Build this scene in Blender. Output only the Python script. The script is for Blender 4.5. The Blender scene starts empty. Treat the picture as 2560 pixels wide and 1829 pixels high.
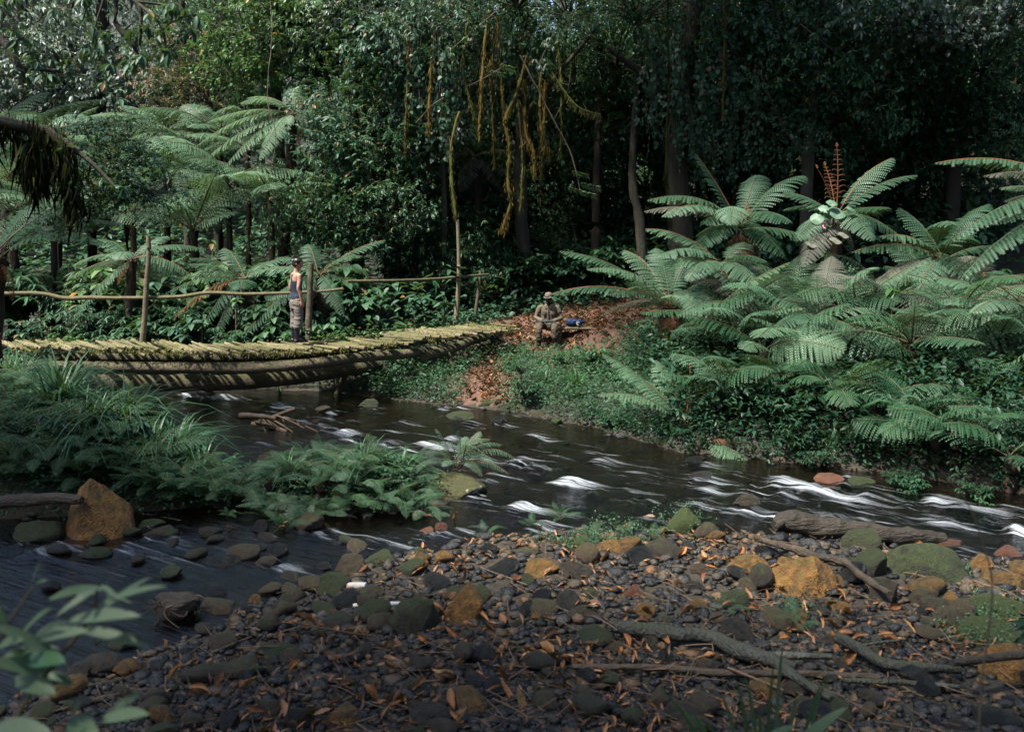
import bpy, bmesh, math, random
import numpy as np
rng = np.random.default_rng(11)
random.seed(11)
scn = bpy.context.scene
COL = scn.collection
R = math.radians

# ------------------------------------------------------------------ camera, world, sun, exposure
FPX, CX, HY, CZ = 2489.0, 1280.0, 547.0, 3.6        # focal length and horizon in photo pixels, eye height above the water
cam_d = bpy.data.cameras.new('camera'); cam = bpy.data.objects.new('camera', cam_d); COL.objects.link(cam)
cam.location = (0, 0, CZ); cam.rotation_euler = (R(90), 0, 0)
cam_d.sensor_width = 36; cam_d.lens = FPX / 2560 * 36
cam_d.shift_y = -(914.5 - HY) / 2560
cam_d.clip_start = 0.1; cam_d.clip_end = 600
cam_d.dof.use_dof = True; cam_d.dof.focus_distance = 19.5; cam_d.dof.aperture_fstop = 2.3
scn.camera = cam
SUN_EL, SUN_AZ = 61.0, -124.0                        # azimuth measured from +Y towards +X: the sun stands high, to the left and a little behind the camera
sd = np.array([math.sin(R(SUN_AZ)) * math.cos(R(SUN_EL)), math.cos(R(SUN_AZ)) * math.cos(R(SUN_EL)), math.sin(R(SUN_EL))])
world = bpy.data.worlds.new('World'); scn.world = world; world.use_nodes = True
wn = world.node_tree
bg = wn.nodes['Background']
sky = wn.nodes.new('ShaderNodeTexSky'); sky.sky_type = 'NISHITA'; sky.sun_disc = False
sky.air_density = 1.0; sky.dust_density = 2.0; sky.ozone_density = 1.0; sky.sun_elevation = R(SUN_EL); sky.sun_rotation = R(SUN_AZ)
wn.links.new(sky.outputs[0], bg.inputs[0]); bg.inputs[1].default_value = 0.10
sun_d = bpy.data.lights.new('sun', 'SUN'); sun_d.energy = 4.6; sun_d.angle = R(3.0); sun_d.color = (1.0, 0.96, 0.88)
sun = bpy.data.objects.new('sun', sun_d); COL.objects.link(sun); sun.location = (-10, -5, 40)
from mathutils import Vector, Matrix, Quaternion
sun.rotation_euler = Vector(sd).to_track_quat('Z', 'Y').to_euler()
scn.view_settings.view_transform = 'Standard'; scn.view_settings.look = 'None'
scn.view_settings.exposure = 1.55; scn.view_settings.gamma = 1.0; scn.view_settings.use_curve_mapping = False
scn.render.engine = 'CYCLES'
cy = scn.cycles
cy.max_bounces = 6; cy.diffuse_bounces = 3; cy.glossy_bounces = 2; cy.transmission_bounces = 3; cy.transparent_max_bounces = 8
cy.sample_clamp_indirect = 4.0; cy.caustics_reflective = False; cy.caustics_refractive = False

# ------------------------------------------------------------------ helpers
def P(px, py, d):                                     # a photo pixel at a distance along the view
    return np.array([(px - CX) / FPX * d, d, CZ - (py - HY) / FPX * d])
def lerp(a, b, t): return a + (b - a) * t
def nrm(v):
    v = np.asarray(v, float); n = np.linalg.norm(v, axis=-1, keepdims=True); return v / np.maximum(n, 1e-9)

def vnoise(p, seed=0):                                # smooth value noise for arrays of points (n,3) -> -1..1
    p = np.asarray(p, float); i = np.floor(p).astype(np.int64); f = p - i; f = f * f * (3 - 2 * f)
    def h(ix, iy, iz):
        n = (ix * 374761393 + iy * 668265263 + iz * 2147483647 + seed * 1274126177) & 0xffffffff
        n = ((n ^ (n >> 13)) * 1274126177) & 0xffffffff
        return ((n ^ (n >> 16)) & 0xffff) / 32767.5 - 1
    r = 0
    for dx in (0, 1):
        for dy in (0, 1):
            for dz in (0, 1):
                w = (f[:, 0] if dx else 1 - f[:, 0]) * (f[:, 1] if dy else 1 - f[:, 1]) * (f[:, 2] if dz else 1 - f[:, 2])
                r = r + w * h(i[:, 0] + dx, i[:, 1] + dy, i[:, 2] + dz)
    return r
def fbm(p, seed=0, oct=3):
    r = 0; a = 1.0; s = 0
    for k in range(oct):
        r = r + a * vnoise(np.asarray(p) * (2 ** k), seed + k); s += a; a *= .5
    return r / s

class MB:                                             # collects faces; build() makes ONE mesh
    def __init__(s): s.v = []; s.t = []; s.q = []; s.tint = []; s.qm = []; s.tm = []; s.n = 0
    def add(s, v, f, m=0, tint=.5):
        v = np.asarray(v, float).reshape(-1, 3); f = np.asarray(f, np.int64)
        if len(f):
            if f.shape[1] == 4: s.q.append(f + s.n); s.qm.append(np.full(len(f), m))
            else: s.t.append(f + s.n); s.tm.append(np.full(len(f), m))
        s.v.append(v); s.tint.append(np.broadcast_to(np.asarray(tint, float), (len(v),)).copy()); s.n += len(v)
    def mesh(s, name, mats, off=(0, 0, 0), smooth=True):
        v = np.concatenate(s.v) - np.asarray(off, float); me = bpy.data.meshes.new(name)
        q = np.concatenate(s.q) if s.q else np.zeros((0, 4), np.int64); t = np.concatenate(s.t) if s.t else np.zeros((0, 3), np.int64)
        me.vertices.add(len(v)); me.vertices.foreach_set('co', v.astype(np.float32).ravel())
        nl = len(q) * 4 + len(t) * 3; me.loops.add(nl)
        me.loops.foreach_set('vertex_index', np.concatenate([q.ravel(), t.ravel()]).astype(np.int32))
        me.polygons.add(len(q) + len(t))
        st = np.concatenate([np.arange(len(q)) * 4, len(q) * 4 + np.arange(len(t)) * 3]).astype(np.int32)
        me.polygons.foreach_set('loop_start', st)
        mi = np.concatenate((s.qm + s.tm) or [np.zeros(0)]).astype(np.int32)
        me.polygons.foreach_set('material_index', mi)
        me.polygons.foreach_set('use_smooth', np.full(len(q) + len(t), smooth))
        at = me.attributes.new('tint', 'FLOAT', 'POINT'); at.data.foreach_set('value', np.concatenate(s.tint).astype(np.float32))
        for m in (mats if isinstance(mats, (list, tuple)) else [mats]): me.materials.append(m)
        me.update(calc_edges=True); return me

def tagd(o, label=None, cat=None, group=None, kind=None):
    if label: o['label'] = label
    if cat: o['category'] = cat
    if group: o['group'] = group
    if kind: o['kind'] = kind
    return o
def obj(name, me, parent=None, loc=None):
    o = bpy.data.objects.new(name, me); COL.objects.link(o)
    if parent is not None: o.parent = parent
    if loc is not None: o.location = tuple(float(c) for c in loc)
    return o
def thing(name, label, cat, loc=(0, 0, 0), rz=0, group=None, sc=1):
    o = bpy.data.objects.new(name, None); COL.objects.link(o); o.empty_display_size = .2
    o.location = tuple(float(c) for c in loc); o.rotation_euler = (0, 0, rz); o.scale = (sc,) * 3
    return tagd(o, label, cat, group)
def part(name, mb, mats, parent, kind=None, smooth=True):   # the part's coordinates are given in the world; the thing has no rotation
    o = obj(name, mb.mesh(name, mats, tuple(parent.location), smooth), parent)
    if kind: o['kind'] = kind
    return o

def bez(p0, p1, p2, n):
    t = np.linspace(0, 1, n)[:, None]; return (1 - t) ** 2 * np.asarray(p0, float) + 2 * t * (1 - t) * np.asarray(p1, float) + t * t * np.asarray(p2, float)
def spline(pts, n):                                   # smooth curve through points
    p = np.asarray(pts, float); k = len(p); u = np.linspace(0, k - 1, n); i = np.minimum(u.astype(int), k - 2); f = (u - i)[:, None]
    pm = p[np.maximum(i - 1, 0)]; p0 = p[i]; p1 = p[i + 1]; p2 = p[np.minimum(i + 2, k - 1)]
    return .5 * (2 * p0 + (p1 - pm) * f + (2 * pm - 5 * p0 + 4 * p1 - p2) * f ** 2 + (3 * p0 - pm - 3 * p1 + p2) * f ** 3)
def frame(T, up=(0, 0, 1)):
    up = np.broadcast_to(np.asarray(up, float), T.shape); S = np.cross(T, up)
    bad = np.linalg.norm(S, axis=1) < 1e-3; S[bad] = np.cross(T[bad], [1, .1, 0]); S = nrm(S); return S, np.cross(S, T)
def tube(mb, path, rad, n=7, m=0, tint=.5, rough=0, seed=0, caps=True, up=(0, 0, 1), freq=6.):
    path = np.asarray(path, float); k = len(path); rad = np.broadcast_to(np.asarray(rad, float), (k,))
    T = nrm(np.gradient(path, axis=0)); S, N = frame(T, up)
    a = np.linspace(0, 2 * np.pi, n, endpoint=False)
    d = np.cos(a)[None, :, None] * S[:, None] + np.sin(a)[None, :, None] * N[:, None]
    rr = np.repeat(rad[:, None], n, 1)
    if rough: rr = rr * (1 + rough * fbm((path[:, None] + d * rad[:, None, None]).reshape(-1, 3) * freq + seed * 7.1, seed, 2).reshape(k, n))
    v = (path[:, None] + d * rr[..., None]).reshape(-1, 3)
    i = np.arange(k - 1)[:, None] * n; j = np.arange(n)[None]; j2 = (j + 1) % n
    f = np.stack([i + j, i + j2, i + n + j2, i + n + j], -1).reshape(-1, 4)
    tt = np.repeat(np.broadcast_to(np.asarray(tint, float), (k,)), n)
    mb.add(v, f, m, tt)
    if caps:
        for e, rev in ((0, True), (k - 1, False)):
            ring = v[e * n:(e + 1) * n]; c = ring.mean(0); vv = np.vstack([ring, c]); ff = np.stack([np.arange(n), (np.arange(n) + 1) % n, np.full(n, n)], -1)
            mb.add(vv, ff[:, ::-1] if rev else ff, m, float(np.mean(tt)))

# leaf templates: x along the leaf, y across, z up (unit length)
def leaf_tmpl(w=.34, fold=.10, droop=.18, wmax=.42):
    t = np.array([0, wmax * .45, wmax, .75, 1.0]); ww = np.array([0, .78, 1, .62, 0]) * w * .5
    v = [[0, 0, 0]]; 
    for i in (1, 2, 3):
        z = -droop * t[i] ** 2
        v += [[t[i], ww[i], z + fold * ww[i] * 2], [t[i], 0, z], [t[i], -ww[i], z + fold * ww[i] * 2]]
    v.append([1, 0, -droop]); v = np.array(v, float)
    q = np.array([[1, 2, 5, 4], [2, 3, 6, 5], [4, 5, 8, 7], [5, 6, 9, 8]]); tr = np.array([[0, 2, 1], [0, 3, 2], [7, 8, 10], [8, 9, 10]])
    return v, q, tr
LEAF = leaf_tmpl(.36, .22, .22)
LEAFN = leaf_tmpl(.22, .22, .3)
LEAFW = leaf_tmpl(.56, .18, .25, .38)
_h = np.array([[.0, 0, 0], [-.12, .22, .02], [.12, .42, .03], [.45, .38, .0], [.75, .18, -.06], [1.0, 0, -.14], [.75, -.18, -.06], [.45, -.38, 0], [.12, -.42, .03], [-.12, -.22, .02], [.45, 0, -.05]], float)
HEART = (_h, np.array([[0, 1, 2, 10], [10, 2, 3, 4], [10, 4, 5, 6], [10, 6, 7, 8], [0, 10, 8, 9]]), np.zeros((0, 3), int))
_d = np.array([[0, 0, 0], [.42, .22, .05], [.45, 0, -.03], [.42, -.22, .05], [1, 0, -.12]], float)
TINY = (_d, np.array([[0, 2, 4, 1], [0, 3, 4, 2]]), np.zeros((0, 3), int))

def leaves(mb, tm, pos, dirs, size, up=None, m=0, tint=None, roll=.35, wide=1.0):
    pos = np.asarray(pos, float).reshape(-1, 3); n = len(pos)
    if n == 0: return
    T = np.array(np.broadcast_to(nrm(np.asarray(dirs, float)), pos.shape))
    U = np.tile([0, 0, 1.], (n, 1)) if up is None else np.asarray(up, float)
    U = nrm(U + rng.normal(0, roll, (n, 3))); S, N = frame(T, U)
    v, q, tr = tm; k = len(v); sz = np.broadcast_to(np.asarray(size, float), (n,))[:, None, None]
    V = pos[:, None] + sz * (v[None, :, 0:1] * T[:, None] + wide * v[None, :, 1:2] * S[:, None] + v[None, :, 2:3] * N[:, None])
    tt = rng.random(n) if tint is None else np.broadcast_to(np.asarray(tint, float), (n,))
    off = (np.arange(n) * k)[:, None, None]; base = mb.n
    s = mb
    if len(q): s.q.append((q[None] + off).reshape(-1, 4) + base); s.qm.append(np.full(n * len(q), m))
    if len(tr): s.t.append((tr[None] + off).reshape(-1, 3) + base); s.tm.append(np.full(n * len(tr), m))
    s.v.append(V.reshape(-1, 3)); s.tint.append(np.repeat(tt, k)); s.n += n * k

def frond(mb, base, tip, arch=.3, width=.4, npairs=20, detail=9, droop=.35, up=(0, 0, 1), side=0., m=0, mr=1, stipe=.16, tint=.5, lod=False, sweep=.35, fat=.50):
    base = np.asarray(base, float); tip = np.asarray(tip, float); L = np.linalg.norm(tip - base)
    up = nrm(np.asarray(up, float)); hor = nrm(np.cross(tip - base, up))
    ctrl = base + (tip - base) * .45 + up * arch * L + hor * side * L
    n = 18; C = bez(base, ctrl, tip, n); T = nrm(np.gradient(C, axis=0)); S, N = frame(T, up)
    r0 = .009 * L ** .6 if not lod else .012 * L ** .6
    tube(mb, C, np.linspace(r0, r0 * .3, n), 4, mr, .5, caps=False)
    u = np.linspace(0, 1, npairs) ** .95; tt = stipe + (1 - stipe) * u * .99
    fi = tt * (n - 1); i0 = np.minimum(fi.astype(int), n - 2); f = (fi - i0)[:, None]
    c = C[i0] * (1 - f) + C[i0 + 1] * f; t_ = nrm(T[i0] * (1 - f) + T[i0 + 1] * f); s_ = nrm(S[i0] * (1 - f) + S[i0 + 1] * f); n_ = np.cross(s_, t_)
    prof = (u + .1) ** .5 * (1.02 - u) ** .7; prof /= prof.max(); Lp = width * prof * rng.uniform(.92, 1.06, npairs)
    sp = L * (1 - stipe) / npairs
    ds = (np.arange(detail) + .0) / detail
    for sd_ in (1, -1):
        a = (sweep + .25 * u + rng.normal(0, .05, npairs))[:, None]
        D = nrm(sd_ * s_ * np.cos(a) + t_ * np.sin(a)); E = nrm(np.cross(n_, D)); E = E * np.sign((E * t_).sum(1))[:, None]
        dr = droop * (1 + rng.normal(0, .18, npairs))
        def axis(sv):                               # points along every pinna: (npairs, len, 3)
            return c[:, None] + D[:, None] * (Lp[:, None] * (sv - .12 * sv ** 3))[..., None] - n_[:, None] * (Lp * dr)[:, None, None] * (sv ** 1.8)[None, :, None] - np.array([0, 0, 1.]) * (Lp * .12 * droop)[:, None, None] * (sv ** 2)[None, :, None]
        A0 = axis(ds); A1 = axis(ds + .66 / detail); Am = axis(ds + .62 / detail); A2 = axis(ds + 1.05 / detail)
        hw = (fat * sp * (1 - (ds * .97) ** 2.2) ** .6 + .003 * L)[None, :, None] * np.minimum(1, Lp / (.35 * width) + .25)[:, None, None]
        for es in (1, -1):
            e = E[:, None] * es; dn = n_[:, None] * hw * .30
            V = np.stack([A0, A1, A2 + e * hw - dn - (A2 - Am) * .35, Am + e * hw * .92 - dn], 2)   # (np, detail, 4, 3)
            k = npairs * detail; F = np.arange(k * 4).reshape(k, 4)
            if es * sd_ < 0: F = F[:, ::-1]
            tv = np.repeat(np.clip(tint + rng.normal(0, .12, npairs), 0, 1), detail * 4)
            mb.add(V.reshape(-1, 3), F, m, tv)
    return C

def hang_moss(mb, path, n, length, m=0, width=.012, rad=.03):
    path = np.asarray(path); k = len(path); fi = rng.random(n) * (k - 1.001); i = fi.astype(int); f = (fi - i)[:, None]
    p = path[i] * (1 - f) + path[i + 1] * f + rng.normal(0, rad, (n, 3))
    L = length * rng.uniform(.25, 1, n) ** 1.5
    d = np.stack([rng.normal(0, .18, n), rng.normal(0, .18, n), -np.ones(n)], 1)
    leaves(mb, TINY, p, d, L, up=nrm(rng.normal(0, 1, (n, 3))), m=m, wide=width / (.44 * length) * 1.6)

def blades(mb, base, n, length, width, spread=.6, m=0, dirs=None, lean=(0, 0, 0)):   # arching grass blades as ribbons
    k = 6; a = rng.random(n) * 6.283 if dirs is None else dirs; L = length * rng.uniform(.55, 1.1, n); sp = spread * rng.uniform(.25, 1.2, n)
    s = np.linspace(0, 1, k); hd = np.stack([np.cos(a), np.sin(a), 0 * a], 1)
    b = np.asarray(base, float) + rng.normal(0, .03 * length + .01, (n, 3)) * [1, 1, .1]
    hor = (sp[:, None] * L[:, None]) * s[None] ** 1.5; ver = L[:, None] * (s[None] - (.25 + .5 * sp[:, None]) * s[None] ** 2.6)
    C = b[:, None] + hd[:, None] * hor[..., None] + np.array([0, 0, 1.]) * ver[..., None] + np.asarray(lean) * (L[:, None] * s[None] ** 2)[..., None]
    sdv = np.cross(hd, [0, 0, 1.]); w = width * (np.array([.7, 1, 1, .8, .5, .03]))[None] * rng.uniform(.7, 1.2, n)[:, None]
    V = np.stack([C + sdv[:, None] * w[..., None] * .5, C - sdv[:, None] * w[..., None] * .5], 2).reshape(n, k * 2, 3)
    i = np.arange(k - 1) * 2; F = np.stack([i, i + 1, i + 3, i + 2], 1)
    mb.add(V.reshape(-1, 3), (F[None] + (np.arange(n) * k * 2)[:, None, None]).reshape(-1, 4), m, np.repeat(rng.random(n), k * 2))

# ------------------------------------------------------------------ materials
def newmat(name):
    m = bpy.data.materials.new(name); m.use_nodes = True; nt = m.node_tree; nt.nodes.clear()
    out = nt.nodes.new('ShaderNodeOutputMaterial'); return m, nt, out
def nd(nt, typ, ins=None, **kw):
    n = nt.nodes.new(typ)
    for k, v in kw.items(): setattr(n, k, v)
    for k, v in (ins or {}).items():
        if isinstance(v, bpy.types.NodeSocket): nt.links.new(v, n.inputs[k])
        else: n.inputs[k].default_value = v
    return n
def ramp(nt, fac, stops, interp='LINEAR'):
    n = nt.nodes.new('ShaderNodeValToRGB'); nt.links.new(fac, n.inputs[0]); cr = n.color_ramp; cr.interpolation = interp
    while len(cr.elements) < len(stops): cr.elements.new(.5)
    for e, (p, c) in zip(cr.elements, stops): e.position = p; e.color = (*c, 1) if len(c) == 3 else c
    return n.outputs[0]
def mth(nt, op, a, b=None, clamp=False):
    n = nt.nodes.new('ShaderNodeMath'); n.operation = op; n.use_clamp = clamp
    for i, v in enumerate((a, b)):
        if v is None: continue
        if isinstance(v, bpy.types.NodeSocket): nt.links.new(v, n.inputs[i])
        else: n.inputs[i].default_value = v
    return n.outputs[0]
def mix(nt, fac, a, b, blend='MIX'):
    n = nt.nodes.new('ShaderNodeMix'); n.data_type = 'RGBA'; n.blend_type = blend
    for k, v in ((0, fac), (6, a), (7, b)):
        if isinstance(v, bpy.types.NodeSocket): nt.links.new(v, n.inputs[k])
        else: n.inputs[k].default_value = v if not isinstance(v, tuple) or len(v) == 4 else (*v, 1)
    return n.outputs[2]
def noise(nt, scale, detail=4, rough=.6, vec=None, dist=0.):
    n = nd(nt, 'ShaderNodeTexNoise', {'Scale': scale, 'Detail': detail, 'Roughness': rough, 'Distortion': dist})
    if vec is not None: nt.links.new(vec, n.inputs['Vector'])
    return n.outputs[0]
def attr(nt, name): return nd(nt, 'ShaderNodeAttribute', attribute_name=name).outputs['Fac']

def leaf_mat(name, cols, rough=.42, trans=.22, spec=.5, objvar=.25, patch=None):
    m, nt, out = newmat(name); t = attr(nt, 'tint')
    oi = nd(nt, 'ShaderNodeObjectInfo').outputs['Random']
    geo = nd(nt, 'ShaderNodeNewGeometry').outputs['Position']
    n1 = noise(nt, 1.3, 2, .5, geo)
    t2 = mth(nt, 'ADD', t, mth(nt, 'MULTIPLY', mth(nt, 'ADD', mth(nt, 'SUBTRACT', oi, .5), mth(nt, 'SUBTRACT', n1, .5)), objvar), True)
    k = len(cols); col = ramp(nt, t2, [(i / (k - 1) if k > 1 else 0, c) for i, c in enumerate(cols)])
    if patch: col = mix(nt, mth(nt, 'GREATER_THAN', t, patch[0]), col, patch[1])
    bs = nd(nt, 'ShaderNodeBsdfPrincipled', {'Base Color': col, 'Roughness': rough, 'Specular IOR Level': spec})
    tr = nd(nt, 'ShaderNodeBsdfTranslucent', {'Color': mix(nt, .5, col, (.16, .26, .04, 1))})
    ms = nd(nt, 'ShaderNodeMixShader', {0: trans, 1: bs.outputs[0], 2: tr.outputs[0]})
    nt.links.new(ms.outputs[0], out.inputs[0]); return m

def rough_mat(name, cols, scale=6., rough=.8, bump=.4, moss=None, moss_lo=.45, moss_hi=.6, objvar=.3, bscale=30., moss_up=.6, spec=.4, stretch=None, usetint=.35, stain=None, bdist=.02):
    m, nt, out = newmat(name); tc = nd(nt, 'ShaderNodeTexCoord'); oi = nd(nt, 'ShaderNodeObjectInfo').outputs['Random']
    vec = tc.outputs['Object']
    off = nd(nt, 'ShaderNodeVectorMath', {0: vec}, operation='ADD'); 
    cmb = nd(nt, 'ShaderNodeCombineXYZ', {0: mth(nt, 'MULTIPLY', oi, 37.), 1: mth(nt, 'MULTIPLY', oi, 91.), 2: oi}); nt.links.new(cmb.outputs[0], off.inputs[1])
    vec = off.outputs[0]
    if stretch: vec = nd(nt, 'ShaderNodeVectorMath', {0: vec, 1: stretch}, operation='MULTIPLY').outputs[0]
    n1 = noise(nt, scale, 5, .65, vec); n2 = noise(nt, bscale, 4, .6, vec)
    t = attr(nt, 'tint')
    f = mth(nt, 'ADD', mth(nt, 'ADD', mth(nt, 'MULTIPLY', mth(nt, 'SUBTRACT', n1, .5), 1.5), .5), mth(nt, 'ADD', mth(nt, 'MULTIPLY', mth(nt, 'SUBTRACT', oi, .5), objvar * 2), mth(nt, 'MULTIPLY', mth(nt, 'SUBTRACT', t, .5), usetint * 2)), True)
    k = len(cols); col = ramp(nt, f, [(i / (k - 1), c) for i, c in enumerate(cols)])
    col = mix(nt, mth(nt, 'MULTIPLY', n2, .8), col, mix(nt, 1., col, (.45, .45, .45, 1), 'MULTIPLY'))
    if stain:
        sn = noise(nt, stain[1], 3, .5, vec); col = mix(nt, ramp(nt, sn, [(stain[2], (0, 0, 0)), (stain[3], (1, 1, 1))]), col, stain[0])
    rg = rough
    if moss:
        nz = nd(nt, 'ShaderNodeSeparateXYZ', {0: nd(nt, 'ShaderNodeNewGeometry').outputs['Normal']}).outputs[2]
        n3 = noise(nt, scale * 1.7, 5, .7, vec)
        mm = mth(nt, 'ADD', mth(nt, 'MULTIPLY', nz, moss_up * .3), n3)
        mk = ramp(nt, mm, [(moss_lo, (0, 0, 0)), (moss_hi, (1, 1, 1))])
        mc = ramp(nt, noise(nt, scale * 9, 3, .6, vec), [(.3, moss[0]), (.7, moss[1])])
        col = mix(nt, mk, col, mc)
        rg = mth(nt, 'ADD', mth(nt, 'MULTIPLY', mk, .95 - rough), rough)
    bs = nd(nt, 'ShaderNodeBsdfPrincipled', {'Base Color': col, 'Roughness': rg, 'Specular IOR Level': spec})
    bp = nd(nt, 'ShaderNodeBump', {'Strength': bump, 'Distance': bdist, 'Height': mth(nt, 'ADD', n2, mth(nt, 'MULTIPLY', n1, 1.5))}); nt.links.new(bp.outputs[0], bs.inputs['Normal'])
    nt.links.new(bs.outputs[0], out.inputs[0]); return m

FERN = leaf_mat('fern_green', [(.024, .070, .036), (.055, .124, .066), (.110, .185, .115)], .52, .18, .35, .6)
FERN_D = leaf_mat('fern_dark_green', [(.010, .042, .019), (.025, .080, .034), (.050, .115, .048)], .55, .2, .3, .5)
FERN_G = leaf_mat('fern_grey_old', [(.09, .095, .075), (.13, .13, .10)], .6, .1, .3, .3)
FERN_B = leaf_mat('fern_dead_brown', [(.13, .06, .025), (.22, .11, .055)], .7, .1, .2, .3)
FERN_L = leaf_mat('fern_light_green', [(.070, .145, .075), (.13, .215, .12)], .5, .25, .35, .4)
RACH = rough_mat('rachis', [(.045, .04, .018), (.10, .075, .03)], 8, .6, .1)
RACH_O = rough_mat('rachis_orange', [(.14, .05, .02), (.26, .095, .032)], 8, .6, .1)
LEAF_A = leaf_mat('leaf_mid_green', [(.008, .040, .018), (.022, .074, .033), (.046, .110, .052)], .5, .22, .32, .5, (.985, (.16, .08, .025, 1)))
LEAF_SHADE = leaf_mat('leaf_green_shade', [(.005, .026, .013), (.013, .048, .023), (.028, .074, .036)], .5, .18, .3, .5)  # darker copy of the mid green with bank shade put into the colour
LEAF_B = leaf_mat('leaf_bluish', [(.010, .040, .022), (.026, .078, .042), (.066, .125, .078)], .5, .18, .32, .5, (.98, (.15, .10, .06, 1)))
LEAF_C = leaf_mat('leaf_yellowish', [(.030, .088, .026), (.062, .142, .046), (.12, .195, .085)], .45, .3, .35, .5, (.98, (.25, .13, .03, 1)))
LEAF_GLARE = leaf_mat('leaf_pale_glare', [(.10, .155, .115), (.18, .235, .19), (.27, .31, .27)], .36, .2, .5, .4, (.97, (.20, .13, .08, 1)))  # sky glare and haze on lit leaves are put into this pale colour
LEAF_R = leaf_mat('leaf_reddish_brown', [(.09, .055, .03), (.15, .085, .05), (.11, .12, .07)], .5, .2, .3, .5)
COVER = leaf_mat('ground_cover_green', [(.010, .042, .020), (.028, .082, .038), (.060, .130, .064)], .5, .22, .32, .3)
GRASS = leaf_mat('grass_green', [(.018, .064, .026), (.040, .110, .045), (.09, .165, .085)], .45, .25, .35, .3)
NEARG = leaf_mat('near_leaf_green', [(.028, .062, .028), (.055, .095, .046), (.085, .125, .072)], .5, .25, .3, .4)
DEAD = leaf_mat('dead_leaf', [(.035, .018, .008), (.12, .050, .018), (.26, .105, .034), (.34, .19, .08)], .5, .08, .4, .5)
MOSSH = leaf_mat('hanging_moss', [(.012, .015, .006), (.03, .034, .012), (.065, .062, .022)], .95, .15, .05, .5)
MOSSO = leaf_mat('moss_orange', [(.045, .042, .015), (.105, .082, .024), (.18, .105, .028)], .95, .15, .05, .6)
MOSSY = leaf_mat('moss_yellow_green', [(.028, .040, .012), (.070, .075, .022), (.14, .115, .045)], .95, .15, .05, .3)
BARK = rough_mat('bark_dark_mossy', [(.018, .016, .012), (.05, .042, .03), (.085, .07, .05)], 5, .9, .8, ((.03, .045, .012), (.08, .09, .025)), .55, .75, moss_up=.3, stretch=(1, 1, .35))
BARKF = rough_mat('fern_trunk_fibre', [(.010, .007, .005), (.032, .021, .014), (.06, .036, .022)], 9, .95, 1., stretch=(1, 1, .2))
VINE = rough_mat('vine_bark', [(.08, .055, .035), (.16, .12, .08)], 9, .8, .4)
POLE = rough_mat('weathered_pole', [(.06, .045, .03), (.15, .115, .075), (.26, .20, .13)], 7, .85, .5, ((.045, .055, .015), (.12, .115, .035)), .50, .72, moss_up=.5)
DECK = rough_mat('deck_pole_wood', [(.05, .038, .024), (.14, .105, .066), (.28, .215, .14)], 5, .8, .6, ((.04, .055, .012), (.13, .135, .032)), .47, .70, objvar=.45, moss_up=.35)
LOGM = rough_mat('bridge_log_mossy', [(.03, .025, .017), (.10, .08, .052), (.21, .16, .10)], 3.5, .85, .8, ((.028, .034, .012), (.085, .082, .028)), .50, .70, moss_up=.5, bdist=.04)
LOGD = rough_mat('dark_wet_log', [(.012, .010, .007), (.045, .033, .02), (.11, .075, .045)], 4, .65, 1., stretch=(.25, 1, 1), bdist=.05)
LOGG = rough_mat('grey_green_branch', [(.014, .015, .012), (.045, .046, .036), (.13, .125, .10)], 4, .55, .9, ((.02, .026, .012), (.04, .05, .022)), .58, .8, bdist=.04, stretch=(1, .5, 1))
TWIG = rough_mat('twig_brown', [(.04, .025, .013), (.10, .062, .034), (.19, .12, .07)], 6, .7, .3, objvar=.4)
MO = ((.024, .048, .009), (.085, .122, .020))
ROCK_D = rough_mat('stone_dark', [(.007, .008, .009), (.020, .021, .021), (.050, .044, .035), (.10, .075, .045)], 3, .4, .9, MO, .72, .92, objvar=.5, bdist=.06)
ROCK_O = rough_mat('stone_ochre', [(.035, .024, .013), (.14, .072, .020), (.34, .165, .035), (.42, .23, .07)], 2.6, .7, 1., ((.05, .06, .012), (.13, .125, .03)), .62, .85, objvar=.14, bscale=16, bdist=.08)
ROCK_B = rough_mat('stone_brown', [(.022, .018, .014), (.075, .052, .032), (.15, .10, .055)], 3, .55, .9, MO, .62, .85, objvar=.3, bdist=.07)
ROCK_M = rough_mat('stone_mossy', [(.014, .015, .012), (.045, .043, .030), (.10, .078, .042)], 3, .55, 1., ((.018, .036, .008), (.085, .115, .024)), .46, .74, objvar=.2, bdist=.08)
ROCK_G = rough_mat('moss_mound', [(.02, .034, .010), (.05, .07, .02)], 5, .95, 1., ((.035, .058, .012), (.10, .135, .03)), .35, .75, bdist=.08)
ROCK_R = rough_mat('stone_red_wet', [(.04, .020, .015), (.12, .05, .028), (.20, .085, .045)], 3, .3, .7, None, objvar=.3, bdist=.05)
ROCK_W = rough_mat('stone_mossy_white_lichen', [(.04, .045, .02), (.12, .10, .04)], 3, .8, 1., ((.04, .052, .015), (.14, .13, .05)), .45, .7, stain=((.72, .70, .68, 1), 1.3, .60, .64), bdist=.07)
PEB = rough_mat('pebbles', [(.006, .007, .008), (.015, .016, .016), (.036, .033, .028), (.075, .058, .036), (.15, .08, .035)], 9, .36, .8, None, objvar=0, usetint=.62, bscale=60, bdist=.02)

# unseen trees added to block the sun: x, y, crown height, crown scale, trunk foot
SHADE_TREES = [(-7, 3, 15, 1.4, (-13, 0)), (-3.5, 2, 15, 1.4, (-14, -2)), (-10.5, 5, 15, 1.4, (-16, 2)), (-12.5, 9, 15.5, 1.15, (-18, 8)), (-7, -1.5, 15, 1.2, (-14, -5)), (-.5, 20.8, 18.5, 1.6, (0, 34)), (2.8, 20.8, 18.5, 1.6, (5, 33)), (6, 21.5, 18.5, 1.8, (9, 36)), (10.5, 23, 19, 1.5, (13, 30))]

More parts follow.
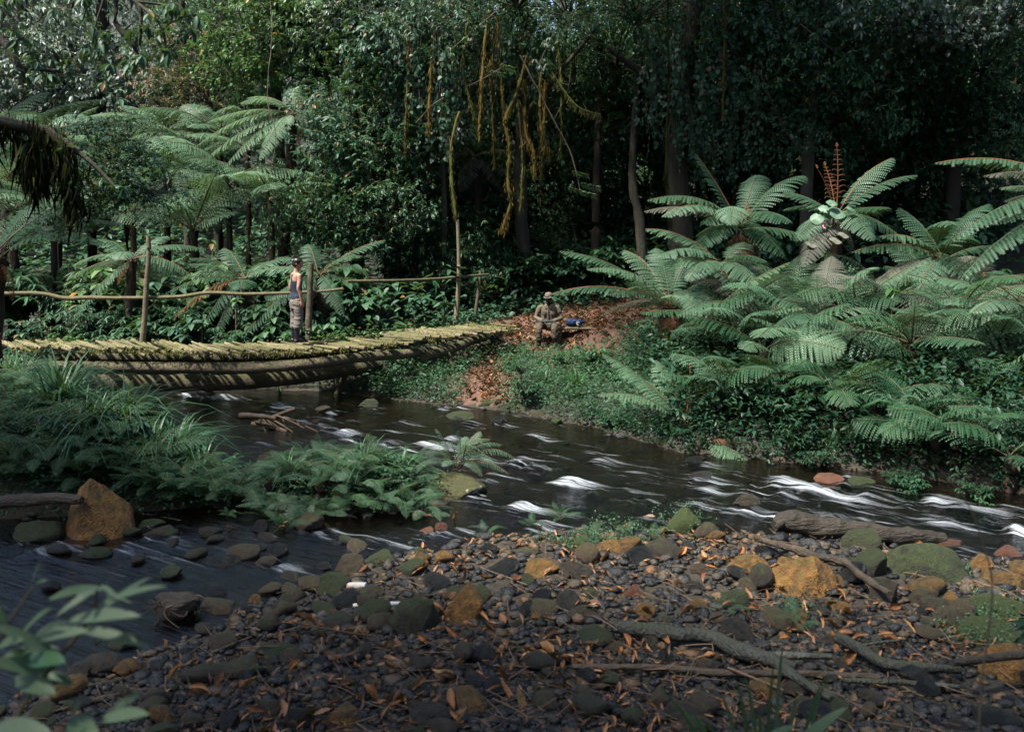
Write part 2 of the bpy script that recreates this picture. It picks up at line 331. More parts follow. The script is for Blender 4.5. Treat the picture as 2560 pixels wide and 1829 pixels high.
# ------------------------------------------------------------------ the ground: one sheet with river bed, banks, island and hillside
FX = [-60, -30, -16, -10, -6.7, -3.5, -1.4, .15, 1.5, 2.6, 4.2, 5.7, 6.7, 9, 14, 30, 60]
FY = [36, 30, 25, 22.6, 21.4, 20.6, 19.3, 18.5, 17.1, 15.4, 14.7, 13.9, 13.0, 11.8, 9.5, 4, -6]
def shore_far(x): return np.interp(x, FX, FY)
BXs = [-60, -12, -6, -3.8, -3.4, -2.95, -2.5, -1.9, -1.0, -.13, .6, 2.0, 3.0, 4.0, 5.5, 9, 14, 30, 60]
BYs = [-4, 2, 5.6, 7.2, 7.8, 8.3, 9.0, 9.75, 10.6, 11.3, 11.6, 11.6, 11.2, 10.9, 10.3, 8.6, 6.5, 1, -12]
def shore_bar(x): return np.interp(x, BXs, BYs)
def left_edge(y): return np.interp(y, [0, 12.3, 14, 16, 18, 20, 22, 26, 40], [-3.6, -3.6, -4.5, -6.2, -8.2, -9.4, -11.5, -18, -50])
def height(x, y, rough=True):
    x = np.asarray(x, float); y = np.asarray(y, float)
    bed = -.26
    s = y - shore_far(x)
    right = np.clip((x - 2.2) / 1.5, 0, 1); leftw = np.clip((-x - 3) / 3, 0, 1)
    amp = lerp(lerp(.5, 1.0, right), .75, leftw)
    hf = amp * (1 - np.exp(-np.maximum(s, 0) / 1.3)) + np.clip((s - 5.6) / 1.6, 0, 1) * lerp(.55, .15, right) + .13 * np.maximum(s - 7.5, 0) + .10 * np.maximum(s - 16, 0) + leftw * .10 * np.maximum(s - 9, 0)
    hf = np.where(s < 0, np.maximum(s * .22, bed), hf)
    hf = hf + .6 * np.exp(-((x + 1.0) ** 2 + (y - 23.7) ** 2) / (2 * 1.0 ** 2)) * (s > 0)
    s1 = y - 12.25 - .25 * np.sin(x * 1.3); s2 = left_edge(y) - x; sl = np.minimum(s1, s2)
    hl = np.where(sl > 0, .75 * (1 - np.exp(-np.maximum(sl, 0) / .9)) + .03 * np.maximum(sl, 0), np.maximum(sl * .3, bed))
    r2 = ((x + 2.15) / 1.25) ** 2 + ((y - 12.95) / .8) ** 2
    hi = np.where(r2 < 1, .32 * (1 - r2), np.maximum((1 - np.sqrt(r2)) * .3, bed))
    sb = shore_bar(x) - y
    hb = np.where(sb > 0, .13 * (1 - np.exp(-np.maximum(sb, 0) / 1.6)) + .015 * sb, np.maximum(sb * .13, bed)) + .30 * np.maximum(6.0 - y, 0) ** 1.15
    h = np.maximum(np.maximum(hf, hl), np.maximum(hi, hb))
    if rough:
        p = np.stack([x, y, 0 * x], -1).reshape(-1, 3); h = h + (.05 * fbm(p * 1.1, 3, 3) + .02 * vnoise(p * 5, 9)).reshape(x.shape)
    return h
def H(x, y): return float(height(np.array([x]), np.array([y]))[0])
def G(px, py, dmin=4., dmax=40., lift=0.):            # where the ray through a photo pixel meets the ground or the water
    d = np.linspace(dmin, dmax, 1500); x = (px - CX) / FPX * d; z = CZ - (py - HY) / FPX * d
    hh = np.maximum(height(x, d), 0) + lift; k = np.argmax(z <= hh)
    return np.array([x[k], d[k], hh[k]])

def axis_grid(lo, a, b, hi, fine, growth=1.35):
    m = list(np.arange(a, b, fine)); st = fine; v = b
    while v < hi: m.append(v); st *= growth; v += st
    m.append(hi); st = fine; v = a - fine
    while v > lo: m.insert(0, v); st *= growth; v -= st
    m.insert(0, lo); return np.array(m)
gx = axis_grid(-120, -13, 13, 120, .13); gy = axis_grid(-60, 1, 28, 160, .13)
XX, YY = np.meshgrid(gx, gy); ZZ = height(XX, YY)
mb = MB(); nx, ny = len(gx), len(gy)
i = np.arange(ny - 1)[:, None] * nx + np.arange(nx - 1)[None]
F = np.stack([i, i + 1, i + nx + 1, i + nx], -1).reshape(-1, 4)
pv = np.stack([XX, YY, ZZ], -1).reshape(-1, 3)
# what the ground is made of (0 wet river bed and gravel, .5 dark humus, 1 red leaf litter and earth)
sfar = pv[:, 1] - shore_far(pv[:, 0]); zone = np.where(pv[:, 2] < .16, 0.05, .5)
lit = np.exp(-(((pv[:, 0] - 1.6) / 3.2) ** 2 + ((pv[:, 1] - 24.6) / 2.6) ** 2)); earth = np.exp(-(((pv[:, 0] + .6) / .55) ** 2 + ((pv[:, 1] - 20.0) / 1.3) ** 2)); zone = np.where((pv[:, 2] >= .03) & (sfar > -.3), .5, zone)
zone = np.where(sfar > .1, np.clip(.5 + .75 * np.maximum(lit, earth), 0, 1), zone)
mb.add(pv, F, 0, zone)
m_, nt, out = newmat('ground_soil'); t = attr(nt, 'tint'); geo = nd(nt, 'ShaderNodeNewGeometry').outputs['Position']
n1 = noise(nt, 3, 6, .7, geo); n2 = noise(nt, 22, 5, .7, geo); n3 = noise(nt, 60, 3, .7, geo)
bedc = ramp(nt, n2, [(.3, (.006, .005, .003)), (.5, (.020, .015, .008)), (.7, (.065, .042, .017))])
hum = ramp(nt, n2, [(.3, (.006, .007, .004)), (.7, (.024, .024, .012))])
ear = ramp(nt, mth(nt, 'ADD', mth(nt, 'MULTIPLY', n3, .6), mth(nt, 'MULTIPLY', n2, .5)), [(.35, (.035, .019, .012)), (.6, (.11, .055, .033)), (.75, (.20, .105, .065))])
tt = mth(nt, 'ADD', t, mth(nt, 'MULTIPLY', mth(nt, 'SUBTRACT', n1, .5), .5))
c = mix(nt, ramp(nt, tt, [(.25, (0, 0, 0)), (.4, (1, 1, 1))]), bedc, hum); c = mix(nt, ramp(nt, tt, [(.62, (0, 0, 0)), (.8, (1, 1, 1))]), c, ear)
bs = nd(nt, 'ShaderNodeBsdfPrincipled', {'Base Color': c, 'Roughness': .8}); bp = nd(nt, 'ShaderNodeBump', {'Strength': .8, 'Distance': .04, 'Height': n2}); nt.links.new(bp.outputs[0], bs.inputs['Normal']); nt.links.new(bs.outputs[0], out.inputs[0])
tagd(obj('ground', mb.mesh('ground', m_)), 'forest floor with stream bed, banks and gravel bar', 'ground', kind='structure')

# ------------------------------------------------------------------ stones
def ico(sub):
    bm = bmesh.new(); bmesh.ops.create_icosphere(bm, subdivisions=sub, radius=1); v = np.array([a.co[:] for a in bm.verts]); f = np.array([[a.index for a in b.verts] for b in bm.faces]); bm.free(); return v, f
ICO3 = ico(4); ICO2 = ico(2); ICO1 = ico(1)
def rock_verts(base, seed, cuts=9, amt=.12, lo=.62, hi=.95):
    r = np.random.default_rng(seed); v = base.copy()
    for k in range(cuts):
        n = nrm(r.normal(0, 1, 3)); d = r.uniform(lo, hi); s = v @ n - d; v = v - np.maximum(s, 0)[:, None] * n * .88
    v = v * (1 + amt * fbm(v * 1.4 + seed, seed, 3) + amt * .38 * fbm(v * 5 + seed, seed + 5, 2))[:, None]
    return v / np.abs(v).max(0)
ROCKV = [rock_verts(ICO3[0], 40 + k, 17, .13, .52, .92) for k in range(8)]
PYR = []                                              # a blunt pyramid, and a tall leaning one
for k, sk in ((0, .25), (1, -.15)):
    v = ICO3[0].copy()
    for n, d in (((.75, -.35, .62), .52), ((-.72, -.45, .50), .50), ((0, .8, .6), .6), ((.1, -.93, .25), .62), ((.95, .1, .1), .85), ((-.95, .0, .1), .85)):
        n = nrm(np.array(n)); s = v @ n - d; v = v - np.maximum(s, 0)[:, None] * n * .93
    v[:, 0] += sk * v[:, 2]; v *= (1 + .09 * fbm(v * 2.2 + k, 90 + k, 3) + .035 * fbm(v * 7 + k, 95 + k, 2))[:, None]; v -= (v.max(0) + v.min(0)) / 2; PYR.append(v / np.abs(v).max(0))
def rock_obj(name, var, mat_, c, sx, sy, sz, rz=0., label=None, group=None, tilt=0., cat='rock'):
    me = None; key = ('rock', var if isinstance(var, str) else int(var), mat_.name)
    if key not in MESH:
        mb = MB(); mb.add(PYR[int(var[1])] if isinstance(var, str) else ROCKV[var % 8], ICO3[1], 0, .5); MESH[key] = mb.mesh(name, mat_)
    o = obj(name, MESH[key], None, c); o.scale = (sx, sy, sz); o.rotation_euler = (tilt, tilt * .5, rz); return tagd(o, label, cat, group)
MESH = {}
M = {'o': ROCK_O, 'b': ROCK_B, 'm': ROCK_M, 'd': ROCK_D, 'g': ROCK_G, 'r': ROCK_R, 'w': ROCK_W}
rocks = [  # x0, x1, top, base in photo pixels, mesh, material, name, label
 (163, 337, 1200, 1368, 'p1', 'o', 'boulder', 'large tall ochre boulder at the edge of the side channel'),
 (28, 160, 1290, 1362, 2, 'm', 'boulder', 'low moss-covered boulder under the dark log beside the tall ochre boulder'),
 (343, 412, 1300, 1322, 3, 'm', 'rock', 'flat mossy rock at the waterline behind another, right of tall ochre boulder'),
 (350, 457, 1318, 1347, 4, 'd', 'rock', 'flat wet dark rock in the channel right of the tall ochre boulder'),
 (733, 817, 1284, 1330, 1, 'b', 'rock', 'rounded brown rock behind the small fern in the channel'),
 (630, 672, 1300, 1338, 5, 'd', 'rock', 'small dark angular rock with pointed top in the channel'),
 (680, 730, 1273, 1292, 0, 'r', 'rock', 'small split reddish rock at the foot of the fern island'),
 (515, 607, 1388, 1428, 6, 'd', 'rock', 'long grey-brown rock alone in the middle of the side channel'),
 (640, 712, 1388, 1418, 7, 'b', 'rock', 'brown rock with dead leaves in the side channel'),
 (828, 916, 1386, 1452, 5, 'b', 'rock', 'upright brown rock with mossy right side in shallow water'),
 (898, 996, 1376, 1424, 0, 'm', 'rock', 'green mossy rock touching the upright brown rock'),
 (1000, 1077, 1398, 1447, 1, 'm', 'rock', 'dark green rounded rock beside the pale dead leaves'),
 (783, 882, 1436, 1500, 3, 'm', 'rock', 'lumpy green-brown mossy rock at the pool edge'),
 (888, 962, 1456, 1504, 2, 'b', 'rock', 'brown rock beside the white driftwood splinters'),
 (1108, 1217, 1463, 1568, 4, 'o', 'rock', 'egg-shaped ochre rock standing upright on the gravel bar'),
 (975, 1122, 1488, 1600, 7, 'm', 'boulder', 'broad dark boulder with grey-green moss leaning on the egg-shaped ochre rock'),
 (493, 592, 1488, 1543, 2, 'b', 'rock', 'rounded brown rock with mossy cap beside the root clump'),
 (495, 573, 1466, 1500, 6, 'd', 'rock', 'black wet rock behind the brown mossy-capped rock'),
 (668, 746, 1488, 1534, 0, 'b', 'rock', 'tan-brown rock at the edge of the green pool'),
 (614, 654, 1486, 1516, 5, 'o', 'rock', 'small ochre stone with dead leaves near the green pool'),
 (273, 354, 1586, 1630, 1, 'm', 'rock', 'moss-topped rock at the water edge of the gravel bar'),
 (1300, 1402, 1402, 1452, 3, 'o', 'rock', 'wide low ochre rock on the upper gravel bar'),
 (1488, 1572, 1350, 1392, 6, 'o', 'rock', 'brown-ochre rock beside the flat moss patch'),
 (1598, 1658, 1362, 1398, 2, 'o', 'rock', 'small round ochre rock below the bright moss mound'),
 (1652, 1768, 1273, 1352, 0, 'g', 'boulder', 'boulder wholly covered in bright green moss at the river edge'),
 (1400, 1500, 1342, 1385, 4, 'g', 'rock', 'flat rock under pale green moss on the upper gravel bar'),
 (1280, 1370, 1368, 1396, 7, 'b', 'rock', 'flat brown rock at the river edge beside the moss patch'),
 (1790, 1925, 1392, 1446, 5, 'o', 'rock', 'broad flat-topped ochre rock left of the pyramid boulder'),
 (1908, 2098, 1390, 1508, 'p0', 'o', 'boulder', 'large pyramid-shaped ochre boulder on the gravel bar'),
 (2138, 2228, 1372, 1454, 1, 'm', 'rock', 'rounded olive rock between the pyramid boulder and the mossy block'),
 (2205, 2425, 1362, 1474, 6, 'm', 'boulder', 'big dark moss-topped block under the end of the drift log'),
 (2163, 2252, 1448, 1525, 3, 'b', 'rock', 'olive-brown rock with splintered stick resting on it'),
 (2420, 2484, 1386, 1432, 4, 'o', 'rock', 'ochre rock behind the weathered ochre one at the frame edge'),
 (2452, 2565, 1416, 1486, 2, 'o', 'boulder', 'weathered rusty-ochre boulder at the frame edge'),
 (2265, 2362, 1464, 1524, 7, 'b', 'rock', 'brown rock in front of the dark moss-topped block'),
 (2340, 2407, 1476, 1532, 0, 'o', 'rock', 'small ochre rock in front of the dark moss-topped block'),
 (2318, 2424, 1522, 1584, 5, 'b', 'rock', 'long brown rock beside the mossy slabs'),
 (2398, 2575, 1496, 1566, 3, 'g', 'boulder', 'flat slab covered in green moss at the frame edge'),
 (2385, 2570, 1556, 1626, 1, 'g', 'boulder', 'lower of two flat moss-covered slabs at the frame edge'),
 (2455, 2600, 1612, 1722, 6, 'o', 'boulder', 'bulky ochre-and-moss boulder with a dark stick against it'),
 (2058, 2127, 1493, 1538, 2, 'o', 'rock', 'ochre rock in front of the pyramid boulder'),
 (1552, 1612, 1462, 1504, 0, 'r', 'rock', 'round dark red stone in the middle of the gravel bar'),
 (1328, 1388, 1472, 1524, 1, 'd', 'rock', 'dark grey-green stone left of a taller one on the gravel bar'),
 (1370, 1453, 1478, 1536, 5, 'd', 'rock', 'taller grey-green pointed stone in the middle of the gravel bar'),
 (788, 917, 1762, 1838, 4, 'o', 'rock', 'ochre-topped mossy rock at the bottom edge'),
 (713, 787, 1758, 1834, 2, 'd', 'rock', 'smooth dark rock left of the ochre-topped rock at the bottom edge'),
 (630, 716, 1752, 1806, 6, 'b', 'rock', 'brown-grey rock among leaves near the bottom edge'),
 (450, 532, 1778, 1840, 7, 'b', 'rock', 'dark brown slanted rock at the bottom edge'),
 (543, 602, 1776, 1840, 3, 'd', 'rock', 'dark upright rock between two brown ones at the bottom edge'),
 (1608, 1683, 1722, 1780, 0, 'b', 'rock', 'round grey-brown rock beside the near grass tuft'),
 (635, 755, 1617, 1652, 6, 'm', 'rock', 'flat dark green slab among dead leaves on the gravel bar'),
 (1035, 1217, 1192, 1258, 3, 'w', 'boulder', 'mossy boulder with a white lichen patch at the island tip'),
 (1085, 1122, 1300, 1332, 2, 'r', 'rock', 'round rust-red rock in the water below the island'),
 (1048, 1090, 1316, 1334, 4, 'r', 'rock', 'flat rust-red rock just left of the round one'),
 (1826, 1900, 1236, 1270, 5, 'd', 'rock', 'wet dark rock breaking the rapids'),
 (2030, 2125, 1188, 1210, 1, 'r', 'rock', 'reddish wet rock at the head of the largest rapid'),
 (1720, 1792, 1178, 1202, 6, 'd', 'rock', 'low wet rock with water pouring over it in mid-river'),
 (2330, 2420, 1346, 1372, 7, 'r', 'rock', 'flat rust-brown rock in the shallows by the drift log end'),
 (2475, 2562, 1366, 1404, 0, 'r', 'rock', 'purple-red wet rock in the shallows at the frame edge'),
 (1298, 1330, 1146, 1168, 2, 'd', 'rock', 'small black rock in the current beside the island fern'),
 (1103, 1150, 978, 1002, 1, 'b', 'rock', 'rounded brown rock below the eroded earth bank, uppermost'),
 (1112, 1153, 997, 1018, 3, 'b', 'rock', 'smooth brown rock at the waterline below the eroded bank'),
 (1194, 1238, 998, 1022, 0, 'g', 'rock', 'round mossy rock below the eroded earth bank'),
 (1248, 1315, 1000, 1034, 4, 'm', 'rock', 'larger mossy rock beside a stick below the leafy bank'),
 (893, 947, 998, 1022, 5, 'm', 'rock', 'mossy rock alone in the water under the bridge end'),
 (1108, 1190, 1028, 1054, 6, 'm', 'rock', 'flat moss-topped rock in mid-stream before the eroded bank'),
 (1230, 1274, 1040, 1060, 7, 'd', 'rock', 'low dark rock beside the flat moss-topped rock in mid-stream'),
 (1328, 1385, 1026, 1048, 2, 'b', 'rock', 'brown rock at the foot of the leafy bank'),
 (1378, 1408, 1044, 1062, 1, 'g', 'rock', 'small green mossy rock at the foot of the leafy bank'),
 (1080, 1112, 1002, 1020, 0, 'm', 'rock', 'half-mossy rock left of the brown ones below the eroded bank'),
 (1442, 1470, 1052, 1068, 3, 'b', 'rock', 'small brown rock at the waterline below the arching fern'),
 (1510, 1560, 1066, 1086, 4, 'm', 'rock', 'mossy rock at the waterline below the low tree fern'),
 (500, 536, 972, 994, 5, 'm', 'rock', 'dark mossy rock in white water below the bridge'),
 (476, 502, 980, 993, 6, 'd', 'rock', 'small dark rock left of the mossy one below the bridge'),
 (330, 375, 988, 1004, 7, 'g', 'rock', 'low green rock in the stream behind the grass'),
 (640, 690, 1130, 1165, 2, 'b', 'rock', 'brown rock with twigs between left bank and island'),
 (790, 830, 1015, 1030, 1, 'd', 'rock', 'small dark rock in the stream beyond the twig pile'),
 (940, 985, 1208, 1228, 0, 'b', 'rock', 'brown stone half hidden in ferns on the island'),
 (1705, 1770, 1142, 1160, 3, 'd', 'rock', 'dark rock at the foot of the shaded fern bank'),
 (2100, 2190, 1195, 1216, 5, 'm', 'rock', 'mossy rock against the far bank behind the largest rapid'),
]
rock_xy = []
for k, (x0, x1, yt, yb, var, mk, nm, lab) in enumerate(rocks):
    g = G((x0 + x1) / 2, yb - .12 * (yb - yt) - 2); d = g[1]; sx = (x1 - x0) / 2 / FPX * d * 1.04; dp = (x1 - x0) * .42 / FPX * d; d += dp * .8
    sz = max((yb - yt) / FPX * d, .06) * .5; z = CZ - (yt - HY) / FPX * d - sz * .9
    c = (((x0 + x1) / 2 - CX) / FPX * d, d, z); szz = max(sz * 1.0, (z - (max(height(np.array([c[0]]), np.array([d]))[0], -.2) - .03)) if True else sz)
    sz2 = sz * 1.25; zc = CZ - (yt - HY) / FPX * d - sz2 * .95
    rock_obj(nm, var, M[mk], (c[0], d, zc), sx, dp, sz2, 0 if isinstance(var, str) else (k * 1.7 % .6 - .3), lab, tilt=0 if isinstance(var, str) else ((k * .37) % .3 - .15), cat='boulder' if nm == 'boulder' else 'rock')
    rock_xy.append((c[0], d, max(sx, dp)))
rock_xy = np.array(rock_xy)

# ------------------------------------------------------------------ the river
FLOW = nrm(np.array([.85, -.53])); CRS = np.array([-FLOW[1], FLOW[0]])
foam_spots = [(560, 992, 110, 1), (470, 985, 60, .8), (690, 1012, 70, .9), (640, 1040, 60, .7), (860, 1082, 70, 1), (1065, 1112, 120, 1), (1130, 1095, 60, .7), (1330, 1092, 120, .8), (1010, 1057, 90, .6),
              (1420, 1205, 120, 1), (1500, 1152, 90, .7), (1760, 1192, 120, .7), (1960, 1208, 120, .9), (2030, 1228, 230, 1), (2180, 1240, 120, .7), (2340, 1254, 120, 1), (2420, 1272, 150, .8), (2545, 1330, 70, 1), (1300, 1268, 110, 1), (1345, 1318, 90, .8), (1150, 1330, 120, .45),
              (930, 1345, 160, .45), (1220, 1150, 110, .6), (1290, 1160, 60, .7), (90, 1382, 60, .8), (400, 1345, 160, .25), (1700, 1240, 160, .3), (1850, 1275, 200, .35), (2250, 1300, 160, .35), (1180, 1240, 70, .6), (745, 1140, 120, .5), (650, 1110, 90, .5), (2120, 1192, 60, .6), (1590, 1180, 120, .45), (1100, 1160, 120, .4), (1000, 1130, 120, .35), (1400, 1140, 120, .4), (800, 1050, 120, .35), (980, 1080, 110, .4), (560, 1370, 160, .25), (250, 1420, 160, .2), (1620, 1300, 160, .35), (2050, 1310, 150, .3), (2450, 1310, 120, .35), (1880, 1240, 120, .5)]
for (x0, x1, yt, yb, var, mk, nm, lab) in rocks:     # water breaks round every stone that stands in it
    g = G((x0 + x1) / 2, yb)
    if height(np.array([g[0]]), np.array([g[1] - .1]), False)[0] < -.02 and yb < 1420:
        foam_spots += [((x0 + x1) / 2 + (x1 - x0) * .35, yb + 2, (x1 - x0) * 1.0, .5), (x0 + (x1 - x0) * .15, yb - 1, (x1 - x0) * .4, .4)]
for k in range(150):
    px_ = rng.uniform(700, 2560); yy_ = np.interp(px_, [700, 1300, 1700, 2560], [1040, 1075, 1165, 1260]) + rng.uniform(0, 1) * np.interp(px_, [700, 1100, 2560], [60, 150, 70]); foam_spots.append((px_, yy_, rng.uniform(40, 130), rng.uniform(.2, .62)))
wx = axis_grid(-60, -11, 9, 40, .07, 1.3); wy = axis_grid(2, 6.5, 22.5, 60, .06, 1.3)
WX, WY = np.meshgrid(wx, wy); wp = np.stack([WX, WY], -1).reshape(-1, 2); fo = np.zeros(len(wp)); hz = np.zeros(len(wp))
for (px, py, L, a) in foam_spots:
    d = CZ * FPX / (py - HY); c = np.array([(px - CX) / FPX * d, d]); q = wp - c; u = q @ FLOW; v = q @ CRS; l = L / FPX * d * .62
    wv = .13 + .13 * a
    g = np.exp(-(np.where(u < 0, u / (l * .5), u / (l * 1.6))) ** 2 - (v / wv) ** 2); fo = np.maximum(fo, a * g)
    hz += .055 * a * np.exp(-((u + l * .15) / (l * .45)) ** 2 - (v / wv) ** 2) - .03 * a * np.exp(-((u + l * .8) / (l * .5)) ** 2 - (v / .2) ** 2)
p3 = np.stack([(wp @ FLOW) * .55, (wp @ CRS) * 2.2, 0 * fo], 1); act = .35 + .65 * np.clip(fo * 2, 0, 1)
hz += (.012 * fbm(p3, 5, 3) + .006 * vnoise(p3 * 5, 8)) * act * 1.6
calm = np.clip((10.2 - wp[:, 1]) / 2, 0, 1); hz *= (1 - .6 * calm)
mb = MB(); nx, ny = len(wx), len(wy); i = np.arange(ny - 1)[:, None] * nx + np.arange(nx - 1)[None]
mb.add(np.column_stack([wp, hz]), np.stack([i, i + 1, i + nx + 1, i + nx], -1).reshape(-1, 4), 0, fo)
m_, nt, out = newmat('river_water'); t = attr(nt, 'tint'); geo = nd(nt, 'ShaderNodeNewGeometry').outputs['Position']
mp = nd(nt, 'ShaderNodeMapping', {'Vector': geo}); mp.inputs['Rotation'].default_value = (0, 0, math.atan2(-FLOW[1], FLOW[0])); mp2 = nd(nt, 'ShaderNodeVectorMath', {0: mp.outputs[0], 1: (.6, 6.0, 1.0)}, operation='MULTIPLY').outputs[0]
sA = noise(nt, 1.1, 6, .62, mp2, .6); sB = noise(nt, 3.2, 5, .65, mp2, .8)
fo1 = mth(nt, 'ADD', mth(nt, 'MULTIPLY', t, 1.05), mth(nt, 'ADD', mth(nt, 'MULTIPLY', mth(nt, 'SUBTRACT', sA, .5), 2.6), mth(nt, 'MULTIPLY', mth(nt, 'SUBTRACT', sB, .5), 1.8)))
fm = ramp(nt, mth(nt, 'SUBTRACT', fo1, .47), [(.0, (0, 0, 0)), (.45, (.18, .18, .18)), (1.0, (.75, .75, .75))])
trn = nd(nt, 'ShaderNodeBsdfTransparent', {'Color': (.33, .31, .255, 1)}); gl = nd(nt, 'ShaderNodeBsdfGlossy', {'Color': (.95, .97, 1, 1), 'Roughness': .10})
bp = nd(nt, 'ShaderNodeBump', {'Strength': .5, 'Distance': .06, 'Height': mth(nt, 'ADD', sA, mth(nt, 'MULTIPLY', sB, .5))})
nt.links.new(bp.outputs[0], gl.inputs['Normal']); fr = nd(nt, 'ShaderNodeFresnel', {'IOR': 1.38}); nt.links.new(bp.outputs[0], fr.inputs['Normal'])
ms = nd(nt, 'ShaderNodeMixShader', {0: mth(nt, 'ADD', fr.outputs[0], .015), 1: trn.outputs[0], 2: gl.outputs[0]})
df = nd(nt, 'ShaderNodeBsdfDiffuse', {'Color': (.70, .76, .82, 1)})
ms2 = nd(nt, 'ShaderNodeMixShader', {0: fm, 1: ms.outputs[0], 2: df.outputs[0]}); nt.links.new(ms2.outputs[0], out.inputs[0])
tagd(obj('river_water', mb.mesh('river_water', m_)), 'dark clear stream with silky white rapids over brown stones', 'river', kind='structure')

def bar_points(n, dmin=6.0, bias=1.0, hi=0.12, lo=-.14):
    out_ = []
    while sum(map(len, out_)) < n:
        py = 1829 + 60 - (1829 + 60 - 1320) * rng.random(n * 2); px = -60 + 2680 * rng.random(n * 2); d = CZ * FPX / (py - HY) * .975; x = (px - CX) / FPX * d
        h = height(x, d); s = shore_bar(x) - d + .35 * vnoise(np.stack([x, d, 0 * x], 1) * 1.6, 4)
        ok = (s > -.15) & (d > dmin); out_.append(np.stack([x, d, h], 1)[ok])
    return np.concatenate(out_)[:n]
def far_from_rocks(p, k=.75):
    return np.all(((p[:, None, :2] - rock_xy[None, :, :2]) ** 2).sum(2) > (k * rock_xy[None, :, 2]) ** 2, 1)

# loose stones: the largest ones singly
stv = [rock_verts(ICO2[0], 140 + k, 12, .12, .5, .92) for k in range(10)]
st_m = {}
for k in range(10):
    for mk in 'dbom':
        mb = MB(); mb.add(stv[k], ICO2[1], 0, .5); st_m[(k, mk)] = mb.mesh('stone', M[mk])
p = bar_points(520); p = p[far_from_rocks(p, 1.0)][:270]
word = {'d': 'dark slate stone', 'b': 'brown stone', 'o': 'ochre stone', 'm': 'mossy green stone'}
for k, c in enumerate(p):
    rightness = np.clip((c[0] + .5) / 4, 0, 1) * np.clip((c[1] - 7.5) / 2, 0, 1)
    mk = rng.choice(list('dbom'), p=nrm(np.array([[.50 - .25 * rightness, .26 + .05 * rightness, .09 + .2 * rightness, .15 + .08 * rightness]]) ** 1)[0] / nrm(np.array([[.50 - .25 * rightness, .26 + .05 * rightness, .09 + .2 * rightness, .15 + .08 * rightness]]))[0].sum())
    s = (.055 + .12 * rng.random() ** 1.8) * (1.0 + .25 * rightness) * (c[1] / 9.5) ** .5; sz = s * rng.uniform(.45, .75)
    o = obj('stone', st_m[(k % 10, mk)], None, (c[0], c[1], c[2] + sz * .55)); o.scale = (s * rng.uniform(.8, 1.3), s * rng.uniform(.7, 1.0), sz); o.rotation_euler = (rng.normal(0, .2), rng.normal(0, .2), rng.random() * 6.28)
    px = CX + c[0] / c[1] * FPX; py = HY + (CZ - c[2]) / c[1] * FPX
    where = ('left' if px < 900 else 'middle' if px < 1700 else 'right') + (' upper' if py < 1500 else ' lower')
    where = {'left upper': 'in the shallows beside the side channel', 'left lower': 'on the leaf-strewn bar below the side channel', 'middle upper': 'on the upper bar near the flat moss patch', 'middle lower': 'on the bar below the egg-shaped ochre rock', 'right upper': 'on the bar around the pyramid boulder', 'right lower': 'on the bar around the fallen grey branch'}[where]
    tagd(o, 'loose ' + word[mk] + ' ' + where, 'stone', 'loose ' + word[mk] + 's ' + where)
for k in range(26):                                   # stones standing in the side channel
    px, py = rng.uniform(120, 900), rng.uniform(1318, 1500); c = G(px, py)
    if shore_bar(c[0]) - c[1] > .1: continue
    mk = 'dbmd'[k % 4]; s = rng.uniform(.07, .15); o = obj('stone', st_m[(k % 10, mk)], None, (c[0], c[1], .01 + .25 * s * rng.random())); o.scale = (s * 1.3, s * .9, s * .6); o.rotation_euler = (0, 0, rng.random() * 6.28)
    tagd(o, 'wet ' + word[mk] + ' standing in the side channel', 'stone', 'wet ' + word[mk] + 's in the side channel')
# the countless pebbles between them
pm = MB(); n = 7000; c = bar_points(n); c = c[far_from_rocks(c, .8)]
extra = []
for (xa, xb, ya, yb, k) in ((-6.5, 4, 9, 13, 700), (-6, 6, 13, 19, 420)):
    q = np.stack([rng.uniform(xa, xb, k), rng.uniform(ya, yb, k)], 1); h = height(q[:, 0], q[:, 1]); ok = h < .02; extra.append(np.column_stack([q, h])[ok])
c = np.concatenate([c] + extra); n = len(c)
pv1 = [rock_verts(ICO1[0], 300 + k, 7, .25, .5, .95) for k in range(12)]; pick = rng.integers(0, 12, n)
s = rng.uniform(.018, .055, n) * (1 + .6 * (rng.random(n) > .85)) * np.clip(c[:, 1] / 9, .75, 1.6); V = np.stack(pv1)[pick]
an = rng.random(n) * 6.283; sc3 = np.stack([s * rng.uniform(.8, 1.4, n), s * rng.uniform(.7, 1.1, n), s * rng.uniform(.4, .75, n)], 1); V = V * sc3[:, None]
V = np.stack([V[..., 0] * np.cos(an)[:, None] - V[..., 1] * np.sin(an)[:, None], V[..., 0] * np.sin(an)[:, None] + V[..., 1] * np.cos(an)[:, None], V[..., 2]], -1) + (c + np.stack([0 * s, 0 * s, s * .3], 1))[:, None]
k1 = V.shape[1]; pm.add(V.reshape(-1, 3), (ICO1[1][None] + (np.arange(n) * k1)[:, None, None]).reshape(-1, 3), 0, np.repeat(np.clip(rng.beta(1.3, 2.0, n), 0, 1), k1))
tagd(obj('pebbles', pm.mesh('pebbles', PEB)), 'small dark wet pebbles filling the gravel bar between the stones', 'pebbles', kind='stuff')

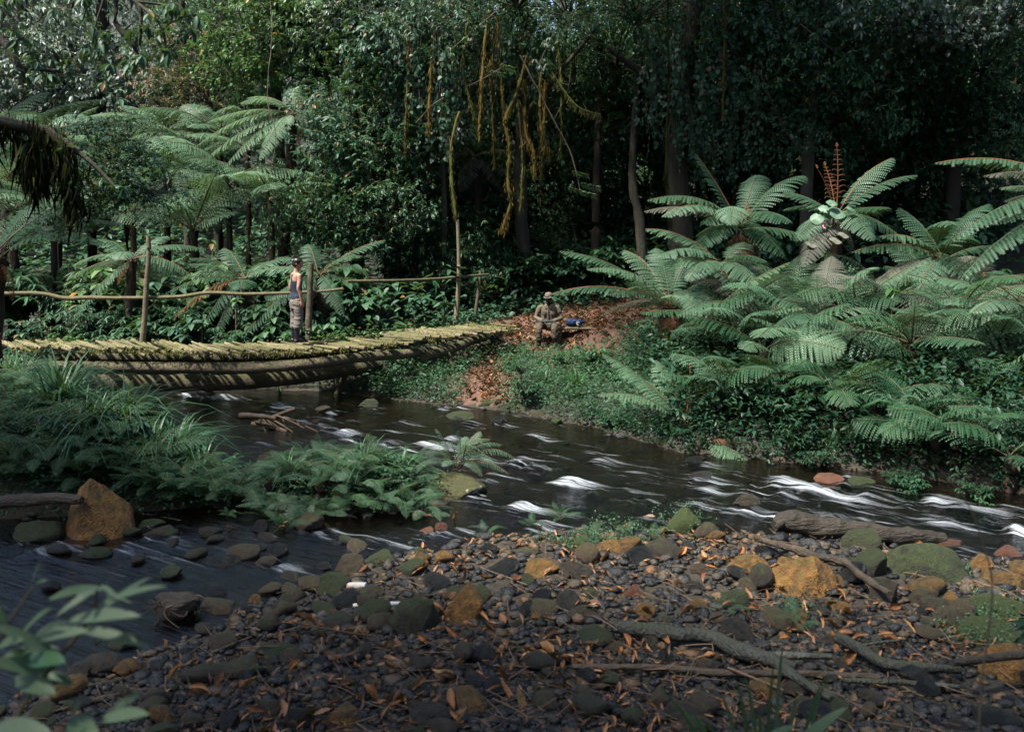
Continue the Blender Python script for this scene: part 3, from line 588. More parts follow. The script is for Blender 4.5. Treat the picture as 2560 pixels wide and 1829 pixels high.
# ------------------------------------------------------------------ the log bridge
DZ = 1.1
path = spline([(-10.2, 19.75), (-8.6, 19.7), (-7.2, 19.65), (-5.6, 19.6), (-4.2, 19.75), (-3.1, 20.25), (-2.2, 21.05), (-1.2, 22.1), (-.35, 23.0)], 400)
seg = np.concatenate([[0], np.cumsum(np.linalg.norm(np.diff(path, axis=0), axis=1))]); LEN = seg[-1]
def at(s): return np.array([np.interp(s, seg, path[:, 0]), np.interp(s, seg, path[:, 1])])
def deck_z(s): return DZ - .07 * math.exp(-((s - 5.2) / 2.2) ** 2) + .03 * (s / LEN)
bridge = thing('log_bridge', 'long mossy log footbridge with pole deck and handrails crossing the river', 'bridge', (-4.2, 19.7, 0))
BL = np.array(bridge.location)
pole_m = []
for k in range(8):
    mb = MB(); L = 1.34; pp = np.stack([np.linspace(-L / 2, L / 2, 9), .012 * np.sin(np.linspace(0, 3 + k, 9)), .01 * np.cos(np.linspace(0, 4, 9) + k)], 1)
    tube(mb, pp, .033 + .004 * np.sin(np.linspace(0, 6, 9) + k), 7, 0, .5, .18, k); pole_m.append(mb.mesh('deck_pole', DECK))
s = .1; k = 0
while s < LEN:
    c = at(s); d = at(min(s + .05, LEN)) - at(max(s - .05, 0)); a = math.atan2(d[1], d[0]) + math.pi / 2
    o = obj('deck_pole', pole_m[k % 8], bridge, np.array([c[0] + rng.normal(0, .04), c[1] + rng.normal(0, .12), deck_z(s) + rng.normal(0, .016)]) - BL)
    sc_ = rng.uniform(.7, 1.25); o.rotation_euler = (rng.random() * 6, rng.normal(0, .02), a + np.interp(s / LEN, [0, .5, 1], [.72, .6, .1]) + rng.normal(0, .04)); o.scale = (rng.uniform(.9, 1.08) * np.interp(s / LEN, [0, .6, 1], [1.22, 1.15, 1]), sc_, sc_); s += .075 * (sc_ * .5 + .55); k += 1
def px_path(pts, n=40): return spline([P(*q) for q in pts], n)
def log_part(name, pts, r, mat_, rough=.12, n=40, sides=14, seed=0, parent=bridge):
    mb = MB(); p_ = px_path(pts, n); tube(mb, p_, r if np.isscalar(r) else np.interp(np.linspace(0, 1, n), np.linspace(0, 1, len(r)), r), sides, 0, .5, rough, seed, freq=3); part(name, mb, mat_, parent); return p_
L1 = log_part('support_log', [(60, 915, 19.1), (330, 918, 19.05), (600, 920, 19.0), (760, 910, 19.1), (900, 894, 19.8), (1040, 882, 20.8), (1120, 870, 21.5)], [.105, .11, .10, .09], LOGM, seed=1)
L2 = log_part('support_log', [(60, 955, 19.7), (330, 957, 19.6), (560, 956, 19.55), (760, 941, 19.8), (950, 911, 20.9)], [.165, .165, .15, .12], LOGM, seed=2)
log_part('support_log', [(1060, 892, 20.7), (1130, 872, 21.5), (1190, 848, 22.2), (1250, 836, 22.9)], [.10, .10, .085], LOGM, seed=3)
L4 = log_part('support_log', [(150, 893, 20.3), (500, 895, 20.3), (760, 886, 20.5), (1000, 860, 21.9), (1180, 832, 23.3), (1270, 822, 23.6)], [.09, .09, .08], LOGM, seed=4)
log_part('edge_log', [(820, 893, 19.75), (960, 876, 20.4)], [.03, .035], LOGM, seed=5)
log_part('brace_pole', [(1098, 828, 21.5), (1118, 875, 21.3), (1142, 945, 21.1)], [.045, .05], LOGM, seed=6, sides=8)
log_part('brace_pole', [(865, 930, 20.4), (838, 1000, 20.6)], [.06, .07], LOGM, seed=6, sides=8)
# handrails and posts
log_part('handrail_pole', [(-60, 736, 20.4), (90, 733, 20.4), (160, 745, 20.4), (220, 744, 20.4), (300, 745, 20.4), (440, 742, 20.4), (520, 732, 20.4), (610, 735, 20.4), (700, 733, 20.4), (800, 728, 20.5), (858, 722, 20.6)], [.045, .042, .036, .028], POLE, seed=7, sides=8, n=80)
log_part('handrail_pole', [(868, 703, 20.9), (980, 702, 21.6), (1080, 698, 22.6), (1150, 692, 23.2), (1222, 686, 23.9)], [.036, .034, .03], POLE, seed=8, sides=8, n=50)
log_part('post', [(355, 868, 20.3), (362, 790, 20.3), (366, 720, 20.3), (372, 640, 20.3), (371, 590, 20.3)], [.062, .055, .052, .046], POLE, seed=9, sides=9)
log_part('post', [(772, 872, 20.45), (772, 800, 20.45), (775, 730, 20.45), (778, 658, 20.45)], [.07, .066, .062, .056], LOGM, seed=10, sides=9)
log_part('post', [(1139, 812, 23.2), (1146, 720, 23.2), (1147, 640, 23.2), (1144, 548, 23.2)], [.062, .05, .045, .04], POLE, seed=11, sides=8)
log_part('post', [(1185, 812, 23.8), (1194, 745, 23.8), (1202, 676, 23.8)], [.042, .042, .04], POLE, seed=12, sides=8)
# moss fringes on the pole ends and tufts on the deck
mb = MB()
for sgn, n in ((-1, 6500), (1, 2200)):
    ss = rng.random(n) * LEN; cc = np.stack([np.interp(ss, seg, path[:, 0]), np.interp(ss, seg, path[:, 1])], 1); dd = np.stack([np.interp(np.minimum(ss + .05, LEN), seg, path[:, 0]), np.interp(np.minimum(ss + .05, LEN), seg, path[:, 1])], 1) - cc
    dd = nrm(dd + 1e-6); nn = np.stack([-dd[:, 1], dd[:, 0]], 1) * sgn
    wv = vnoise(np.stack([ss * 2.2, 0 * ss, 0 * ss + sgn], 1), 6); keep = wv > -.25; off = (.66 + rng.normal(0, .05, n))[:, None]
    z = np.array([deck_z(v) for v in ss]) + rng.normal(-.01, .035, n); pp = np.column_stack([cc + nn * off, z])[keep]
    n2 = len(pp); leaves(mb, TINY, pp, np.column_stack([nn[keep] * .5 + rng.normal(0, .5, (n2, 2)), rng.uniform(-.8, .5, n2)]), rng.uniform(.025, .065, n2), wide=.8)
part('moss_fringe', mb, MOSSY, bridge, 'stuff')
mb = MB(); n = 5000; ss = rng.random(n) * LEN; tt_ = rng.uniform(-.62, .62, n); cc = np.stack([np.interp(ss, seg, path[:, 0]), np.interp(ss, seg, path[:, 1])], 1)
dd = nrm(np.stack([np.interp(np.minimum(ss + .05, LEN), seg, path[:, 0]), np.interp(np.minimum(ss + .05, LEN), seg, path[:, 1])], 1) - cc + 1e-6); nn = np.stack([-dd[:, 1], dd[:, 0]], 1)
k_ = vnoise(np.stack([ss * 1.8, tt_ * 2.2, 0 * ss], 1), 12) > .05
pp = np.column_stack([cc + nn * tt_[:, None], np.array([deck_z(v) for v in ss]) + .04])[k_]; leaves(mb, TINY, pp, np.column_stack([rng.normal(0, 1, (len(pp), 2)), rng.uniform(-.1, .6, len(pp))]), rng.uniform(.02, .06, len(pp)), wide=.9)
part('deck_moss', mb, MOSSY, bridge, 'stuff')
mb = MB()
for L_, nn_ in ((L1, 500), (L2, 400), (L4, 200)): hang_moss(mb, L_, nn_, .08, width=.012, rad=.07)
part('log_moss', mb, MOSSH, bridge, 'stuff')
# weeds growing along the far edge of the deck
mb = MB()
for (x0, x1, y, d, n) in ((770, 860, 862, 20.5, 260), (860, 960, 850, 20.9, 120), (120, 210, 868, 20.3, 120), (700, 740, 862, 20.3, 40), (985, 1010, 836, 22.0, 30)):
    b = np.stack([P(px, y, d) for px in rng.uniform(x0, x1, n)]) + rng.normal(0, .06, (n, 3)); hh = rng.uniform(.02, .22, n); b[:, 2] += hh
    for q in range(3): leaves(mb, TINY, b, np.column_stack([rng.normal(0, 1, (n, 2)), rng.uniform(-.2, .5, n)]), rng.uniform(.05, .10, n), wide=1.3)
tagd(part('edge_weeds', mb, LEAF_C, bridge, 'stuff'), 'light green weeds sprouting along the deck edge')

# ------------------------------------------------------------------ the people
def loft(mb, pts, rad, ref=(1, 0, 0), n=14):
    pts = np.asarray(pts, float); rad = np.array([(r, r) if np.isscalar(r) else r for r in rad], float); T = nrm(np.gradient(pts, axis=0))
    ref = np.broadcast_to(np.asarray(ref, float), T.shape); S = nrm(ref - (ref * T).sum(1, keepdims=True) * T); N = np.cross(T, S); a = np.linspace(0, 2 * np.pi, n, endpoint=False)
    v = pts[:, None] + np.cos(a)[None, :, None] * S[:, None] * rad[:, :1, None] + np.sin(a)[None, :, None] * N[:, None] * rad[:, 1:, None]
    k = len(pts); i = np.arange(k - 1)[:, None] * n; j = np.arange(n)[None]; j2 = (j + 1) % n; f = np.stack([i + j, i + j2, i + n + j2, i + n + j], -1).reshape(-1, 4); b = mb.n
    mb.add(v.reshape(-1, 3), f)
    # close the ends on the same vertices
    for e, rev in ((0, True), (k - 1, False)):
        mb.v.append((pts[e] + T[e] * (rad[e].min() * (.35 if not rev else -.35)))[None]); mb.tint.append(np.array([.5])); ci = mb.n; mb.n += 1
        r = b + e * n + np.arange(n); r2 = b + e * n + (np.arange(n) + 1) % n; t = np.stack([r, r2, np.full(n, ci)], 1); mb.t.append(t[:, ::-1] if rev else t); mb.tm.append(np.zeros(n))
def skin(name, mb, mat_, voxel=.008, it=6, parent=None, fold=None):
    me = mb.mesh(name + '_raw', mat_); o = bpy.data.objects.new('tmp', me); COL.objects.link(o)
    md = o.modifiers.new('r', 'REMESH'); md.mode = 'VOXEL'; md.voxel_size = voxel; md.use_smooth_shade = True
    sm = o.modifiers.new('s', 'SMOOTH'); sm.factor = .5; sm.iterations = it
    dg = bpy.context.evaluated_depsgraph_get(); m2 = bpy.data.meshes.new_from_object(o.evaluated_get(dg)); bpy.data.objects.remove(o); m2.name = name
    if fold:
        co = np.zeros(len(m2.vertices) * 3, np.float32); m2.vertices.foreach_get('co', co); co = co.reshape(-1, 3).astype(float)
        nn = np.zeros(len(m2.vertices) * 3, np.float32); m2.vertices.foreach_get('normal', nn); nn = nn.reshape(-1, 3)
        co += nn * (fold[0] * fbm(co * np.array(fold[1]) + 3.3, 21, 2))[:, None]; m2.vertices.foreach_set('co', co.astype(np.float32).ravel())
    m2.polygons.foreach_set('use_smooth', np.ones(len(m2.polygons), bool)); m2.materials.clear(); m2.materials.append(mat_); m2.update()
    return obj(name, m2, parent)
def flat(name, col, rough=.7, scale=25, var=.25, sss=0):
    return rough_mat(name, [tuple(c * (1 - var) for c in col), col, tuple(min(1, c * (1 + var)) for c in col)], scale, rough, .15, objvar=0)
SKIN_L = flat('skin_light', (.46, .25, .17), .5, 12, .1); SKIN_SHADED = flat('skin_dark_shaded', (.016, .009, .006), .45, 12, .15)  # seated person: dark skin, with shade also put into its colour
HAIR = flat('hair_dark', (.02, .012, .009), .4, 40, .4); NAVY = flat('navy_cloth', (.012, .028, .06), .8); GREYT = flat('grey_trousers', (.20, .175, .15), .85, 14, .25)
BOOTP = flat('boot_purple_black', (.025, .018, .035), .4); KHAKI = flat('khaki_cloth', (.18, .145, .10), .9, 14, .4); KHAKI2 = flat('khaki_trousers', (.10, .082, .052), .9, 14, .35); BOOTB = flat('boot_black', (.008, .009, .010), .35)
CAPM = flat('cap_khaki', (.22, .19, .15), .9); PATCH = flat('patch_orange', (.55, .12, .02), .8); BLUE = flat('blue_cloth', (.006, .028, .10), .7); WHITE = flat('white_print', (.7, .7, .7), .7); GUN = flat('dark_metal', (.015, .016, .022), .7)
def hand(mb, w, d, palm_n, th, s=1.0, curl=.4):       # palm, four curled fingers, thumb from the side of the palm
    d = nrm(np.array(d, float)); pn = nrm(np.array(palm_n, float)); sdv = np.cross(d, pn); w = np.array(w, float)
    loft(mb, [w, w + d * .05 * s, w + d * .095 * s], [(.028 * s, .018 * s), (.040 * s, .017 * s), (.042 * s, .014 * s)], ref=sdv)
    for k, l in enumerate((.070, .080, .075, .058)):
        b = w + d * .085 * s + sdv * (-.030 + .020 * k) * s; l *= s
        loft(mb, [b, b + d * l * .45 + pn * l * .08, b + d * l * .75 + pn * l * curl * .8, b + d * l * .85 + pn * l * curl * 1.5], [.0095 * s, .009 * s, .0085 * s, .007 * s], ref=sdv, n=8)
    b = w + d * .03 * s + sdv * th * .03 * s; loft(mb, [b, b + (d * .6 + sdv * th * .7 + pn * .3) * .035 * s, b + (d * 1.0 + sdv * th * .75 + pn * .6) * .065 * s], [.013 * s, .011 * s, .008 * s], ref=pn, n=8)
def head(mb, c, f, s=1.0, tilt=0.):                   # c centre of the skull, f facing
    f = nrm(np.array(f, float)); r = np.cross(f, [0, 0, 1.]); r = nrm(r); u = np.cross(r, f); c = np.array(c, float)
    zz = np.array([-.118, -.105, -.08, -.05, -.015, .02, .055, .085, .105, .112]) * s; fr = np.array([.028, .045, .068, .082, .092, .097, .096, .082, .055, .025]) * s; sr = np.array([.022, .036, .052, .064, .072, .075, .074, .064, .042, .02]) * s
    sh = np.array([.045, .042, .028, .014, .004, 0, -.004, -.008, -.010, -.01]) * s
    loft(mb, c + u * zz[:, None] + f * sh[:, None], list(zip(fr, sr)), ref=f, n=20)
    loft(mb, [c + f * .088 * s + u * .012 * s, c + f * .104 * s - u * .012 * s, c + f * .112 * s - u * .03 * s, c + f * .09 * s - u * .038 * s], [.009 * s, .012 * s, .015 * s, .010 * s], ref=r, n=8)      # nose
    loft(mb, [c + f * .085 * s - u * .058 * s - r * .02 * s, c + f * .094 * s - u * .06 * s, c + f * .085 * s - u * .058 * s + r * .02 * s], [.006 * s, .010 * s, .006 * s], ref=u, n=8)                       # lips
    loft(mb, [c + f * .085 * s + u * .022 * s - r * .035 * s, c + f * .092 * s + u * .024 * s, c + f * .085 * s + u * .022 * s + r * .035 * s], [.008 * s, .011 * s, .008 * s], ref=u, n=8)                     # brow
    for e in (1, -1): loft(mb, [c + r * e * .072 * s - f * .012 * s + u * .022 * s, c + r * e * .082 * s - f * .016 * s, c + r * e * .074 * s - f * .008 * s - u * .03 * s], [(.014 * s, .007 * s), (.018 * s, .008 * s), (.010 * s, .006 * s)], ref=f, n=8)
# woman: stands on the deck, back half turned to the camera, looking down to her right
wfoot = np.array([*at(float(np.interp(P(738, 868, 19.62)[0], path[:, 0], seg))), 0]); wfoot[2] = 1.155
w = thing('person', 'person in navy tank top, grey trousers and dark boots standing on the bridge', 'person', wfoot, R(-58), sc=.985)
def arm(mb, sx, el, wr, pn, th):
    loft(mb, [(sx * .13, -.01, 1.36), (sx * .185, -.01, 1.335), (sx * .205, -.012, 1.25), np.array(el) * [sx, 1, 1] + [0, 0, .05], np.array(el) * [sx, 1, 1], np.array(el) * [sx, 1, 1] * .5 + np.array(wr) * [sx, 1, 1] * .5 + [0, 0, .04], np.array(wr) * [sx, 1, 1]], [.05, .05, .044, .036, .034, .035, .024], ref=(0, 1, 0), n=12)
    hand(mb, np.array(wr) * [sx, 1, 1], (0.02 * sx, .16, -1), np.array(pn) * [sx, 1, 1], th, .98)
hf = nrm(np.array([.52, .84, -.20]))
mb = MB()
loft(mb, [(0, 0, .80), (0, 0, .90), (0, .005, 1.02), (0, .0, 1.14), (0, 0, 1.24), (0, -.005, 1.33), (0, -.01, 1.385), (0, -.005, 1.42), (.005, .0, 1.47), (.012, .01, 1.51)], [(.14, .09), (.145, .095), (.118, .085), (.128, .093), (.146, .103), (.160, .09), (.115, .07), (.058, .055), (.05, .052), (.05, .052)], n=20)
for sx in (1, -1):
    loft(mb, [(sx * .085, 0, .88), (sx * .09, .01, .68), (sx * .09, .015, .47), (sx * .09, -.015, .32), (sx * .09, -.02, .09)], [.09, .078, .055, .056, .038], n=12)
    arm(mb, sx, (.232, -.045, 1.075), (.245, .02, .845), (-1, .25, 0), -1 if sx > 0 else 1)
    loft(mb, [(sx * .09, -.06, .05), (sx * .09, .03, .05), (sx * .095, .16, .03)], [.04, .042, .03], n=10)
head(mb, (.02, .022, 1.575), hf, .96)
skin('body', mb, SKIN_L, .0065, 5, w)
mb = MB()
loft(mb, [(0, 0, .845), (0, 0, .90), (0, .005, 1.02), (0, 0, 1.14), (0, .004, 1.22), (0, .012, 1.265)], [(.160, .116), (.165, .117), (.131, .098), (.139, .105), (.152, .112), (.120, .105)], n=20)
loft(mb, [(0, .075, 1.22), (0, .07, 1.29)], [(.105, .045), (.08, .03)], n=12)
loft(mb, [(0, -.098, 1.20), (0, -.102, 1.28), (0, -.09, 1.335)], [(.055, .014), (.020, .012), (.018, .012)], n=10)
for sx in (1, -1): loft(mb, [(0, -.098, 1.30), (sx * .03, -.083, 1.36), (sx * .062, -.04, 1.412), (sx * .072, .03, 1.40), (sx * .07, .08, 1.33), (sx * .06, .10, 1.25)], [(.013, .010)] * 6, n=8)
skin('tank_top', mb, NAVY, .0065, 4, w, (.006, (6, 6, 22)))
mb = MB()
loft(mb, [(0, 0, .70), (0, -.004, .78), (0, 0, .87)], [(.165, .125), (.178, .135), (.160, .118)], n=20)
for sx in (1, -1): loft(mb, [(sx * .085, 0, .82), (sx * .095, .005, .68), (sx * .098, .012, .52), (sx * .098, .005, .40), (sx * .095, -.01, .31), (sx * .093, -.015, .275)], [.098, .096, .092, .096, .092, .074], n=16)
skin('trousers', mb, GREYT, .008, 3, w, (.014, (7, 7, 24)))
for sx in (1, -1):
    mb = MB(); loft(mb, [(sx * .09, -.018, .335), (sx * .09, -.02, .22), (sx * .09, -.02, .10), (sx * .09, -.02, .035)], [.062, .058, .05, .05], n=12)
    loft(mb, [(sx * .09, -.075, .035), (sx * .092, .0, .045), (sx * .096, .10, .038), (sx * .098, .19, .028)], [(.036, .036), (.043, .045), (.046, .036), (.034, .026)], ref=(1, 0, 0), n=12); skin('boot', mb, BOOTP, .007, 3, w)
mb = MB(); hc = np.array([.02, .022, 1.575]); hu = np.array([0, 0, 1.]); b = -hf * .012
loft(mb, [hc + b + hu * -.065 - hf * .03, hc + b + hu * -.03 - hf * .025, hc + b + hu * .02 - hf * .008, hc + b + hu * .07, hc + b + hu * .105, hc + b + hu * .119], [(.062, .055), (.080, .074), (.102, .084), (.108, .085), (.080, .066), (.03, .03)], ref=hf, n=18)
loft(mb, [hc - hf * .085 + hu * .04, hc - hf * .115 + hu * .075, hc - hf * .105 + hu * .115, hc - hf * .07 + hu * .13], [.028, .05, .05, .026], ref=(0, 0, 1), n=12)
skin('hair', mb, HAIR, .007, 3, w, (.006, (30, 30, 30)))
mb = MB(); q = hc - hf * .10 + hu * .055 + np.cross(hf, hu) * .05; loft(mb, [q - [0, 0, .012], q + [0, 0, .012]], [(.014, .014), (.014, .014)], n=8); skin('hair_tie', mb, flat('tie_pale_blue', (.35, .5, .7)), .005, 1, w)

# bench and seated man
mfoot = P(1372, 884, 23.6); mfoot[2] = max(mfoot[2], H(mfoot[0], mfoot[1] - .2) - .02)
bench = thing('bench', 'rough plank bench of split wood beside the leaf-littered path', 'bench', (mfoot[0] + .5, mfoot[1], mfoot[2] - .08))
bz = mfoot[2] + .43
mb = MB(); tube(mb, np.stack([np.linspace(mfoot[0] - .35, P(1540, 845, 23.7)[0], 8), np.full(8, mfoot[1] + .02), np.linspace(bz, bz - .03, 8)], 1), .045, 8, 0, .5, .15, 3); v = mb.v[0]; v[:, 1] = mfoot[1] + .02 + (v[:, 1] - mfoot[1] - .02) * 3.2; part('seat_plank', mb, POLE, bench)
for lx, ly in ((mfoot[0] + .30, -.12), (mfoot[0] + .22, .12), (mfoot[0] + 1.2, -.1), (mfoot[0] + 1.25, .12)):
    mb = MB(); tube(mb, spline([(lx, mfoot[1] + ly * .5, bz - .01), (lx + (-.14 if lx < mfoot[0] + .8 else .1), mfoot[1] + ly, mfoot[2] - .22)], 5), .035, 7, 0, .5, .1, 2); part('leg', mb, LOGM, bench)
man = thing('person', 'person in khaki uniform, cap and black boots seated on the bench', 'person', mfoot, R(180 - 8), sc=1.0)
mb = MB()
loft(mb, [(0, -.02, .42), (0, -.02, .52), (0, -.03, .64), (0, -.02, .78), (0, .0, .88), (0, .02, .945), (0, .035, .985), (0, .05, 1.03)], [(.165, .12), (.165, .125), (.15, .11), (.165, .115), (.175, .10), (.12, .075), (.056, .056), (.055, .056)], n=20)
el = {1: (.29, .06, .66), -1: (.29, .04, .66)}; wr = {1: (.10, .28, .60), -1: (.11, .30, .60)}
for sx in (1, -1):
    e_ = np.array(el[sx]) * [sx, 1, 1]; w_ = np.array(wr[sx]) * [sx, 1, 1]
    loft(mb, [(sx * .14, .01, .92), (sx * .205, .01, .895), (sx * .245, .02, .80), e_, e_ * .5 + w_ * .5, w_], [.05, .055, .05, .042, .038, .026], ref=(0, 0, 1), n=12); hand(mb, w_, (-sx * .6, .8, -.1), (0, .1, -1), sx, 1.05, .5)
    loft(mb, [(sx * .09, 0, .47), (sx * .15, .22, .50), (sx * .18, .42, .50), (sx * .185, .43, .30), (sx * .19, .40, .08)], [.085, .08, .062, .055, .04], ref=(1, 0, 0), n=12)
    loft(mb, [(sx * .19, .36, .05), (sx * .20, .48, .05), (sx * .22, .60, .03)], [.04, .042, .03], n=10)
mfd = nrm(np.array([.16, 1, -.22])); head(mb, (0, .065, 1.115), mfd, 1.0); skin('body', mb, SKIN_SHADED, .008, 4, man)
mb = MB()
loft(mb, [(0, -.02, .44), (0, -.02, .54), (0, -.03, .66), (0, -.02, .78), (0, .0, .88), (0, .02, .95)], [(.205, .16), (.205, .16), (.20, .155), (.205, .15), (.205, .13), (.13, .10)], n=20)
for sx in (1, -1):
    e_ = np.array(el[sx]) * [sx, 1, 1]; w_ = np.array(wr[sx]) * [sx, 1, 1]; loft(mb, [(sx * .13, .01, .915), (sx * .205, .01, .905), (sx * .25, .02, .80), e_ + [sx * .012, -.01, -.005], e_ * .45 + w_ * .55, e_ * .12 + w_ * .88], [.062, .072, .066, .060, .055, .045], ref=(0, 0, 1), n=12)
    loft(mb, [(sx * .045, .125, .885), (sx * .065, .11, .945), (sx * .06, .03, .99)], [(.035, .014), (.045, .016), (.03, .016)], ref=(1, 0, 0), n=8)     # collar
skin('shirt', mb, KHAKI, .008, 3, man, (.012, (6, 6, 9)))
for sx in (1, -1):
    mb = MB(); loft(mb, [(sx * .10, .132, .83), (sx * .10, .14, .79), (sx * .10, .142, .74)], [(.052, .012), (.055, .014), (.052, .012)], ref=(1, 0, 0), n=8); skin('pocket', mb, KHAKI2, .007, 1, man)
mb = MB(); loft(mb, [(0, .118, .92), (0, .142, .82), (0, .142, .70), (0, .15, .56)], [(.016, .01)] * 4, ref=(1, 0, 0), n=8); skin('button_placket', mb, KHAKI2, .007, 1, man)
mb = MB(); loft(mb, [(0, -.02, .40), (0, -.02, .50), (0, -.02, .54)], [(.175, .14), (.18, .145), (.17, .13)], n=18)
for sx in (1, -1): loft(mb, [(sx * .09, 0, .48), (sx * .15, .22, .505), (sx * .178, .40, .505), (sx * .185, .44, .44), (sx * .188, .43, .32), (sx * .19, .42, .24)], [.10, .096, .085, .082, .08, .076], ref=(1, 0, 0), n=14)
skin('trousers', mb, KHAKI2, .008, 2, man, (.018, (13, 13, 15)))
for sx in (1, -1):
    mb = MB(); loft(mb, [(sx * .188, .425, .31), (sx * .19, .415, .20), (sx * .192, .40, .09), (sx * .192, .40, .03)], [.075, .068, .056, .055], n=12); loft(mb, [(sx * .192, .35, .04), (sx * .20, .46, .05), (sx * .215, .56, .042), (sx * .225, .65, .03)], [(.042, .042), (.048, .05), (.05, .04), (.036, .028)], n=12); skin('boot', mb, BOOTB, .008, 3, man)
mb = MB(); c = np.array([0, .06, 1.16]); loft(mb, [c + [0, 0, -.005], c + [0, -.005, .04], c + [0, -.01, .085], c + [0, -.012, .10]], [(.088, .108), (.092, .112), (.082, .098), (.05, .06)], ref=(1, 0, 0), n=18)
loft(mb, [c + np.array([-.075, .095, .002]), c + np.array([-.04, .15, -.012]), c + np.array([.02, .165, -.016]), c + np.array([.075, .14, -.010]), c + np.array([.095, .08, .004])], [(.03, .010), (.045, .010), (.05, .010), (.04, .010), (.02, .010)], ref=(0, 1, 0), n=10); skin('cap', mb, CAPM, .007, 2, man)
mb = MB(); loft(mb, [(-.285, .03, .80), (-.287, .03, .755)], [(.012, .03), (.012, .03)], ref=(1, 0, 0), n=10); tagd(skin('shoulder_patch', mb, PATCH, .006, 1, man), 'orange shoulder patch')
# the dark thing across his lap, and the blue bundle with a round white emblem on the bench
g_ = thing('lap_bundle', 'dark slender bundle held across the lap of the seated person', 'bundle', mfoot, R(172)); mb = MB()
loft(mb, [(.26, .27, .585), (.12, .33, .60), (-.05, .37, .615), (-.20, .40, .60)], [.02, .032, .028, .012], ref=(0, 0, 1), n=10); skin('sleeve', mb, GUN, .006, 2, g_); mb = MB(); loft(mb, [(.26, .27, .585), (.31, .25, .575), (.34, .235, .58)], [.012, .014, .012], ref=(0, 0, 1), n=8); skin('tip', mb, BOOTB, .005, 1, g_)
bl = P(1438, 838, 23.55); bl[2] = bz + .045; bl[1] = mfoot[1] - .02
bag = thing('blue_bag', 'deep blue cloth bag with round white emblem lying on the bench', 'bag', bl); mb = MB()
loft(mb, [(-.20, 0, .09), (-.15, 0, .085), (0, 0, .08), (.12, 0, .075), (.215, 0, .10)], [(.06, .085), (.09, .09), (.09, .095), (.075, .08), (.02, .02)], ref=(0, 1, 0), n=16); skin('pouch', mb, BLUE, .008, 4, bag, (.012, (14, 14, 14)))
mb = MB(); a_ = np.linspace(.2, 5.4, 22); tube(mb, np.stack([.06 + .035 * np.cos(a_), np.full(22, -.102), .068 + .04 * np.sin(a_)], 1), .006, 6, up=(0, 1, 0)); tube(mb, spline([(.045, -.102, .05), (.06, -.102, .085), (.075, -.102, .06)], 6), .005, 5, up=(0, 1, 0))
obj('emblem', mb.mesh('emblem', WHITE), bag)

# ------------------------------------------------------------------ driftwood and sticks
def stick(name, label, pts, r, mat_, cat, n=30, sides=9, rough=.15, ground=True, twigs=(), group=None, lift=.0):
    pp = [G(*q, lift=lift) + [0, 0, (r if np.isscalar(r) else r[0]) * .8] if ground and len(q) == 2 else P(*q) for q in pts]
    t = thing(name, label, cat, pp[len(pp) // 2] - [0, 0, .05], group=group); mb = MB(); sp = spline(pp, n); tube(mb, sp, r if np.isscalar(r) else np.interp(np.linspace(0, 1, n), np.linspace(0, 1, len(r)), r), sides, 0, .5, rough, len(label), freq=8); part('stem', mb, mat_, t)
    for (tp, tr) in twigs:
        mb = MB(); q = [G(*a, lift=lift) + [0, 0, tr] if len(a) == 2 else P(*a) for a in tp]; tube(mb, spline(q, 10), np.linspace(tr, tr * .5, 10), 6, 0, .5, rough, 3); part('branch', mb, mat_, t)
    return sp
dl = G(2150, 1355)[1]
stick('drift_log', 'split weathered dark drift log lying along the river edge', [(1935, 1312, dl + .1), (1975, 1304, dl + .15), (2060, 1318, dl + .1), (2200, 1332, dl), (2362, 1347, dl - .05)], [.08, .12, .115, .10, .06], LOGD, 'log', 60, 14, .4, twigs=(([(1960, 1305, dl + .1), (1940, 1318, dl - .05)], .05),))
stick('drift_log', 'old bark-brown log resting on stones beside the tall ochre boulder', [(-40, 1258, 11.6), (60, 1250, 11.5), (140, 1244, 11.35), (205, 1250, 11.2)], [.08, .075, .065, .045], LOGD, 'log', 40, 12, .25)
stick('fallen_branch', 'thick grey-green forked branch lying across the lower gravel bar', [(1545, 1583), (1620, 1592), (1700, 1600), (1780, 1608), (1850, 1640), (1930, 1665), (1990, 1685)], [.055, .066, .06, .055, .066, .055, .03], LOGG, 'branch', 60, 12, .3, twigs=(([(1780, 1606), (1790, 1588)], .05), ([(1900, 1655), (1990, 1652), (2080, 1655)], .04), ([(1930, 1668), (2000, 1720), (2080, 1765)], .05)), lift=.05)
stick('fallen_branch', 'crooked olive branch with raised end right of the grey-green branch', [(2098, 1606), (2150, 1635), (2210, 1672), (2290, 1680), (2400, 1688)], [.045, .044, .04, .04, .028], LOGG, 'branch', 40, 10, .3, twigs=(([(2140, 1625), (2200, 1612), (2260, 1606)], .018),), lift=.06)
stick('stick', 'long straight dark stick running under the grey-green branch', [(1430, 1672), (1650, 1676), (1800, 1690), (2000, 1690), (2200, 1700)], [.02, .026, .028, .022], LOGD, 'stick', 40, 7, lift=.05)
stick('stick', 'thin pale-brown stick below the crooked olive branch', [(2100, 1708), (2260, 1712), (2420, 1722)], [.018, .02, .012], LOGG, 'stick', 30, 7, lift=.06)
stick('stick', 'splintered grey stick lying from the upper bar onto the olive-brown rock', [(1890, 1350), (1960, 1372), (2040, 1395), (2110, 1412), (2160, 1450), (2225, 1492)], [.03, .045, .04, .035, .03], LOGD, 'stick', 50, 8, .5, lift=.14, twigs=(([(2030, 1390), (2025, 1362)], .02),))
stick('stick', 'dark stick leaning against the bulky ochre-and-moss boulder', [(2380, 1668), (2470, 1655), (2580, 1640)], [.025, .03, .03], LOGD, 'stick', 20, 8, lift=.25)
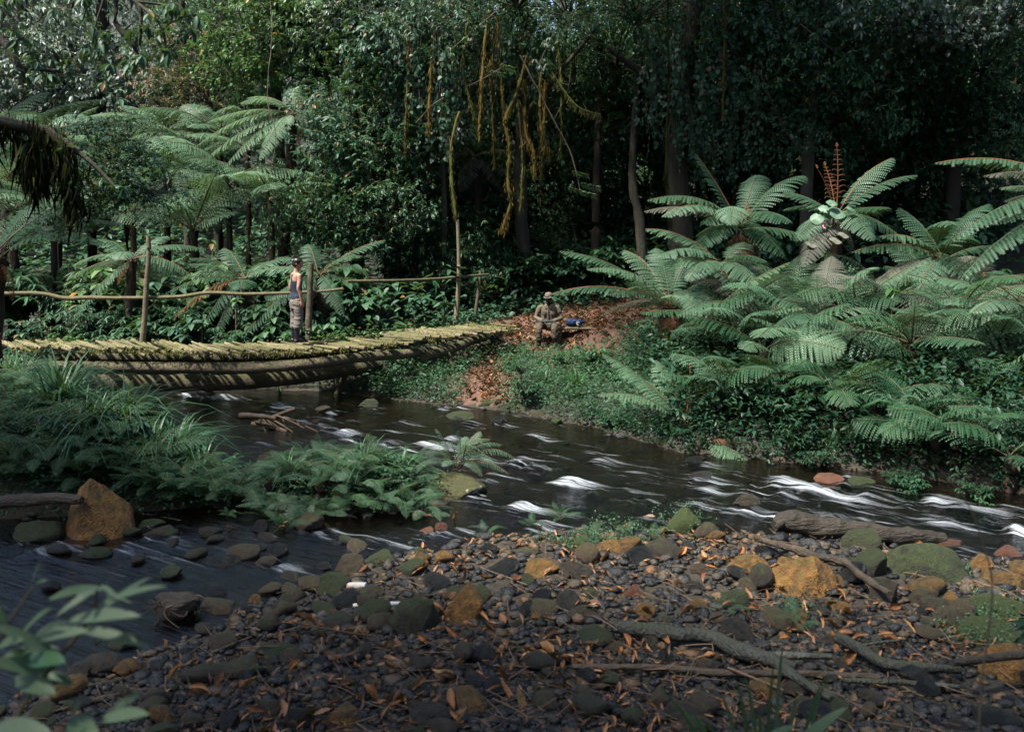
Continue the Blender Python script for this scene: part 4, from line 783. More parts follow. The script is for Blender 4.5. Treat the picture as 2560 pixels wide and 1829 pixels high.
stick('stick', 'thin stick standing out of the river edge below the leafy bank', [(1362, 1050, 18.0), (1388, 1028, 18.3), (1410, 1010, 18.5)], [.02, .02, .012], TWIG, 'stick', 12, 6)
stick('twig', 'slender twig lying by the root clump', [(730, 1555), (850, 1580), (930, 1592)], .008, TWIG, 'twig', 20, 5, lift=.08)
stick('twig', 'slender twig beside the lumpy mossy rock', [(690, 1485), (760, 1472), (820, 1462)], .007, TWIG, 'twig', 20, 5, lift=.08)
stick('twig', 'thin brown twig among leaves below the grey-green branch', [(1820, 1672), (1900, 1705), (1960, 1730)], .010, TWIG, 'twig', 20, 5, lift=.1)
stick('splinter', 'white driftwood splinter lying in the shallow pool', [(873, 1516), (940, 1518), (1030, 1508)], [.012, .03, .012], flat('bleached_wood', (.62, .58, .52), .6), 'driftwood', 20, 6, .5, lift=.02)
stick('splinter', 'short bleached wood piece behind the longer white splinter', [(870, 1470), (915, 1472)], [.03, .035], flat('bleached_wood_dark', (.5, .47, .42), .6), 'driftwood', 12, 6, .5, lift=.02)
# the heap of flood twigs caught in the stream
c0 = G(690, 1080); heap = thing('twig_heap', 'heap of pale flood-washed twigs caught in mid-stream before the bridge', 'twigs', c0)
for k, (a, b, r) in enumerate((((600, 1040), (690, 1046), .06), ((680, 1046), (740, 1022), .05), ((664, 1044), (700, 1092), .022), ((668, 1042), (740, 1086), .02), ((700, 1040), (795, 1080), .018), ((655, 1046), (690, 1090), .018), ((672, 1050), (725, 1098), .016), ((640, 1055), (690, 1070), .03), ((690, 1038), (760, 1070), .014), ((648, 1048), (668, 1088), .014), ((705, 1040), (722, 1100), .012), ((630, 1060), (720, 1078), .045), ((735, 1050), (748, 1062), .016), ((660, 1062), (728, 1088), .05))):
    d0 = c0[1] + .1 + rng.normal(0, .06); mb = MB(); tube(mb, bez(P(*a, d0 + .1), P((a[0] + b[0]) / 2, (a[1] + b[1]) / 2 - 5, d0), P(*b, d0 - .1), 10), np.linspace(r, r * .6, 10), 7, 0, .5, .2, k); part('twig', mb, TWIG, heap)
# root clump with leaves on the bar
c0 = G(440, 1540); rc = thing('root_clump', 'tangled dark clump of roots and leaves at the pool edge', 'roots', c0); mb = MB(); v = rock_verts(ICO3[0], 77, 6, .3) * [.22, .16, .14] + c0 + [0, 0, .08]; mb.add(v, ICO3[1]); part('soil_core', mb, LOGD, rc)
for k in range(16):
    a = rng.random() * 6.28; q = c0 + [.18 * math.cos(a), .14 * math.sin(a) - .03, .06 + .1 * rng.random()]; mb = MB(); tube(mb, bez(q, q + rng.normal(0, .08, 3), q + [rng.normal(0, .14), -.05 + rng.normal(0, .08), rng.normal(-.02, .07)], 8), np.linspace(.008, .003, 8), 5); part('root', mb, TWIG, rc)

# ------------------------------------------------------------------ fallen leaves
def dead_leaf(seed):
    r = np.random.default_rng(seed); nu, nv = 9, 5; u = np.linspace(0, 1, nu)[:, None]; v_ = np.linspace(-1, 1, nv)[None]
    w_ = .20 * np.sin(np.pi * np.clip(u * .96 + .02, 0, 1)) ** .8 * (1 + .2 * r.normal()); curl = r.uniform(.6, 2.4); bend = r.normal(0, .8)
    ang = v_ * curl * (.5 + .7 * u); y = w_ * np.sin(ang) / curl * (1 + 0 * u); z = w_ * (1 - np.cos(ang)) / curl * 1.3 + .25 * bend * (u - .5) ** 2 + .02 * r.normal(0, 1, (nu, nv)); x = u + .0 * v_ + .05 * bend * np.sin(u * 3)
    V = np.stack([x - .5, y + .1 * r.normal() * (u - .5) ** 2 * 4, z], -1).reshape(-1, 3); i = np.arange(nu - 1)[:, None] * nv + np.arange(nv - 1)[None]; return V, np.stack([i, i + 1, i + nv + 1, i + nv], -1).reshape(-1, 4)
DL = [dead_leaf(500 + k) for k in range(14)]
dlm = []
for k in range(14):
    for q in range(3): mb = MB(); mb.add(DL[k][0], DL[k][1], 0, (.1, .38, .72)[q]); dlm.append(mb.mesh('fallen_leaf', DEAD))
def leaf_cluster_pts(n):
    c = []
    for (px, py, sx, sy, k) in ((1180, 1450, 40, 20, 8), (1080, 1570, 90, 30, 40), (760, 1580, 120, 35, 46), (930, 1630, 120, 25, 24), (1600, 1330, 120, 25, 26), (1750, 1395, 160, 30, 22), (1450, 1600, 150, 60, 40), (1350, 1700, 250, 60, 60), (900, 1720, 260, 50, 46), (1900, 1570, 200, 40, 34), (2150, 1600, 160, 40, 22), (500, 1700, 160, 50, 30), (2000, 1430, 160, 50, 16), (1750, 1480, 160, 40, 20), (1100, 1780, 200, 40, 24), (990, 1450, 60, 20, 10), (680, 1320, 80, 12, 10), (980, 1300, 110, 8, 10)):
        for q in range(k): c.append((rng.normal(px, sx), rng.normal(py, sy)))
    rng.shuffle(c); return c[:n]
pts = [q for q in leaf_cluster_pts(600) if q[1] > 1290][:290]
for k, (px, py) in enumerate(pts):
    c = G(px, min(py, 1815)); s = rng.uniform(.09, .19)
    o = obj('fallen_leaf', dlm[int(rng.integers(0, 42))], None, c + [0, 0, .05 + .03 * rng.random()]); o.scale = (s, s * rng.uniform(.8, 1.4), s * rng.uniform(.8, 1.6)); o.rotation_euler = (rng.normal(0, .6), rng.normal(0, .45), rng.random() * 6.28)
    where = 'in the shallows below the island' if py < 1400 and px < 1250 else 'around the pyramid boulder' if px > 1750 and py < 1520 else 'on the upper gravel bar' if py < 1440 else 'around the fallen branches' if px > 1750 else 'in the middle of the gravel bar' if px > 1250 else 'near the green pool' if py < 1660 else 'along the bottom edge'
    tagd(o, 'curled brown dead leaf lying ' + where, 'leaf', 'dead leaves ' + where)
lm = MB()
def add_dead(lm, c, s):
    n = len(c); a = rng.random(n) * 6.283; pick = rng.integers(0, 14, n); V = np.stack([d[0] for d in DL])[pick] * s[:, None, None]; tl = rng.normal(0, .5, n)
    z = V[..., 2] + V[..., 0] * np.sin(tl)[:, None]; x = V[..., 0] * np.cos(a)[:, None] - V[..., 1] * np.sin(a)[:, None]; y = V[..., 0] * np.sin(a)[:, None] + V[..., 1] * np.cos(a)[:, None]
    V = np.stack([x, y, z], -1) + c[:, None]; k = V.shape[1]; lm.add(V.reshape(-1, 3), (DL[0][1][None] + (np.arange(n) * k)[:, None, None]).reshape(-1, 4), 0, np.repeat(np.clip(rng.beta(2, 2, n), 0, 1), k))
c = bar_points(5600); k_ = vnoise(c * 1.3, 44) + .25 > rng.random(len(c)) * .9; c = c[k_]; c[:, 2] += .05; add_dead(lm, c, rng.uniform(.025, .09, len(c)))
tw = MB(); c = bar_points(420); c[:, 2] += .055
for q in c: a_ = rng.random() * 6.28; l_ = rng.uniform(.06, .22); e_ = np.array([math.cos(a_), math.sin(a_), rng.normal(0, .12)]) * l_; tube(tw, bez(q - e_, q + rng.normal(0, .015, 3), q + e_, 4), rng.uniform(.002, .005), 4, 0, rng.random(), caps=False)
tagd(obj('twig_litter', tw.mesh('twig_litter', TWIG)), 'thin broken twigs strewn between the stones of the bar', 'twigs', kind='stuff')
tagd(obj('leaf_litter', lm.mesh('leaf_litter', DEAD)), 'brown leaf litter scattered between the pebbles of the bar', 'leaf litter', kind='stuff')
lm = MB(); n = 3600; q = np.stack([rng.normal(1.5, 1.9, n), rng.normal(24.2, 1.6, n)], 1); q2 = np.stack([rng.normal(-.35, .35, 500), rng.uniform(18.9, 22.5, 500)], 1); q = np.concatenate([q, q2]); q = q[(q[:, 1] > shore_far(q[:, 0]) + .2)]
c = np.column_stack([q, height(q[:, 0], q[:, 1]) + .03]); add_dead(lm, c, rng.uniform(.07, .2, len(c)))
tagd(obj('leaf_litter', lm.mesh('leaf_litter', DEAD)), 'reddish-brown leaf litter covering the path around the bench', 'leaf litter', kind='stuff')

# ------------------------------------------------------------------ shared plant meshes
def sprays(mb, org, out_, nl, size, tm, droop=.5, twig=.0, m=0, whorl=True):
    n = len(org); out_ = nrm(out_); a0 = rng.random(n) * 6.283; S, N = frame(out_.copy(), nrm(rng.normal(0, 1, (n, 3)))); sz = size * rng.uniform(.65, 1.2, n)
    for k in range(nl):
        if whorl:
            a = a0 + 6.283 * k / nl + rng.normal(0, .2, n); d = out_ * .45 + (np.cos(a)[:, None] * S + np.sin(a)[:, None] * N) + [0, 0, -droop]; o = org + d * .01
        else:
            sg = 1 if k % 2 else -1; o = org + out_ * (twig * (k / nl))[..., None] if np.ndim(twig) else org + out_ * twig * k / nl; d = out_ * .6 + sg * S * .9 + [0, 0, -droop]
        leaves(mb, tm, o, d + rng.normal(0, .12, (n, 3)), sz * rng.uniform(.8, 1.1, n), tint=np.clip(rng.normal(.5, .27, n), 0, 1), m=m, roll=.25)
def crown_mesh(name, rx, rz, ncl, per, nl, size, tm, droop=.5, whorl=True, twig=0., spread=.28, shell=.55):
    mb = MB(); c = nrm(rng.normal(0, 1, (ncl, 3))) * (rng.uniform(shell, 1, ncl) ** .6)[:, None] * [rx, rx, rz]
    o = np.repeat(c, per, 0) + rng.normal(0, spread, (ncl * per, 3)) * [rx * .75, rx * .75, rz * .55]; d = nrm(o / [rx, rx, rz]) + rng.normal(0, .55, o.shape) + [0, 0, .25]
    sprays(mb, o, d, nl, size, tm, droop, twig, 0, whorl)
    for q in c:                                       # twigs carrying the clumps
        tube(mb, bez((0, 0, -rz * .4), q * .5 + [0, 0, -.1 * rz], q, 8), np.linspace(.035, .008, 8), 4, 1, .5, caps=False)
    return mb.mesh(name, [LEAF_A, BARK])
CR = {'a': crown_mesh('foliage', 1.9, 1.5, 26, 17, 6, .21, LEAF, .45), 'b': crown_mesh('foliage', 1.9, 1.6, 30, 18, 7, .135, LEAF, .2, False, .32),
      'w': crown_mesh('foliage', 1.9, 1.4, 24, 15, 5, .24, LEAFW, .6), 'n': crown_mesh('foliage', 1.9, 1.6, 26, 17, 7, .19, LEAFN, .8), 's': crown_mesh('foliage', 2.0, 1.6, 34, 34, 5, .10, TINY, .3, False, .2)}
def curtain_mesh(L, n, w, size, tm):
    mb = MB(); st = rng.normal(0, w, (n, 2)) * [1, .5]
    for q in st:
        l = L * rng.uniform(.45, 1); k = int(l / .13); z = -np.linspace(0, l, k); p_ = np.column_stack([q[0] + .05 * np.sin(z * 3 + q[0] * 9), q[1] + .05 * np.cos(z * 2.3), z]); tube(mb, p_, .006, 3, 1, .5, caps=False)
        for r in range(2): leaves(mb, tm, p_ + rng.normal(0, .08, p_.shape), np.column_stack([rng.normal(0, .6, (k, 2)), -np.ones(k)]), size * rng.uniform(.6, 1.2, k), up=np.column_stack([rng.normal(0, .6, k), -np.ones(k), .5 * np.ones(k)]), roll=.4)
    return mb.mesh('leaves', [LEAF_B, VINE])
CU = [curtain_mesh(3.2, 9, .35, .14, HEART), curtain_mesh(2.6, 12, .5, .12, LEAF), curtain_mesh(4.0, 7, .28, .15, HEART)]
def shrub_mesh(R_, Hh, ns, nl, size, tm, droop=.35):
    mb = MB(); 
    for k in range(ns):
        a = rng.random() * 6.283; r = R_ * rng.uniform(.2, 1) ** .7; h = Hh * rng.uniform(.45, 1) * (1 - .35 * (r / R_)); tip = np.array([r * math.cos(a), r * math.sin(a), h]); p_ = bez((0, 0, 0), tip * [.3, .3, .7], tip, 10); tube(mb, p_, np.linspace(.008, .003, 10), 4, 1, .5, caps=False)
        q = p_[3:]; kk = len(q); T = nrm(np.gradient(q, axis=0)); S, N = frame(T)
        for sg in (1, -1): leaves(mb, tm, q, T * .35 + sg * S + [0, 0, -droop] + rng.normal(0, .25, (kk, 3)), size * rng.uniform(.7, 1.15, kk), roll=.2)
        leaves(mb, tm, np.repeat(tip[None], nl, 0), np.column_stack([np.cos(np.arange(nl) * 6.283 / nl + a), np.sin(np.arange(nl) * 6.283 / nl + a), np.full(nl, -droop * .6)]), size * 1.1, roll=.15)
    return mb.mesh('foliage', [LEAF_A, VINE])
SH = {'n': shrub_mesh(.6, .95, 22, 5, .17, LEAFN), 'l': shrub_mesh(.6, .9, 24, 5, .16, LEAF), 't': shrub_mesh(.5, .6, 40, 5, .075, LEAF, .1), 'w': shrub_mesh(.55, .8, 16, 5, .21, LEAFW, .5)}
def fr_mesh(arch, droop, np_=18, det=6, L=1., w=.34, sweep=.35, lod=True, fat=.5):
    mb = MB(); frond(mb, (0, 0, 0), (L * .92, 0, L * .1), arch, w, np_, det, droop, lod=lod, sweep=sweep, fat=fat); return mb.mesh('frond', [FERN, RACH])
FRV = [fr_mesh(.26, .3, 24, 10, fat=.45), fr_mesh(.32, .25, 26, 10, w=.28, fat=.45), fr_mesh(.18, .35, 22, 10, w=.36, fat=.44), fr_mesh(.28, .2, 28, 10, w=.30, fat=.45), fr_mesh(.36, .3, 24, 10, w=.33, sweep=.5, fat=.44), fr_mesh(.12, .25, 26, 10, w=.26, sweep=.15, fat=.45), fr_mesh(.3, .35, 22, 10, w=.34, fat=.42)]
FRS = [fr_mesh(.35, .2, 20, 5, 1., .20, .25, fat=.36), fr_mesh(.5, .25, 20, 5, 1., .17, .3, fat=.36), fr_mesh(.2, .2, 18, 5, 1., .22, .35, fat=.36)]
def setmat(o, m, i=0):
    o.material_slots[i].link = 'OBJECT'; o.material_slots[i].material = m
def inst(name, me, parent, loc=(0, 0, 0), rot=(0, 0, 0), sc=1., mat_=None, kind=None):
    o = obj(name, me, parent, loc); o.rotation_euler = rot; o.scale = (sc,) * 3 if np.isscalar(sc) else sc
    if mat_: setmat(o, mat_)
    if kind: o['kind'] = kind
    return o

# ------------------------------------------------------------------ tree ferns
def tree_fern(label, crown, base, fronds, mat_=FERN, fill=0, fill_len=1.4, fiddles=(), r=.12, group=None, name='tree_fern', mats=None, det=9, fillmat=None):
    c = P(*crown); b = c.copy() if base is None else P(*base)
    gz = H(b[0], b[1]); 
    if base is not None: b[2] = gz - .05
    t = thing(name, label, 'tree fern' if base is not None else 'fern', b if base is not None else (c[0], c[1], c[2] - .05), group=group)
    if base is not None:
        mb = MB(); k = 14; p_ = spline([b, b * .6 + c * .4 + [rng.normal(0, .05), 0, 0], c - [0, 0, .02]], k); tube(mb, p_, np.interp(np.linspace(0, 1, k), [0, .2, .8, 1], [r * 1.25, r, r * .95, r * .8]), 10, 0, .5, .35, 4, freq=9)
        hang_moss(mb, p_, 260, .22, 0, .012, r * .8); part('trunk', mb, BARKF, t)
    for k, f in enumerate(fronds):
        tip = P(f[0], f[1], crown[2] + f[2]); arch = f[3]; wd = f[4] if len(f) > 4 else .36; mt = f[5] if len(f) > 5 and f[5] else mat_; L = np.linalg.norm(tip - c)
        mb = MB(); frond(mb, c + rng.normal(0, .03, 3), tip, arch, wd, max(14, int(17 + 6 * L)), det + 2, f[6] if len(f) > 6 else .32, side=rng.normal(0, .04), fat=.5 if det > 5 else .38, tint=np.clip(rng.normal(.5, .15), 0, 1)); o = part('frond', mb, [mt, RACH_O if (k % 3 == 0 and mt is FERN) else RACH], t)
        if mt is FERN_B: tagd(o, 'dead brown frond')
        if mt is FERN_G: tagd(o, 'old grey frond')
    off = c - np.array(t.location)
    if base is not None:                              # a skirt of dead fronds round the trunk
        for k in range(4): o = inst('frond', FRV[int(rng.integers(7))], t, off - [0, 0, .05], (rng.normal(0, .3), rng.uniform(.9, 1.35), rng.random() * 6.28), rng.uniform(.6, 1.0), FERN_B if k % 2 else FERN_G); tagd(o, 'dead frond hanging against the trunk')
    for k in range(fill):
        a = 6.283 * (k + rng.random() * .6) / fill; inst('frond', FRV[int(rng.integers(7))], t, off, (0, rng.normal(-.05, .25), a), fill_len * rng.uniform(.7, 1.1), fillmat or mat_)
    for (fx, fy, dd, wv) in fiddles:                  # uncurling crosiers
        tip = P(fx, fy, crown[2] + dd); mb = MB(); p_ = bez(c, (c + tip) / 2 + [.06, 0, .12], tip, 14); tube(mb, p_, np.linspace(.014, .006, 14), 6)
        if wv:
            for q in range(4, 14):
                for sg in (1, -1):
                    l = .17 * (1 - (q - 4) / 11); a = np.linspace(0, 2.6, 6); tube(mb, p_[q] + np.stack([sg * l * np.sin(a * .6), 0 * a, l * .35 * np.sin(a) - .05 * a * l], 1), np.linspace(.005, .003, 6), 4)
        a = np.linspace(0, 7.5, 14); tube(mb, tip + np.stack([.03 * (1 - a / 9) * np.sin(a), 0 * a, .03 * (1 - np.cos(a) * (1 - a / 9)) - .0], 1), np.linspace(.010, .006, 14), 5); tagd(part('fiddlehead', mb, RACH_O, t), 'orange uncurling fiddlehead')
    return t
G_, B_, L_, D_ = FERN_G, FERN_B, FERN_L, FERN_D
tree_fern('tree fern with tall upright frond like a ladder, left of the orange crosier', (1850, 570, 19.3), (1860, 860, 19.4),
  [(1740, 385, .2, .10, .50, None, .22), (2010, 440, .8, .30, .45), (1620, 500, -.6, .30, .48), (1612, 528, .3, .26, .40, G_), (1830, 560, -1.6, .42, .42), (1975, 555, -1.4, .34, .45), (1660, 540, -1.3, .30, .42), (2080, 620, -.3, .2, .4), (1900, 440, 1.6, .35, .40), (1960, 640, -.9, .3, .4, D_), (1720, 640, -1.0, .3, .4, D_)], fiddles=((1868, 520, -.5, 1),), fill=4, fill_len=1.2, fillmat=D_)
tree_fern('tree fern crowned by tall orange crosiers above round pale leaves', (2090, 545, 18.8), (2090, 840, 18.8),
  [(2230, 395, .5, .22, .42), (2292, 438, .0, .24, .34), (1960, 480, .6, .2, .36), (1990, 600, -.8, .3, .4), (2250, 590, -.6, .3, .4), (2180, 600, -1.2, .35, .4), (2010, 665, -1.0, .3, .4, G_)], fiddles=((2092, 365, -.1, 1), (2042, 420, -.2, 0), (2062, 412, .1, 1)), fill=3, fillmat=D_)
tree_fern('tree fern with long frond arching over the seated person', (1672, 765, 18.9), (1682, 905, 18.9),
  [(1368, 738, .4, .24, .30), (1400, 628, .2, .22, .36), (1470, 672, -.8, .28, .40), (1520, 735, -.6, .26, .36), (1850, 690, .2, .30, .40), (1640, 620, .9, .36, .36), (1560, 625, .8, .3, .38), (1800, 740, -.7, .30, .36), (1735, 640, 1.0, .4, .36), (1500, 790, .7, .25, .34, G_)], fill=4, fill_len=.9, fillmat=D_, r=.17)
tree_fern('tree fern in mid bank with pale green fan of level fronds', (1800, 660, 18.3), (1815, 900, 18.2),
  [(1615, 572, .2, .25, .40), (1650, 640, -.7, .28, .40), (1860, 605, .3, .30, .36), (1720, 700, -1.0, .3, .36), (1960, 690, -.2, .25, .4), (1900, 720, -1.0, .3, .38), (1700, 590, .6, .2, .34)], fill=3, fillmat=D_)
tree_fern('low fern at the waterline with brown crosier and bright pale fronds', (1712, 1062, 15.9), None,
  [(1508, 884, .4, .16, .36, L_), (1496, 986, -.4, .26, .30, L_), (1560, 935, .6, .3, .34), (1925, 915, .4, .26, .34), (1790, 900, .8, .22, .34), (1800, 960, -.2, .3, .3), (1640, 900, .8, .2, .30, L_), (1880, 980, .0, .3, .30)], fiddles=((1725, 918, 0, 0),), name='fern')
tree_fern('fern with bright upright horizontal-barred frond in the middle of the right bank', (2050, 800, 16.9), None,
  [(2040, 690, -.1, .1, .38, L_, .2), (2240, 790, -.2, .3, .40), (1825, 742, .2, .26, .36), (2080, 640, 1.0, .2, .4, G_), (2280, 740, .4, .28, .36), (1930, 830, -.7, .3, .34), (2180, 860, -.7, .32, .36), (1960, 720, .6, .3, .36)], name='fern', fill=3, fill_len=.8, fillmat=D_)
tree_fern('tree fern whose fronds reach in from beyond the frame edge above the bank', (2760, 520, 17.4), (2760, 950, 17.4),
  [(2338, 408, .0, .26, .42), (2460, 440, .5, .3, .40, G_), (2380, 600, -.4, .32, .44), (2480, 560, -.2, .2, .40), (2400, 700, -.5, .28, .42), (2500, 470, .8, .2, .4)], fill=3, fill_len=1.8)
tree_fern('tree fern at the frame edge with tiers of large drooping fronds', (2620, 830, 15.9), (2630, 1080, 15.9),
  [(2285, 850, -.2, .20, .44), (2320, 935, -.5, .26, .44), (2310, 1030, -.6, .26, .38, G_), (2300, 760, .4, .26, .42), (2340, 1130, -.4, .20, .30, B_), (2330, 690, .6, .2, .40), (2430, 780, -1.2, .35, .40), (2290, 930, .5, .3, .42, G_), (2480, 720, .2, .3, .4)], fill=4, fill_len=1.5, fiddles=((2460, 690, -.6, 1),))
tree_fern('tree fern with silvery fan fronds behind the broad-leaved weeds', (2350, 650, 18.4), (2360, 900, 18.3),
  [(2200, 590, -.4, .28, .42), (2250, 520, .6, .22, .40), (2470, 510, .6, .24, .42), (2130, 630, -.2, .26, .40), (2520, 620, -.6, .26, .40), (2380, 560, -1.2, .42, .42), (2300, 720, -1.0, .3, .42), (2180, 720, -.6, .26, .36, G_), (2440, 700, -1.0, .3, .4)], fill=3, fillmat=D_)
tree_fern('fern low on the right bank above the palm-like leaf', (2150, 935, 15.7), None,
  [(2045, 960, -.3, .3, .30), (1950, 905, .3, .26, .30), (2270, 905, .0, .26, .30), (2230, 860, .5, .2, .30), (2070, 870, .4, .24, .28), (2160, 850, .6, .2, .3), (2330, 960, -.3, .3, .3, D_)], name='fern')
tree_fern('small dark fern with scaly fronds hanging to the water on the right bank', (1955, 1085, 15.3), None,
  [(1900, 1120, -.2, .3, .16), (2010, 1115, -.2, .35, .16), (1945, 1155, -.3, .3, .16), (1910, 1070, .1, .3, .16), (2000, 1070, .1, .3, .16), (1985, 1150, -.3, .3, .15)], name='fern', mat_=D_, det=6)
tree_fern('fallen yellowing fern frond cluster trailing in the water', (1770, 1100, 15.3), None, [(1880, 1158, -.5, .1, .22, L_), (1830, 1145, -.4, .05, .2, L_), (1760, 1110, .1, .3, .2, L_), (1850, 1110, .0, .2, .18, B_)], name='fern')
tree_fern('fern under weeds at the right waterline below the dead frond', (2470, 1190, 13.9), None, [(2350, 1215, -.2, .3, .22), (2380, 1180, .1, .3, .22), (2560, 1180, .2, .3, .22), (2450, 1230, -.3, .3, .2), (2520, 1240, -.3, .3, .2), (2420, 1150, .2, .3, .22)], name='fern', mat_=D_)
# behind the bridge and on the left
tree_fern('fern behind the handrail post with pale fronds hanging to the deck', (330, 650, 22.6), (330, 850, 22.6), [(165, 700, .2, .2, .36), (180, 800, -.6, .2, .34), (515, 625, .2, .26, .38), (480, 690, -.2, .28, .36), (230, 600, .6, .25, .36), (420, 590, .8, .25, .36), (270, 640, -.8, .3, .34), (500, 740, .0, .3, .32, D_)], fill=3)
tree_fern('fern behind the bridge with a rust-brown dead frond', (610, 700, 22.4), (600, 850, 22.4), [(432, 800, -.2, .26, .36, B_), (440, 700, .3, .24, .36), (500, 830, -.6, .3, .34, D_), (560, 620, .6, .25, .36), (420, 730, -.5, .25, .3, D_), (720, 640, .3, .2, .36), (520, 880, -.5, .2, .30), (470, 660, .4, .2, .34)], fill=3, fillmat=D_)
tree_fern('fern behind the standing person with long frond drooping to the deck', (800, 690, 22.0), (800, 850, 22.2), [(588, 866, -.7, .24, .36), (615, 690, .2, .24, .40), (700, 650, .7, .3, .36), (962, 600, .4, .18, .36), (905, 640, -.5, .28, .34), (860, 790, -.8, .3, .30), (740, 760, -.6, .3, .34), (640, 800, -.2, .28, .34, D_), (900, 720, .0, .28, .30), (770, 610, .8, .3, .34), (670, 750, -.8, .2, .34)], fill=2)
tree_fern('sunlit tree fern behind the bridge with tiered fronds sweeping down to the left', (735, 285, 26), (690, 740, 26), [(468, 445, -.4, .22, .46), (485, 370, -.1, .22, .44), (520, 305, .2, .2, .44), (620, 245, .6, .25, .40), (880, 300, .4, .25, .42), (560, 420, -.9, .25, .44), (850, 380, -.6, .28, .42, D_), (650, 400, -1.2, .3, .42), (740, 220, 1.0, .3, .4)], mat_=L_, fill=2, r=.14)
tree_fern('sunlit tree fern far behind the moss-hung branch with level pale crown', (420, 330, 27.5), (425, 760, 27.5), [(225, 290, .0, .25, .44), (300, 265, .6, .25, .44), (500, 300, .3, .25, .42), (250, 400, -.6, .25, .46), (570, 380, -.2, .25, .42), (360, 420, -1.1, .3, .46), (480, 420, -1.0, .3, .44), (520, 270, .8, .2, .42), (190, 350, .2, .2, .4)], mat_=L_, fill=2)
tree_fern('sunlit tree fern low in the clearing above the left handrail', (230, 500, 26.5), (230, 760, 26.5), [(40, 480, .0, .25, .44), (60, 560, -.6, .25, .44), (420, 520, .2, .25, .44), (380, 600, -.5, .25, .42), (130, 430, .6, .25, .44), (330, 430, .6, .25, .44), (200, 610, -1.0, .3, .44)], mat_=L_, fill=2)
tree_fern('sunlit tree fern in the clearing nearest the frame edge', (20, 400, 28), (20, 760, 28), [(170, 400, .0, .25, .44), (-120, 470, .0, .25, .44), (140, 470, -.6, .25, .44), (90, 340, .6, .25, .44), (-60, 350, .6, .2, .44)], mat_=L_, fill=2)
tree_fern('dark tree fern silhouetted at the frame edge with thin arching stems', (-5, 640, 16.2), (-15, 900, 16.2), [(300, 560, .2, .30, .46, None, .2), (180, 520, .8, .35, .46, None, .2), (265, 610, -.4, .32, .42), (-200, 600, .2, .3, .44), (110, 500, 1.0, .3, .42), (330, 500, .6, .32, .42)], mat_=D_, r=.14, fill=2)
tree_fern('shaded tree fern reaching in at the frame edge with feathery fronds below the moss-hung branches', (-75, 420, 14.6), (-80, 900, 14.6), [(372, 318, .0, .24, .46, None, .2), (265, 250, .4, .26, .42, None, .2), (250, 372, -.6, .26, .44), (120, 230, .8, .3, .42), (130, 450, -.6, .3, .4), (-300, 330, .2, .3, .42)], mat_=D_, fill=1, r=.14)
tree_fern('grey dead-fronded tree fern deep in shade behind the hanging lianas', (1190, 390, 28), (1190, 700, 28), [(1050, 340, .2, .22, .42, G_), (1260, 480, -.3, .2, .40, G_), (1150, 480, -.6, .22, .40, G_), (1060, 400, -.2, .22, .4, G_), (1290, 380, .4, .2, .4, G_), (1180, 310, .6, .3, .4)], mat_=D_, fill=2)
# the fern on the island and little ferns on the bar
tree_fern('bushy fern with arching fronds on the island tip behind the white-lichen boulder', (1148, 1168, 13.45), None, [(1062, 1128, -.1, .42, .13), (1090, 1072, .0, .35, .14), (1072, 1100, .2, .4, .13), (1200, 1078, .2, .3, .14), (1255, 1112, .0, .45, .13), (1297, 1152, -.1, .5, .13), (1272, 1185, -.3, .45, .12), (1148, 1075, .0, .2, .13), (1110, 1165, -.4, .45, .12), (1225, 1098, -.2, .4, .13), (1180, 1110, -.5, .5, .13), (1120, 1110, -.4, .45, .13), (1070, 1160, -.2, .4, .11), (1240, 1160, -.5, .45, .12), (1165, 1090, .3, .25, .13), (1205, 1190, -.5, .5, .12)], det=5, name='fern')
def fill_ferns(spots, label, group, mats, nf=8, L=1.1, small=False, cap=1.1):
    for (px, py, d) in spots:
        c = P(px, py, d); z = H(c[0], c[1]); c[2] = min(max(c[2], z + .1), z + (.25 if small else cap)); t = thing('fern', label, 'fern', (c[0], c[1], z), 0, group)
        if c[2] - z > .2: mb = MB(); tube(mb, spline([(c[0], c[1], z - .1), (c[0] + .04, c[1], (z + c[2]) / 2), c], 8), .08, 8, 0, .5, .3, 2); part('trunk', mb, BARKF, t)
        for k in range(nf): inst('frond', (FRS[k % 3] if small else FRV[int(rng.integers(7))]), t, (0, 0, c[2] - z), (rng.normal(0, .25), rng.uniform(-.55, .05), 6.283 * (k + .9 * rng.random()) / nf), L * rng.uniform(.55, 1.3), mats[int(rng.integers(len(mats)))])
def small_fern(px, py, L, n, label, mat_=FERN_D, cat='fern', lift=0., spread=1., d=None, group=None):
    c = G(px, py) if d is None else P(px, py, d); t = thing('small_fern', label, cat, c + [0, 0, lift], rng.random() * 6.28, group)
    for k in range(n): inst('frond', FRS[k % 3], t, (0, 0, 0), (rng.normal(0, .15), rng.uniform(-.75, -.05) * spread, 6.283 * (k + .5 * rng.random()) / n), L * rng.uniform(.6, 1.1), mat_)
    return t
